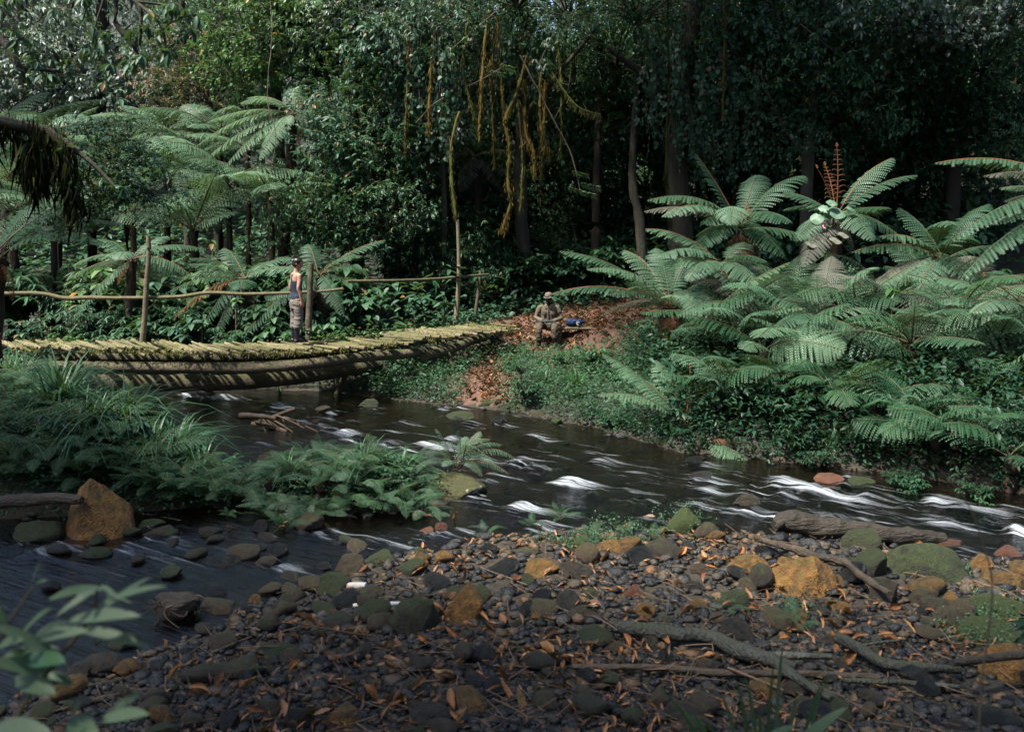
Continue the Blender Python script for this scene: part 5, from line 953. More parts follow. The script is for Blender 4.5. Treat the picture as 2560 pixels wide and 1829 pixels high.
for (px, py, L, n, lab) in ((712, 1325, .42, 9, 'little bright fern growing between rocks in the side channel'), (1400, 1300, .34, 9, 'little fern in the rapids left of the moss mound'), (1330, 1318, .25, 7, 'tiny fern on a stone in the white water below the island'), (1215, 1338, .28, 6, 'tiny pale fern in the water right of the rust-red rock'), (1985, 1575, .3, 10, 'little dark fern on the bar below the pyramid boulder'), (1820, 1528, .26, 7, 'sparse little fern on the mossy stones left of the pyramid boulder'), (570, 1292, .26, 6, 'small fern at the left bank waterline'), (1470, 1345, .3, 9, 'spreading fern on the flat moss patch, nearest the rapids'), (1560, 1345, .32, 10, 'spreading fern between flat moss patch and moss mound'), (1630, 1350, .28, 8, 'small fern against the foot of the moss mound'), (2330, 1450, .2, 6, 'fern tuft on the dark moss-topped block')):
    small_fern(px, py, L, n, lab)

# ------------------------------------------------------------------ forest trees
def tree(label, trunk, r, crowns, name='forest_tree', bark=BARK, curtains=(), limbs=(), cat='tree', group=None, moss=0, rootz=True):
    tp = [P(*q) for q in trunk]; 
    if rootz: tp[0][2] = min(tp[0][2], H(tp[0][0], tp[0][1]) - .1) if tp[0][2] > H(tp[0][0], tp[0][1]) else H(tp[0][0], tp[0][1]) - .1
    t = thing(name, label, cat, tp[0], group=group); mb = MB(); sp = spline(tp, 30); tube(mb, sp, np.interp(np.linspace(0, 1, 30), [0, .1, 1], [r * 1.4, r, r * .6]), 12, 0, .5, .3, int(r * 100), freq=4)
    part('trunk', mb, bark, t)
    for (pts, lr) in limbs:
        mb = MB(); lp = spline([P(*q) for q in pts], 18); tube(mb, lp, np.linspace(lr, lr * .4, 18), 8, 0, .5, .3, 5, freq=6); o = part('limb', mb, bark, t)
        if moss: mb = MB(); hang_moss(mb, lp, int(moss), .35, 0, .014, lr); mo = part('moss', mb, MOSSH, o); mo['kind'] = 'stuff'
    loc = np.array(t.location)
    for (px, py, d, s, v, mt) in crowns:
        c = P(px, py, d); mb = MB(); k = int(np.argmin(((sp - c) ** 2).sum(1))); inst('crown', CR[v], t, c - loc, (rng.normal(0, .3), rng.normal(0, .3), rng.random() * 6.28), (s, s, s * rng.uniform(.85, 1.05)), mt, 'stuff')
    for (px, py, d, s, v, mt) in curtains: inst('hanging_leaves', CU[v], t, P(px, py, d) - loc, (0, 0, rng.normal(0, .4)), s, mt, 'stuff')
    return t
A, B, C_, Pm, Rm = LEAF_A, LEAF_B, LEAF_C, LEAF_GLARE, LEAF_R
# left: the bright valley side
tree('tree with glare-pale leaves on the sunlit slope at the upper corner', [(40, 700, 36), (60, 300, 36), (50, -200, 36)], .25, [(60, 60, 35, 1.25, 'n', Pm), (-60, 180, 36, 1.2, 'w', Pm), (170, 180, 36, 1.1, 'a', Pm), (100, 330, 37, 1.2, 'b', Pm), (30, -120, 36, 1.3, 'a', Pm)])
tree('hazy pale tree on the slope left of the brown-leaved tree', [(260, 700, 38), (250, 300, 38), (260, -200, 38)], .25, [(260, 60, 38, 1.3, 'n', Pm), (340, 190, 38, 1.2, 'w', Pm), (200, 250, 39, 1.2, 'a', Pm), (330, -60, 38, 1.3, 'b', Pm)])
tree('brown-leaved drying tree on the slope behind the sunlit ferns', [(470, 620, 34), (465, 300, 34), (450, -150, 34)], .14, [(455, 160, 34, .95, 'n', Rm), (500, 60, 34.5, 1.0, 'b', B), (430, 270, 34.5, .8, 'a', B), (520, 240, 33.5, .8, 'b', Rm)], limbs=(([(470, 420, 34), (430, 330, 34), (420, 240, 34)], .06), ([(468, 400, 34), (520, 310, 34), (540, 200, 34)], .06)))
tree('dark slender tree standing between the brown-leaved tree and the vine-draped tree', [(545, 640, 35), (550, 250, 35), (560, -150, 35)], .16, [(560, 130, 36, 1.2, 'b', A), (590, 260, 36, 1.1, 'a', A), (540, 0, 36, 1.2, 'n', B), (480, 380, 36, 1.0, 'b', A)])
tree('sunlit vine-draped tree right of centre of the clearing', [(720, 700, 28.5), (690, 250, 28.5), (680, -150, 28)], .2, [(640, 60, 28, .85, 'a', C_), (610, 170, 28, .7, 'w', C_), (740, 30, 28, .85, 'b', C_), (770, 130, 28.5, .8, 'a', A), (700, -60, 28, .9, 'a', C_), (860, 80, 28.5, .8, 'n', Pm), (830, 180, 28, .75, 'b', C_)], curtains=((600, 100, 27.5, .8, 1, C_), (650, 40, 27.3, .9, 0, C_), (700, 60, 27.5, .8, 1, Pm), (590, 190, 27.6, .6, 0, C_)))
tree('dark glossy-leaved tree filling the shade behind the standing person', [(900, 760, 27), (890, 500, 27), (880, 100, 27)], .2, [(830, 330, 26.5, .85, 'a', A), (930, 300, 26.6, .9, 'b', A), (770, 430, 26, .7, 'b', A), (900, 430, 26, .85, 'a', A), (980, 420, 26.8, .8, 'b', A), (830, 540, 25.4, .65, 'w', A), (960, 540, 25.5, .65, 'a', B), (740, 540, 25, .6, 'n', A), (1010, 240, 27, .85, 'a', B)], limbs=(([(900, 420, 27), (830, 330, 26.6), (760, 290, 26.4)], .09), ([(895, 330, 27), (960, 260, 26.8), (1050, 330, 26.5)], .09)))
tree('tree with broad greyish leaves over the clearing at the top', [(985, 760, 30), (970, 400, 30), (930, -150, 29)], .22, [(930, 60, 28.5, .8, 'w', Pm), (880, 10, 28.5, .85, 'a', B), (1000, -20, 29, 1., 'n', B), (960, 150, 29, .8, 'a', A)])
# centre: curtain trees with lianas
tree('vine-curtained tree above the hanging lianas at centre', [(1330, 760, 27.5), (1300, 500, 27.5), (1310, 150, 27), (1300, -150, 26.5)], .2, [(1060, 40, 26, .8, 'n', B), (1170, 20, 26, .85, 'b', B), (1000, 130, 26, .7, 'w', B), (1120, 140, 26, .7, 'a', B), (1290, -20, 26, .9, 'n', A), (1420, 0, 26.5, .9, 'b', A), (1250, 110, 26.5, .7, 'b', A)],
     curtains=((990, 80, 25.2, .9, 0, B), (1060, 130, 25, .95, 0, B), (1130, 130, 25.1, .8, 2, B), (1040, 30, 25.4, .9, 1, B), (1200, 60, 25.6, .9, 1, B), (1280, 60, 25.9, .9, 0, A), (1110, 200, 25.3, .7, 0, Pm), (1010, 200, 25.4, .7, 2, B)),
     limbs=(([(1310, 250, 27), (1220, 150, 26), (1060, 60, 25.4)], .1), ([(1305, 300, 27.2), (1400, 180, 26.5), (1500, 60, 26)], .1)))
tree('huge dark trunk draped with heart-leaved climbers right of centre', [(1702, 760, 26.5), (1700, 560, 26.5), (1690, 380, 26.5), (1715, 200, 26.2), (1750, -150, 26)], .34, [(1600, 0, 26.5, 1.0, 'b', A), (1830, 60, 26.5, .9, 'a', A), (1720, -80, 26, 1.1, 'b', A), (1540, 130, 27.5, .9, 'b', A)],
     curtains=((1640, 60, 25.7, 1.0, 0, B), (1700, 120, 25.6, 1.0, 0, B), (1760, 120, 25.5, 1.0, 2, B), (1800, 20, 25.5, 1.1, 2, B), (1845, 150, 25.4, .9, 0, B), (1680, 230, 25.6, .8, 1, A), (1830, 280, 25.3, .7, 0, B), (1900, 250, 25.4, .7, 2, B), (1780, 330, 25.3, .6, 1, B)), limbs=(([(1700, 300, 26.4), (1620, 200, 26.2), (1520, 120, 26)], .16), ([(1700, 240, 26.3), (1800, 160, 26), (1900, 60, 26)], .14)), moss=200)
tree('straight rust-brown trunk left of the huge draped trunk, nearer the lianas', [(1492, 680, 27), (1490, 560, 27), (1493, 380, 27), (1500, 100, 27)], .13, [(1450, 180, 28, .9, 'b', A), (1520, 300, 28.5, .9, 'a', A)], bark=BARKF)
tree('leaning dark trunk between the rust-brown trunk and the huge draped trunk', [(1612, 720, 26.2), (1600, 560, 26.2), (1580, 430, 26.4), (1600, 150, 26.8)], .14, [(1560, 240, 28, .9, 'b', A), (1630, 330, 28.3, .9, 'n', A)])
tree('thin dark trunk beside the tall handrail post', [(1100, 760, 26.5), (1112, 560, 26.5), (1100, 300, 26.3), (1085, 50, 26)], .085, [(1090, 330, 28, .8, 'b', A), (1150, 560, 28.5, .7, 'n', A), (1200, 480, 29, .8, 'b', A)])
for k, (px, py, d) in enumerate(((960, 480, 28.5), (1040, 560, 28), (1130, 640, 27), (1230, 620, 29), (1330, 640, 29.5), (1430, 600, 30), (1540, 640, 30), (1650, 620, 29), (1380, 480, 31), (1500, 500, 31.5), (1250, 480, 31), (1760, 560, 28.5), (1100, 440, 30))):
    tree('leafy understorey tree filling the shade between the trunks behind the path', [(px, 740, d + .3), (px + 8, py, d + .3)], .05, [(px, py, d, rng.uniform(.6, .85), 'wan'[k % 3], (LEAF_A, LEAF_B, LEAF_A)[k % 3]), (px + rng.normal(0, 40), py + 70, d - .6, .5, 'wbn'[k % 3], LEAF_A)], name='understorey_tree', group='understorey trees behind the path')
# right: the dark wall of forest
tree('dark tree with pale-tipped leaves behind the orange crosier fern', [(2010, 760, 25), (2020, 400, 25), (2050, 100, 25), (2080, -150, 25)], .16, [(1980, 60, 25, .8, 'w', B), (2080, 120, 25, .75, 'a', B), (2010, 210, 25.2, .75, 'a', A), (2120, 20, 25, .85, 'w', B), (1930, 160, 25.5, .8, 'b', A), (2060, 300, 25.5, .7, 'n', A), (1940, 310, 25.4, .7, 'b', B), (2150, 250, 25.3, .7, 'a', A)], limbs=(([(2030, 330, 25), (2060, 200, 24.8), (2150, 110, 24.8)], .07), ([(2020, 400, 25), (1950, 300, 25), (1900, 180, 25)], .07)))
tree('tree with a broad lit leaf spray at the top of the dark forest wall', [(2380, 760, 27), (2385, 420, 27), (2400, 220, 27), (2470, -100, 26)], .2, [(2290, 40, 24.8, .62, 'w', Pm), (2400, 50, 24.8, .62, 'w', Pm), (2350, 110, 25.2, .5, 'a', B), (2470, 150, 26, .8, 'b', A), (2230, 180, 26, .8, 'b', A), (2330, 260, 27.5, .9, 'b', A), (2450, 300, 27.5, .9, 'b', A), (2250, 340, 27.5, .8, 'n', A)], limbs=(([(2390, 400, 27), (2440, 270, 26.8), (2550, 150, 26.5)], .1), ([(2395, 330, 27), (2350, 230, 26.8), (2290, 120, 25.5)], .09)))
tree('dark tree at the upper frame edge of the forest wall', [(2600, 760, 26), (2590, 300, 26), (2560, -150, 26)], .2, [(2540, 40, 25.5, .9, 'b', B), (2590, 180, 25.5, .9, 'a', A), (2540, 280, 26, .8, 'b', A), (2600, 380, 26, .8, 'n', A)])
for k, (px, d) in enumerate(((1480, 33), (1560, 31.5), (1760, 30), (1860, 31), (1960, 29.5), (2120, 30), (2200, 32), (2300, 30.5), (2480, 31), (1380, 33), (1240, 32), (1150, 33))):
    tree(('slim background trunk deep in the dark forest wall, ' + ['third from the bridge end', 'between lianas and huge trunk', 'just right of the huge trunk', 'behind the ladder-frond fern', 'left of the orange crosier', 'right of the orange crosier', 'below the lit leaf spray, left one', 'below the lit leaf spray, right one', 'nearest the frame edge', 'behind the seated person', 'behind the bridge end', 'behind the tall handrail post'][k]), [(px, 740, d), (px + rng.normal(0, 15), 400, d), (px + rng.normal(0, 40), -150, d)], .09 + .05 * rng.random(),
         [(px + rng.normal(0, 60), y_ + rng.normal(0, 30), d + rng.uniform(-3.2, 1.0), rng.uniform(.7, 1.1), rng.choice(list('abnw')), A if rng.random() < .55 else B) for y_ in (-20, 100, 220, 340, 460, 570)], curtains=[(px + rng.normal(0, 50), rng.uniform(-20, 330), d - rng.uniform(2.5, 4), rng.uniform(.8, 1.2), int(rng.integers(3)), B if rng.random() < .6 else A) for _ in range(4)], name='background_tree', group='slim trunks deep in the dark forest')
# overhanging near tree at the upper left: moss-hung limbs and dark leaves
nt_ = tree('moss-hung tree overhanging the river from the upper corner, dark against the slope', [(-520, 900, 12.5), (-480, 500, 12.5), (-420, 100, 12.5), (-300, -300, 12.3)], .28, [], name='overhanging_tree',
     limbs=(([(-330, -200, 12.3), (60, -120, 12), (270, -30, 11.8), (290, 60, 11.8), (335, 115, 11.8), (345, 160, 11.8)], .05), ([(270, -40, 11.8), (345, 10, 11.7), (352, 70, 11.7), (350, 115, 11.7)], .035), ([(345, 10, 11.7), (400, 60, 11.6), (415, 120, 11.6)], .025), ([(-420, 60, 12.4), (-60, 60, 12.4), (10, 110, 12.4), (50, 165, 12.4), (140, 178, 12.4)], .05), ([(-60, -100, 12), (195, -30, 12), (205, 60, 12)], .025), ([(270, -30, 11.8), (240, 60, 11.8), (230, 110, 11.8)], .022), ([(345, 5, 11.7), (440, 20, 11.7), (470, 60, 11.7)], .02), ([(-450, 320, 12.5), (-60, 300, 13.2), (70, 318, 13.4), (130, 335, 13.4), (165, 400, 13.4), (195, 490, 13.4)], .09), ([(-60, 300, 13.2), (75, 330, 13.3), (95, 420, 13.3)], .07), ([(130, 335, 13.4), (220, 400, 13.4), (290, 470, 13.4)], .05)), moss=330)
loc = np.array(nt_.location); mb = MB()
for (px, py, d, n) in ((285, 165, 11.7, 7), (325, 150, 11.6, 6), (210, 140, 11.8, 7), (350, 138, 11.6, 6), (45, 80, 12.2, 6), (85, 125, 12.2, 7), (110, 145, 12.2, 6), (280, 215, 11.6, 5), (440, 12, 11.6, 6), (395, 25, 11.6, 6), (60, 30, 12.2, 6), (130, 190, 12.2, 6), (20, 10, 12, 6), (110, 20, 12, 6), (470, 70, 11.7, 5)):
    sprays(mb, np.repeat(P(px, py, d)[None], 2, 0) + rng.normal(0, .05, (2, 3)), np.array([[.2, 0, -.6], [-.3, .1, -.5]]), n, .17, LEAF, .3)
for ch in [q for q in nt_.children if q.name.startswith('limb')]:     # leaf whorls along the limbs
    co = np.array([v_.co[:] for v_ in ch.data.vertices])[:18 * 8].reshape(18, 8, 3).mean(1) + loc; ii = rng.integers(9, 18, 5); sprays(mb, co[ii] + rng.normal(0, .09, (5, 3)), rng.normal(0, 1, (5, 3)) + [0, 0, -.5], 6, .16, LEAF, .35)
o = part('leaves', mb, LEAF_A, nt_, 'stuff')
mb = MB()
for pts in ([(-60, 300, 13.2), (70, 318, 13.4), (130, 335, 13.4), (165, 400, 13.4), (195, 520, 13.4)], [(75, 330, 13.3), (90, 380, 13.3), (98, 440, 13.3)]): [hang_moss(mb, spline([P(*q) for q in pts], 20)[max(0, k - 1):k + 2], int(rng.integers(20, 110)), rng.uniform(.15, .75), 0, .007, .09) for k in range(19)]
part('moss_curtain', mb, MOSSH, nt_, 'stuff')
loc = np.array(nt_.location)
for (px, py, d, s, v, mt) in ((300, 400, 14.2, .34, 'a', B), (260, 460, 14, .30, 'a', A), (370, 470, 14.3, .28, 'n', B), (200, 520, 14, .28, 'n', A), (320, 330, 14.2, .26, 'a', A)): inst('crown', CR[v], nt_, P(px, py, d) - loc, (rng.normal(0, .5), rng.normal(0, .5), rng.random() * 6), (s * 1.25, s * .8, s * .75), mt, 'stuff')

# ------------------------------------------------------------------ lianas, aerial roots and hanging branches
def liana(label, pts, r, mossm=MOSSO, n=900, ml=.11, name='mossy_liana', core=VINE, cat='liana', leafy=()):
    q = [P(*a) for a in pts]; t = thing(name, label, cat, q[-1]); mb = MB(); k = 40; sp = spline(q, k); sp[:, :2] += .02 * vnoise(sp * 3, 3)[:, None]
    rr = np.interp(np.linspace(0, 1, k), np.linspace(0, 1, len(np.atleast_1d(r))), np.atleast_1d(r)); rr = rr * .8 * (1 + .45 * vnoise(sp * 4, 2)); tube(mb, sp, rr, 8, 0, .5, .4, 9, freq=14); part('stem', mb, core if not mossm else mossm, t)
    if mossm: mb = MB(); [hang_moss(mb, sp[max(0, k - 1):k + 2], int(rng.integers(4, 40)), ml * rng.uniform(.6, 2.6), 0, .009, float(np.mean(rr)) * rng.uniform(.6, 1.3)) for k in range(1, 39)]; part('moss', mb, mossm, t, 'stuff')
    if leafy:
        mb = MB()
        for (px, py, d, L) in leafy:
            c = P(px, py, d); a = rng.normal(0, .4); ax = np.array([math.cos(a), -.3, -.25]); kk = 7
            for s_ in (1, -1): leaves(mb, LEAF, c + ax * np.linspace(0, L, kk)[:, None], ax * .4 + np.array([0, -.5 * s_, .35 * s_]), L * .42)
        part('leaflets', mb, FERN_L, t)
    return t
liana('thick orange-mossed liana hanging left of the longest one', [(1216, 60, 24.6), (1208, 170, 24.6), (1203, 240, 24.6), (1198, 352, 24.6)], [.04, .055, .06, .02])
liana('longest orange-mossed liana hanging in a kinked rope at centre', [(1318, 140, 24.4), (1290, 240, 24.4), (1265, 300, 24.4), (1275, 370, 24.4), (1270, 450, 24.4), (1277, 500, 24.4), (1262, 555, 24.4), (1255, 576, 24.4)], [.04, .05, .06, .05, .06, .055, .05, .02], n=500)
liana('mossy liana ending in a blunt club right of the longest one', [(1312, 200, 24.5), (1315, 330, 24.5), (1335, 385, 24.5), (1334, 434, 24.5)], [.035, .045, .055, .045])
liana('short mossy liana beside the blunt-ended one', [(1352, 180, 24.5), (1350, 290, 24.5), (1358, 340, 24.5), (1376, 392, 24.5)], [.04, .05, .045, .02])
liana('thin rust-coloured aerial root between the two thick orange lianas', [(1243, 40, 24.8), (1252, 200, 24.8), (1262, 290, 24.8)], [.015, .025, .02], n=120)
liana('short orange liana hanging beside the thick one', [(1225, 150, 24.8), (1230, 215, 24.8), (1231, 248, 24.8)], [.02, .03, .015], n=120)
liana('short yellow-mossed liana at the left end of the liana group', [(1080, 150, 24.6), (1074, 260, 24.6), (1071, 328, 24.6)], [.03, .045, .02], n=200)
liana('mossy branch pointing down to the right from the lianas', [(1380, 180, 24.8), (1402, 218, 24.8), (1445, 268, 24.7), (1500, 286, 24.6)], [.03, .035, .03, .02], MOSSY, 200, .1, name='mossy_branch', cat='branch')
liana('mossed aerial root hanging down to the tall handrail post', [(1150, 280, 23.6), (1133, 335, 23.4), (1128, 400, 23.3), (1131, 480, 23.2), (1142, 545, 23.2)], [.03, .03, .05, .045, .05], MOSSY, 240, .08)
liana('bare pale branch slanting down across the forest with leaflets at its tip', [(1300, 138, 24.0), (1340, 215, 24), (1400, 330, 24), (1432, 400, 24), (1452, 482, 24)], [.024, .022, .018, .012], None, name='hanging_branch', cat='branch', leafy=((1430, 430, 24, .35), (1452, 460, 24, .4), (1448, 480, 24, .35), (1420, 470, 24, .3)))
liana('long thin pale vine dangling before the sunlit fern', [(668, -80, 24.5), (680, 80, 24.5), (668, 240, 24.5), (690, 340, 24.5), (676, 430, 24.5)], [.016, .016, .014, .008], None, name='thin_vine', cat='vine')
liana('thin looping vine right of the slanting branch', [(1425, 40, 25), (1426, 160, 25), (1415, 240, 25), (1385, 300, 25)], [.009, .009], None, name='thin_vine', cat='vine')
liana('dry twig with feathery leaves poking left above the lianas', [(1260, 165, 24.3), (1220, 190, 24.3), (1165, 218, 24.3)], [.012, .008], None, name='hanging_branch', cat='branch', leafy=((1250, 165, 24.3, .4), (1225, 180, 24.3, .35)))
liana('lower dry twig poking left beneath the feathery one', [(1110, 245, 24.3), (1080, 265, 24.3), (1040, 308, 24.3)], [.012, .008], None, name='hanging_branch', cat='branch')
for k, (x_, y0_, y1_, r_, lab_) in enumerate(((1172, 40, 300, .03, 'mossy strand left of the thick orange liana'), (1235, 60, 420, .022, 'thin mossy strand between the thick and the longest lianas'), (1295, 250, 520, .028, 'mossy strand close behind the longest liana'), (1362, 200, 450, .022, 'thin mossy strand right of the short mossy liana'), (1395, 90, 400, .02, 'thin dangling strand right of the liana group'), (1020, 60, 380, .022, 'thin mossy strand left of the liana group'))):
    liana(lab_, [(x_, y0_, 24.9), (x_ + rng.normal(0, 8), (y0_ + y1_) / 2, 24.9), (x_ + rng.normal(0, 12), y1_, 24.9)], [r_, r_ * 1.3, r_ * .5], MOSSO if k % 2 else MOSSY)
liana('dark hanging vine rope in front of the huge draped trunk', [(1668, -40, 25), (1672, 200, 25), (1665, 420, 25), (1672, 560, 25)], [.03, .035, .03], MOSSH, 200, .12)
liana('orange-mossed creeper strand on the huge draped trunk', [(1812, 0, 25), (1810, 130, 25), (1808, 300, 25)], [.03, .035, .02], MOSSO, 200, .1)
liana('brown mossy rope hanging low right of the longest liana', [(1345, 330, 25.4), (1352, 430, 25.4), (1350, 500, 25.4)], [.015, .02, .01], MOSSH, 120, .1)

# lit leaf sprays hanging out of the dark forest
def spray_branch(label, pts, n, size, mt, tm=LEAF):
    q = [P(*a) for a in pts]; t = thing('leafy_branch', label, 'branch', q[0]); mb = MB(); sp = spline(q, 16); tube(mb, sp, np.linspace(.014, .005, 16), 5); part('twig', mb, VINE, t); mb = MB(); i_ = rng.integers(3, 16, n); T = nrm(np.gradient(sp, axis=0))[i_]
    sprays(mb, sp[i_] + rng.normal(0, .10, (n, 3)) * [1, 1, .4], T + rng.normal(0, .6, (n, 3)), 5, size, tm, .25); part('leaves', mb, mt, t, 'stuff')
spray_branch('feathery pale leafy branch at the top right of the lianas', [(1300, -30, 24), (1380, 30, 23.9), (1440, 40, 23.8), (1480, 60, 23.8)], 16, .16, FERN_L, LEAFN)
spray_branch('small drooping spray of pale leaves above the slanting branch', [(1400, 60, 24), (1370, 110, 24), (1345, 170, 24)], 10, .17, LEAF_GLARE)
spray_branch('pale leafy branch hanging left of the thick orange liana', [(1250, 20, 24.4), (1180, 80, 24.2), (1120, 130, 24.1)], 14, .13, FERN_L, LEAFN)
spray_branch('leafy twig with grey-green leaves at the top of the dark forest', [(2080, -30, 24), (2110, 30, 23.8), (2150, 80, 23.7)], 12, .22, LEAF_GLARE)
spray_branch('drooping twig of grey leaves below the top-most grey-green twig', [(2000, 60, 24), (2050, 100, 23.8), (2110, 150, 23.8)], 12, .18, LEAF_B)

# a far wood that closes the view
far = MB(); n = 14000; a = rng.uniform(-1.05, 1.05, n); d = rng.uniform(40, 62, n); o_ = np.stack([np.sin(a) * d, np.cos(a) * d, 0 * d], 1); gz = height(o_[:, 0], o_[:, 1], False); o_[:, 2] = gz + rng.random(n) ** 1.1 * 12 + .3
clump = vnoise(o_ * .45, 71) > -.25; o_ = o_[clump]; sprays(far, o_, rng.normal(0, 1, o_.shape) + [0, -.6, .4], 5, .62, LEAF, .4)
tagd(obj('far_wood', far.mesh('far_wood', LEAF_B)), 'distant mass of forest foliage closing the view on the slopes', 'forest', kind='stuff')

# unseen trees, added so their crowns shade chosen parts of the scene
rngc = np.random.default_rng(5)
def canopy(x, y, z, s, v='b', mt=LEAF_A, n=3, base=None):
    t = thing('added_shade_tree', 'unseen tall tree added so its crown shades the river', 'tree', (*(base or (x, y)), 0), group='added shade trees beyond the frame'); bx, by = base or (x, y); gz = H(bx, by) - .2; t.location = (bx, by, gz)
    mb = MB(); tube(mb, spline([(bx, by, gz), (bx * .7 + x * .3, by * .7 + y * .3, z * .5), (x, y, z)], 14), np.linspace(.35, .12, 14), 9, 0, .5, .2, 3); part('trunk', mb, BARK, t)
    for k in range(n): inst('crown', CR[v], t, np.array([x, y, z]) - np.array(t.location) + rngc.normal(0, 1., 3) * [1.2, 1.2, .5] * s, (rngc.normal(0, .3), 0, rngc.random() * 6.28), s, mt, 'stuff')
for (x, y, z, s, bx) in SHADE_TREES: canopy(x, y, z, s, rngc.choice(list('abs')), base=bx)

sf0 = lambda px: float(shore_far((px - CX) / FPX * 16))
sp_ = [(px + rng.normal(0, 25), py + rng.normal(0, 15), d + rng.normal(0, .2)) for (px, py, d) in ((1760, 790, 17.8), (1880, 800, 17.4), (1900, 690, 18.2), (2000, 740, 17.8), (2140, 760, 17.2), (2250, 700, 17.6), (2200, 830, 16.4), (2330, 820, 16.3), (2060, 860, 16.5), (1900, 880, 16.5), (2440, 640, 17.8), (2520, 700, 17), (2430, 860, 15.8), (2540, 930, 15.2), (2180, 640, 18.8), (2000, 620, 19.4), (1740, 720, 18.6), (2300, 600, 19.4), (2480, 560, 19), (1990, 850, 16.6), (2130, 890, 16), (2270, 870, 15.9), (2380, 800, 16.2), (1840, 850, 17), (2480, 820, 15.9))]
fill_ferns(sp_, 'soft green fern in the crowd of ferns on the right bank', 'ferns crowding the right bank', (FERN, FERN, FERN_D, FERN_L, FERN, FERN, FERN_L, FERN, FERN_D, FERN, FERN, FERN_G), 8, 1.4)
sp_ = [(px + rng.normal(0, 20), py + rng.normal(0, 12), sf0(px) + rng.uniform(.7, 1.7)) for (px, py) in ((1800, 900), (1830, 970), (1960, 980), (2080, 1000), (2180, 1010), (2300, 1010), (2400, 1000), (2500, 1040), (1900, 1050), (2250, 1090), (2030, 920), (2350, 930), (1750, 1010), (2520, 1130))]
fill_ferns(sp_, 'shaded fern low on the right bank', 'shaded ferns low on the right bank', (FERN_D, FERN_D, FERN), 8, 1.05, cap=.45)
sp_ = [(rng.uniform(-20, 590), rng.uniform(960, 1265), 0) for k in range(64)]; sp_ = [(px, py, float(np.interp(py, [950, 1265], [16.3, 12.45]))) for px, py, _ in sp_]
fill_ferns([q for q in sp_ if P(*q)[0] < left_edge(q[2]) + .1], 'low feathery fern on the left bank', 'ferns on the left bank', (FERN_D,), 9, .8, True)
sp_ = [(rng.uniform(660, 1060), rng.uniform(1150, 1230), rng.uniform(12.3, 13.4)) for k in range(26)] + [(px, rng.uniform(1270, 1300), rng.uniform(11.95, 12.3)) for px in np.linspace(660, 1060, 14)]
fill_ferns(sp_, 'low feathery fern on the island', 'ferns on the island', (FERN_D, FERN_D, FERN), 9, .5, True)
sp_ = [(px + rng.normal(0, 20), py + rng.normal(0, 20), 25 + rng.random() * 3) for (px, py) in ((120, 620), (300, 560), (480, 560), (560, 500), (100, 520), (360, 500), (60, 700), (700, 600), (240, 690), (430, 660))]
fill_ferns(sp_, 'pale fern among the thicket behind the left handrail', 'ferns behind the left handrail', (FERN_L, FERN, FERN), 8, 1.2)
sp_ = [(px + rng.normal(0, 15), py + rng.normal(0, 12), d) for (px, py, d) in ((150, 330, 28), (320, 385, 27), (560, 350, 28), (640, 345, 27), (70, 430, 26.5), (250, 470, 26), (420, 470, 26), (570, 470, 25.6), (120, 570, 25), (330, 570, 24.6), (500, 585, 24.6), (20, 530, 25.4), (680, 500, 25.4), (440, 400, 27.5), (-30, 600, 25))]
fill_ferns(sp_, 'sunlit tall fern in the bright clearing behind the left handrail', 'sunlit ferns in the clearing', (FERN_L, FERN_L, FERN), 9, 2.0, cap=9)

# ------------------------------------------------------------------ undergrowth
def cover(name, label, pts, hmax, size, mt, per=9, tm=TINY, jit=.10):
    mb = MB(); n = len(pts)
    for k in range(per):
        hh = rng.random(n) ** .8 * hmax; o_ = pts + np.column_stack([rng.normal(0, jit, (n, 2)), hh]); leaves(mb, tm, o_, np.column_stack([rng.normal(0, 1, n), rng.normal(-.35, 1, n), rng.uniform(-.5, .35, n)]), size * rng.uniform(.6, 1.25, n), roll=.3, wide=1.15, tint=np.clip(rng.normal(.45, .25, n), 0, 1))
    return tagd(obj(name, mb.mesh(name, mt)), label, 'ground cover', kind='stuff')
def patch(n, fn, xr, yr):
    q = np.stack([rng.uniform(*xr, n), rng.uniform(*yr, n)], 1); q = q[fn(q[:, 0], q[:, 1])]; return np.column_stack([q, height(q[:, 0], q[:, 1])])
lit_ = lambda x, y: np.exp(-(((x - 1.4) / 2.6) ** 2 + ((y - 24.3) / 1.7) ** 2)) + np.exp(-(((x + .55) / .42) ** 2 + ((y - 20.3) / 1.6) ** 2))
nz2 = lambda x, y, s, k: vnoise(np.stack([x, y, 0 * x], 1) * s, k)
pts = patch(3600, lambda x, y: (y > shore_far(x) + .05) & (y < 23.2) & (lit_(x, y) < .42 + .25 * nz2(x, y, 1.5, 5)), (-2.8, 3.4), (16, 23.4)); pts = pts[(pts[:, 1] < 22.3) | (rng.random(len(pts)) < .35)]; cover('ground_cover', 'dense small-leaved green cover on the bank in front of the bench', pts, .30, .075, COVER, 9)
pts = patch(4200, lambda x, y: (y > shore_far(x) + .03), (2.4, 10), (11, 21)); cover('ground_cover', 'dark leafy undergrowth beneath the tree ferns of the right bank', pts, .85, .13, LEAF_SHADE, 9, LEAF, .16)
pts = patch(2400, lambda x, y: (y > shore_far(x) + .03) & (y < 25.5), (-13, -1.6), (19.5, 26)); cover('ground_cover', 'dark undergrowth on the far bank behind and below the bridge', pts, .4, .10, LEAF_A, 7, LEAF)
pts = patch(5200, lambda x, y: (x < left_edge(y) + .12) & (y > 12.2), (-12, -3.3), (12, 20)); cover('ground_cover', 'deep green ferny undergrowth covering the left bank', pts, .36, .07, FERN_D, 6)
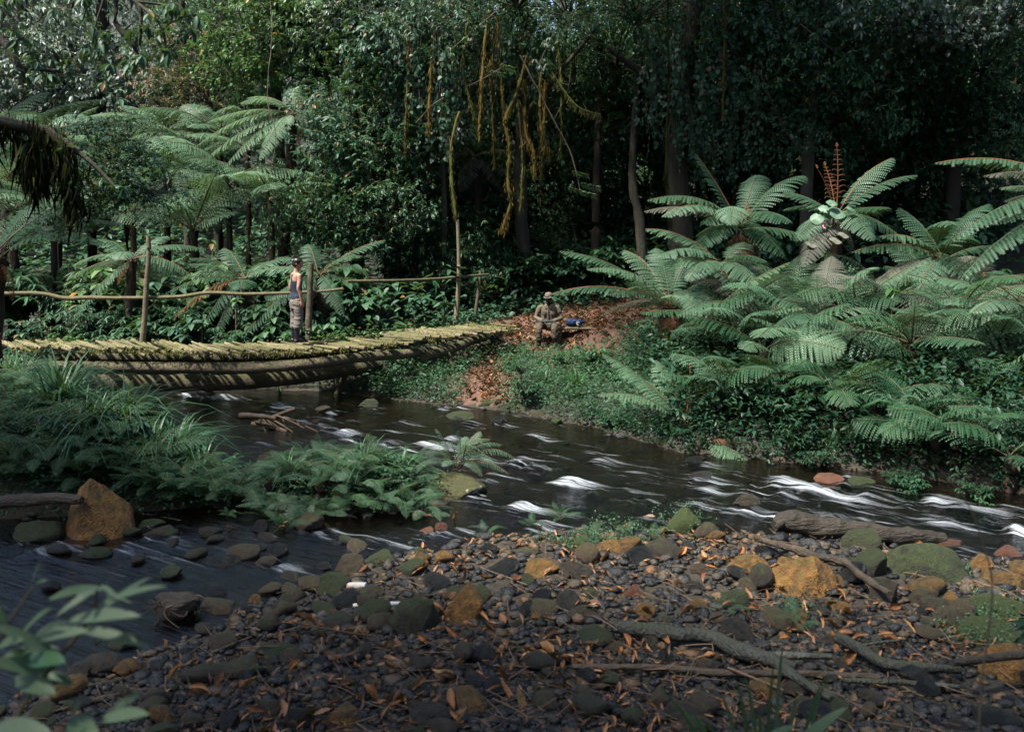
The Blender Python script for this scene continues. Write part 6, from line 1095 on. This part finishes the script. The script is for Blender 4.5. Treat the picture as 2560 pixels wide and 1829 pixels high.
pts = patch(2600, lambda x, y: (x < left_edge(y) + .2) & (y > 12.1 + .25 * np.sin(x * 1.3)) , (-8.5, -3.3), (12, 13.3)); cover('ground_cover', 'overhanging herbs along the front edge of the left bank', pts, .22, .055, FERN_D, 4)
sp_ = [(px, rng.uniform(1215, 1270), rng.uniform(12.35, 12.7)) for px in np.linspace(10, 590, 26)]
fill_ferns(sp_, 'feathery fern drooping over the front edge of the left bank', 'ferns along the front of the left bank', (FERN_D,), 9, .62, True)
pts = patch(1500, lambda x, y: ((x + 2.15) / 1.2) ** 2 + ((y - 12.95) / .78) ** 2 < 1, (-3.5, -.8), (12, 13.9)); cover('ground_cover', 'green herb thicket covering the small island', pts, .2, .045, FERN_D, 6)
pts = patch(1400, lambda x, y: lit_(x, y) < .5 + .3 * nz2(x, y, .8, 2), (-3, 9), (23.5, 30)); cover('ground_cover', 'shaded herbs on the forest floor behind the path', pts, .4, .15, LEAF_B, 6, LEAFW, .2)
q = G(2280, 1800); pts = patch(1500, lambda x, y: (y < 5.6) & (x > .9 + .12 * nz2(x, y, 3, 3)) & (CZ - (1829 - 95 - np.clip((x / y * FPX + CX - 1900) * .12, -60, 70) - HY) / FPX * y > height(x, y) - .55), (.9, 3.2), (4.2, 5.6)); cover('ground_cover', 'soft-focus green weeds along the near bank at the bottom corner', pts, .26, .055, NEARG, 8, LEAFN, .05)
mb = MB()
for (px, py, sx, sy, k) in ((1560, 1335, 60, 14, 700), (1450, 1365, 50, 10, 500), (2470, 1530, 60, 20, 500), (2470, 1590, 60, 20, 500), (1710, 1310, 30, 18, 500), (1130, 1215, 45, 8, 400), (1985, 1540, 40, 12, 300)):
    c = np.stack([G(a, b) for a, b in zip(rng.normal(px, sx, 40), rng.normal(py, sy, 40))]); c = np.repeat(c, k // 40, 0) + rng.normal(0, .05, (k // 40 * 40, 3)) * [1, 1, .5] + [0, 0, .07]; leaves(mb, TINY, c, rng.normal(0, 1, c.shape), .035)
tagd(obj('moss_sprigs', mb.mesh('moss_sprigs', COVER)), 'tiny moss sprigs growing on the mossy stones of the bar', 'moss', kind='stuff')

pts = patch(5200, lambda x, y: (lit_(x, y) < .3) & (y > shore_far(x) + 2.5) & (nz2(x, y, .7, 8) > -.45), (-26, 26), (23, 44)); cover('ground_cover', 'thick understorey foliage on the slopes behind the bridge and path', pts, 1.5, .26, LEAF_A, 9, LEAF, .35)
pts = patch(5200, lambda x, y: (y > shore_far(x) - .12) & (y < shore_far(x) + .6), (1.2, 8), (11.5, 18)); cover('ground_cover', 'dark herbs overhanging the waterline of the right bank', pts, .35, .075, LEAF_SHADE, 7, LEAF, .08)
pts = patch(2600, lambda x, y: (y > shore_far(x) - .1) & (y < shore_far(x) + .5) & (np.abs(x + .55) > .5), (-3.5, 2.2), (16, 22)); cover('ground_cover', 'small herbs overhanging the waterline below the bench', pts, .26, .06, COVER, 7, TINY, .07)
# shrubs, copied one by one
shrub_no = [0]
def shrub(px, py, d, s, v, mt, label, group):
    c = P(px, py, d); z = H(c[0], c[1]); c[2] = z if d < 16.6 else max(min(c[2], z + .6), z)
    t = thing('shrub', label, 'shrub', (c[0], c[1], z), rng.random() * 6.28, group); t.scale = (s,) * 3
    if c[2] - z > .15: mb = MB(); tube(mb, np.array([[0, 0, -.05], [.03, 0, (c[2] - z) / s * .5], [0, 0, (c[2] - z) / s]]), .02, 5); obj('stem', mb.mesh('stem', VINE), t)
    inst('foliage', SH[v], t, (0, 0, (c[2] - z) / s), (0, 0, 0), 1., mt, 'stuff')
def scat(n, xr, yr, dfn, sr, vs, mts, label, group):
    for k in range(n):
        px, py = rng.uniform(*xr), rng.uniform(*yr); shrub(px, py, dfn(px) if callable(dfn) else rng.uniform(*dfn), rng.uniform(*sr), rng.choice(list(vs)), mts[int(rng.integers(len(mts)))], label, group)
sf = lambda px: float(shore_far((px - CX) / FPX * 16)) 
scat(22, (1720, 2560), (760, 1120), lambda px: sf(px) + rng.uniform(.2, 2.6), (.5, .85), 'nlt', (LEAF_SHADE, LEAF_SHADE, COVER), 'leafy shrub in the shade under the tree ferns of the right bank', 'shrubs under the right tree ferns')
scat(16, (1950, 2600), (640, 800), (17.5, 20), (.7, 1.1), 'nlw', (LEAF_A, LEAF_B), 'leafy weed between the tree ferns high on the right bank', 'weeds between the right tree ferns')
scat(26, (100, 1000), (560, 830), (23.5, 25.5), (.8, 1.4), 'nlw', (LEAF_A, LEAF_B, LEAF_A), 'dark leafy shrub in the thicket behind the bridge', 'shrubs behind the bridge')
scat(26, (60, 980), (740, 835), (21.4, 23.2), (.7, 1.2), 'nlw', (LEAF_A, LEAF_B, COVER), 'leafy shrub close behind the far edge of the bridge', 'shrubs along the far bridge edge')
scat(24, (-20, 900), (640, 720), (23.6, 25.2), (1.3, 2.0), 'nlw', (LEAF_A, LEAF_B, LEAF_C), 'tall leafy bush among the fern trunks behind the left handrail', 'bushes among the fern trunks')
scat(22, (1000, 1720), (560, 720), (25.5, 30), (.8, 1.3), 'nlw', (LEAF_B, LEAF_A), 'dim leafy shrub on the forest floor behind the path', 'shrubs behind the path')
scat(22, (0, 560), (960, 1180), (12.8, 16.3), (.55, .95), 'ttl', (LEAF_SHADE, LEAF_A, COVER), 'low dark shrub on the left bank', 'shrubs on the left bank')
scat(12, (660, 1040), (1160, 1240), (12.3, 13.4), (.4, .8), 'tt', (COVER, LEAF_SHADE), 'small-leaved bush on the island', 'bushes on the island')
scat(9, (1280, 1560), (880, 1010), (18.3, 21.5), (.4, .7), 'tl', (COVER, LEAF_A), 'low bush on the leafy bank before the bench', 'bushes on the bank before the bench')
scat(8, (660, 1080), (910, 985), (20.6, 22.0), (.4, .7), 'tln', (COVER, LEAF_A), 'low bush on the far bank below the bridge', 'bushes below the bridge')
scat(10, (1500, 2560), (1080, 1230), lambda px: sf(px) + rng.uniform(.0, .4), (.3, .5), 'tl', (COVER, LEAF_SHADE), 'little herb at the waterline of the right bank', 'herbs along the right waterline')
# broad-leaved plants below the right handrail
def broad(px, py, d, L, n, label, group=None, mt=LEAF_B, up=.6):
    c = P(px, py, d); z = H(c[0], c[1]); t = thing('broadleaf_plant', label, 'plant', (c[0], c[1], z), 0, group); st = MB(); tube(st, np.array([[0, 0, -.05], [0, 0, c[2] - z]]), .015, 5); obj('stem', st.mesh('stem', VINE), t)
    for k in range(n):
        mb = MB(); a = 6.283 * k / n + rng.random(); leaves(mb, LEAFW, np.array([[0, 0, 0.]]), np.array([[math.cos(a), math.sin(a), rng.uniform(-.6, .3)]]), L * rng.uniform(.7, 1.1), roll=.15); obj('leaf', mb.mesh('leaf', mt), t, (0, 0, c[2] - z - .12 * rng.random()))
for k in range(14): broad(rng.uniform(890, 1130), rng.uniform(735, 800), rng.uniform(23.5, 25), .30, 7, 'dark broad-leaved plant below the far handrail', 'broad-leaved plants below the far handrail')
broad(2235, 985, 14.9, .34, 9, 'palm-like plant with radiating narrow leaves low on the right bank', mt=COVER); broad(2240, 900, 15.2, .26, 8, 'bright broad-leaved plant above the palm-like one on the right bank', mt=COVER)
broad(1700, 870, 17.2, .28, 9, 'drooping-leaved plant at the foot of the arching tree fern', mt=COVER); broad(590, 745, 21.8, .2, 7, 'pale round-leaved sapling behind the handrail', mt=LEAF_C); broad(505, 800, 21.4, .18, 8, 'low pale-leaved sapling at the far deck edge', mt=LEAF_C)
broad(2010, 1120, 15.0, .22, 8, 'narrow-leaved plant by the water under the hanging fern', mt=COVER); broad(2230, 720, 16.6, .2, 8, 'flowering spike plant rising above the right bank ferns', mt=LEAF_C)
# the begonia with round pale leaves and a pink flower
b0 = P(2085, 640, 18.3); bg_ = thing('round_leaved_plant', 'climbing plant with round pale-green leaves and a small pink flower', 'plant', b0); mb = MB(); tube(mb, spline([b0, P(2080, 590, 18.3), P(2088, 520, 18.3)], 10), .018, 6); part('stem', mb, RACH_O, bg_)
def disc_leaf(c, r, up, name, mt, par):
    mb = MB(); a = np.linspace(0, 6.283, 17)[:-1]; rad = r * (1 + .08 * np.sin(a * 2 + 1)) * np.where(np.abs(a - 1.57) < .3, .75, 1); up = nrm(np.array(up, float)); s_ = nrm(np.cross(up, [.2, 0, 1])); t_ = np.cross(s_, up); r = r * .62; rad = rad * .62; ring = c + np.cos(a)[:, None] * rad[:, None] * s_ + np.sin(a)[:, None] * rad[:, None] * t_ - up * (r * (.25 + .12 * np.sin(a * 3)))[:, None]; mid = c + (ring - c) * .5 + up * r * .06
    v = np.vstack([mid, ring, c - up * r * .12]); i_ = np.arange(16); j_ = (i_ + 1) % 16; mb.add(v, np.stack([i_, j_, j_ + 16, i_ + 16], 1), 0, .8); mb.t.append(np.stack([i_, np.full(16, 32), j_], 1) + mb.n - 33); mb.tm.append(np.zeros(16)); part(name, mb, mt, par)
for (px, py, r, up) in ((2042, 545, .20, (-.4, -.8, .5)), (2092, 528, .27, (.1, -.7, .8)), (2108, 545, .20, (.4, -.8, .5)), (2080, 505, .16, (0, -.6, .8)), (2130, 522, .15, (.4, -.6, .8)), (2058, 518, .15, (-.3, -.6, .8)), (2072, 535, .15, (-.2, -.8, .3))): disc_leaf(P(px, py, 18.15 + rng.normal(0, .05)), r, up, 'leaf', FERN, bg_)
for (px, py, r) in ((2030, 608, .17), (2090, 598, .18), (2110, 585, .16)): disc_leaf(P(px, py, 18.0), r, (.2, -.5, .8), 'leaf', FERN_G, bg_)
mb = MB(); c = P(2062, 562, 18.0); 
for k in range(9): a = k * .7; leaves(mb, TINY, (c + rng.normal(0, .02, 3))[None], np.array([[math.cos(a), -.4, math.sin(a)]]), .07)
part('flower', mb, flat('pink_petal', (.7, .25, .35)), bg_)

# grass tufts
def tuft(label, px, py, d, n, L, w, spread, mt=GRASS, single=False, lean=(0, 0, 0), name='grass_tuft', bend=None):
    c = P(px, py, d); c[2] = H(c[0], c[1]) - .02 if bend is None else c[2]; t = thing(name, label, 'grass', c)
    if single:
        for k in range(n): mb = MB(); blades(mb, c, 1, L, w, spread, 0, None, lean); part('blade', mb, mt, t)
    else:
        mb = MB(); blades(mb, c, n, L, w, spread, 0, None, lean); part('blades', mb, mt, t, 'stuff')
tuft('tall broad grass tuft on the left bank below the bridge end', 150, 960, 14.0, 110, 1.7, .034, .95); tuft('grass tuft right of the tall broad one on the left bank', 310, 985, 13.8, 90, 1.5, .03, 1.0); tuft('grass tuft overhanging the stream at the tip of the left bank', 440, 1030, 13.6, 80, 1.3, .028, 1.05)
tuft('thin grass tuft between the two larger ones on the left bank', 225, 1000, 13.3, 60, 1.3, .022, .9); tuft('dark grass tuft hanging into the side channel from the left bank', 590, 1215, 12.6, 34, .7, .02, .8, FERN_D)
tuft('arching grass on the island crest', 915, 1165, 12.7, 36, 1.05, .022, .95); tuft('pale drooping grass on the leafy bank', 1440, 950, 18.9, 60, .75, .018, .9, LEAF_C); tuft('dark grass on the leafy bank left of the pale grass', 1370, 925, 19.4, 40, .7, .016, .9); tuft('grass tuft on the far bank under the bridge', 850, 930, 21.3, 60, .75, .016, .95, GRASS); tuft('second grass tuft on the far bank under the bridge', 930, 925, 21.6, 40, .65, .016, .95, GRASS)
tuft('thin arching grass clump at the right bank waterline', 2085, 1100, 14.7, 34, .75, .012, .8); tuft('grass blades among leafy cover below the arching tree fern', 1560, 900, 19.0, 30, .7, .016, .9); tuft('grass sprig on the mossy slab at the frame edge', 2420, 1480, 10.0, 12, .25, .008, .9); tuft('grass at the far deck edge behind the person', 700, 860, 20.6, 16, .45, .014, .7)
for k, (px, d) in enumerate(((20, 17.6), (110, 17.9), (200, 18.0), (60, 16.8), (270, 17.2))): tuft(('grass clump hiding the left bridge end, ' + ('at the frame edge', 'second from the frame edge', 'below the deck moss', 'lowest of them', 'rightmost of them')[k]), px, 950, d, 80, 1.25, .03, .95)
for k, (px, d, lab_) in enumerate(((60, 13.4, 'dark grass spray behind the tall ochre boulder'), (380, 12.9, 'dark grass spray at the front of the left bank'), (500, 13.0, 'dark grass spray leaning over the gap to the island'), (200, 12.8, 'dark grass spray above the tall ochre boulder'), (720, 12.7, 'dark grass spray at the near end of the island'), (1000, 12.8, 'dark grass spray beside the white-lichen boulder'))): tuft(lab_, px, 1100, d, 60, .8 if px > 600 else 1.1, .02, .95)
# near, soft-focus plants
t = thing('grass_tuft', 'near broad-bladed grass clump at the bottom edge', 'grass', (.98, 4.9, H(.98, 4.9)))
for k, (tx, ty, bx) in enumerate(((1715, 1768, 1850), (1838, 1700, 1890), (1960, 1610, 1930), (1935, 1655, 1905), (2085, 1665, 1960), (2082, 1700, 1990), (1650, 1720, 1840), (1740, 1800, 1860), (1690, 1830, 1870), (1900, 1760, 1900), (2010, 1720, 1940), (1670, 1790, 1850), (1800, 1730, 1880), (1860, 1690, 1910))):
    b = P(bx, 1860, 4.9); b[2] = H(b[0], b[1]); tip = P(tx, ty, 4.8 + .1 * rng.normal()); mb = MB(); p_ = bez(b, (b + tip) / 2 + [0, 0, .22 + .1 * (k % 3)], tip, 9); w_ = .011 * np.array([.6, .9, 1, 1, .95, .85, .65, .4, .02])[:, None] * [1, .25, 0]; v = np.stack([p_ - w_, p_ + w_ + [0, 0, .004]], 1).reshape(-1, 3); i_ = np.arange(8) * 2; mb.add(v, np.stack([i_, i_ + 1, i_ + 3, i_ + 2], 1), 0, rng.random()); part('blade', mb, NEARG, t)
def big_leaf(mb, b, tip, w, n, fold=.25, tint=.5, bend=.15):
    b = np.array(b, float); tip = np.array(tip, float); L = np.linalg.norm(tip - b); c = bez(b, (b + tip) / 2 + np.array(n) * bend * L, tip, 11); T = nrm(np.gradient(c, axis=0)); S = nrm(np.cross(T, n)); N = np.cross(S, T); u = np.linspace(0, 1, 11); ww = .58 * w * np.sin(np.pi * u ** .85) ** .75; v = []
    for s_, z in ((-1, fold), (-.5, fold * .3), (0, 0), (.5, fold * .3), (1, fold)): v.append(c + S * (ww * s_)[:, None] + N * (ww * z * .6)[:, None])
    v = np.stack(v, 1).reshape(-1, 3); i_ = (np.arange(10)[:, None] * 5 + np.arange(4)[None]).ravel(); mb.add(v, np.stack([i_, i_ + 1, i_ + 6, i_ + 5], 1), 0, tint)
mb = MB(); big_leaf(mb, P(1960, 1900, 4.7), P(2120, 1765, 4.7), .05, (0, -.4, .9)); part('broad_leaf', mb, NEARG, t); mb = MB(); big_leaf(mb, P(1880, 1880, 4.7), P(1990, 1812, 4.6), .05, (0, -.4, .9)); part('broad_leaf', mb, NEARG, t)
t = thing('near_leafy_plant', 'soft-focus leafy plant with pale green leaves at the lower corner', 'plant', P(60, 1980, 2.7))
mb = MB(); st = spline([P(20, 1980, 2.7), P(40, 1800, 2.7), P(150, 1640, 2.7), P(230, 1540, 2.7), P(242, 1462, 2.7)], 20); tube(mb, st, np.linspace(.008, .004, 20), 6); part('stem', mb, RACH, t); mb = MB(); st = spline([P(-60, 1700, 2.7), P(20, 1560, 2.7), P(80, 1470, 2.7)], 14); tube(mb, st, np.linspace(.006, .003, 14), 6); part('stem', mb, RACH, t)
for (bx, by, tx, ty, w_, tn) in ((235, 1520, 420, 1464, .020, .7), (245, 1465, 190, 1490, .030, .95), (245, 1465, 120, 1500, .026, .6), (165, 1555, 355, 1540, .036, .7), (90, 1600, 225, 1578, .034, .9), (150, 1640, -20, 1560, .03, .6), (120, 1680, -30, 1655, .04, .6), (60, 1650, 165, 1655, .05, .1), (250, 1462, 300, 1500, .012, .5), (20, 1560, -40, 1480, .02, .7), (80, 1470, 120, 1450, .012, .8), (40, 1700, 140, 1735, .045, .3), (-20, 1820, 130, 1830, .045, .8), (170, 1810, 250, 1840, .05, .5), (250, 1800, 375, 1785, .035, .6), (210, 1790, 180, 1840, .05, .7), (60, 1580, 130, 1520, .02, .6), (-10, 1620, 60, 1600, .03, .7)):
    for q_ in range(2):
      mb = MB(); j_ = rng.normal(0, 16 * q_, 4); big_leaf(mb, P(bx + j_[0], by + j_[1], 2.7 + .08 * q_), P(tx + j_[2] * 2, ty + j_[3] * 2, 2.62 + .1 * q_), w_ * (1 - .25 * q_), nrm(np.array([rng.normal(0, .2), -.55, .8])), tint=np.clip(tn + rng.normal(0, .15), 0, 1)); part('leaf', mb, NEARG if tn > .2 else GRASS, t)
t = thing('arching_stem', 'thin soft-focus stem arching up at the right in front of everything', 'stem', P(2450, 1900, 3.6)); mb = MB(); tube(mb, spline([P(2445, 1900, 3.6), P(2455, 1700, 3.6), P(2480, 1500, 3.6), (P(2470, 1400, 3.6)), P(2420, 1260, 3.6), P(2340, 1165, 3.6)], 40), np.interp(np.linspace(0, 1, 40), [0, .5, 1], [.0055, .0035, .002]), 6, 0, .5, .3, 2); part('stem', mb, VINE, t)
t = thing('near_twig', 'dark leaf sprig poking in at the right frame edge above the bulky boulder', 'twig', P(2600, 1600, 5)); mb = MB()
for (tx, ty) in ((2540, 1610), (2525, 1555), (2560, 1640), (2535, 1580)): big_leaf(mb, P(2590, 1560, 5), P(tx, ty, 5), .03, (0, -.7, .6), tint=.2)
part('leaves', mb, LEAF_A, t); mb = MB(); tube(mb, spline([P(2680, 1580, 5), P(2590, 1560, 5)], 4), .006, 5); part('stem', mb, VINE, t)
# dead hanging frond over the right waterline
t = thing('dead_frond', 'bare brown dead fern frond hanging down the right bank', 'frond', P(2500, 1090, 14.9)); mb = MB(); p_ = bez(P(2540, 1000, 15.2), P(2420, 1060, 14.9), P(2330, 1190, 14.5), 20); tube(mb, p_, np.linspace(.018, .006, 20), 5); 
for q in range(3, 18): tube(mb, bez(p_[q], p_[q] + [-.05, -.05, -.12], p_[q] + [-.04 + rng.normal(0, .05), -.05, -.3 * rng.uniform(.4, 1)], 6), np.linspace(.008, .003, 6), 4)
part('rachis', mb, TWIG, t)
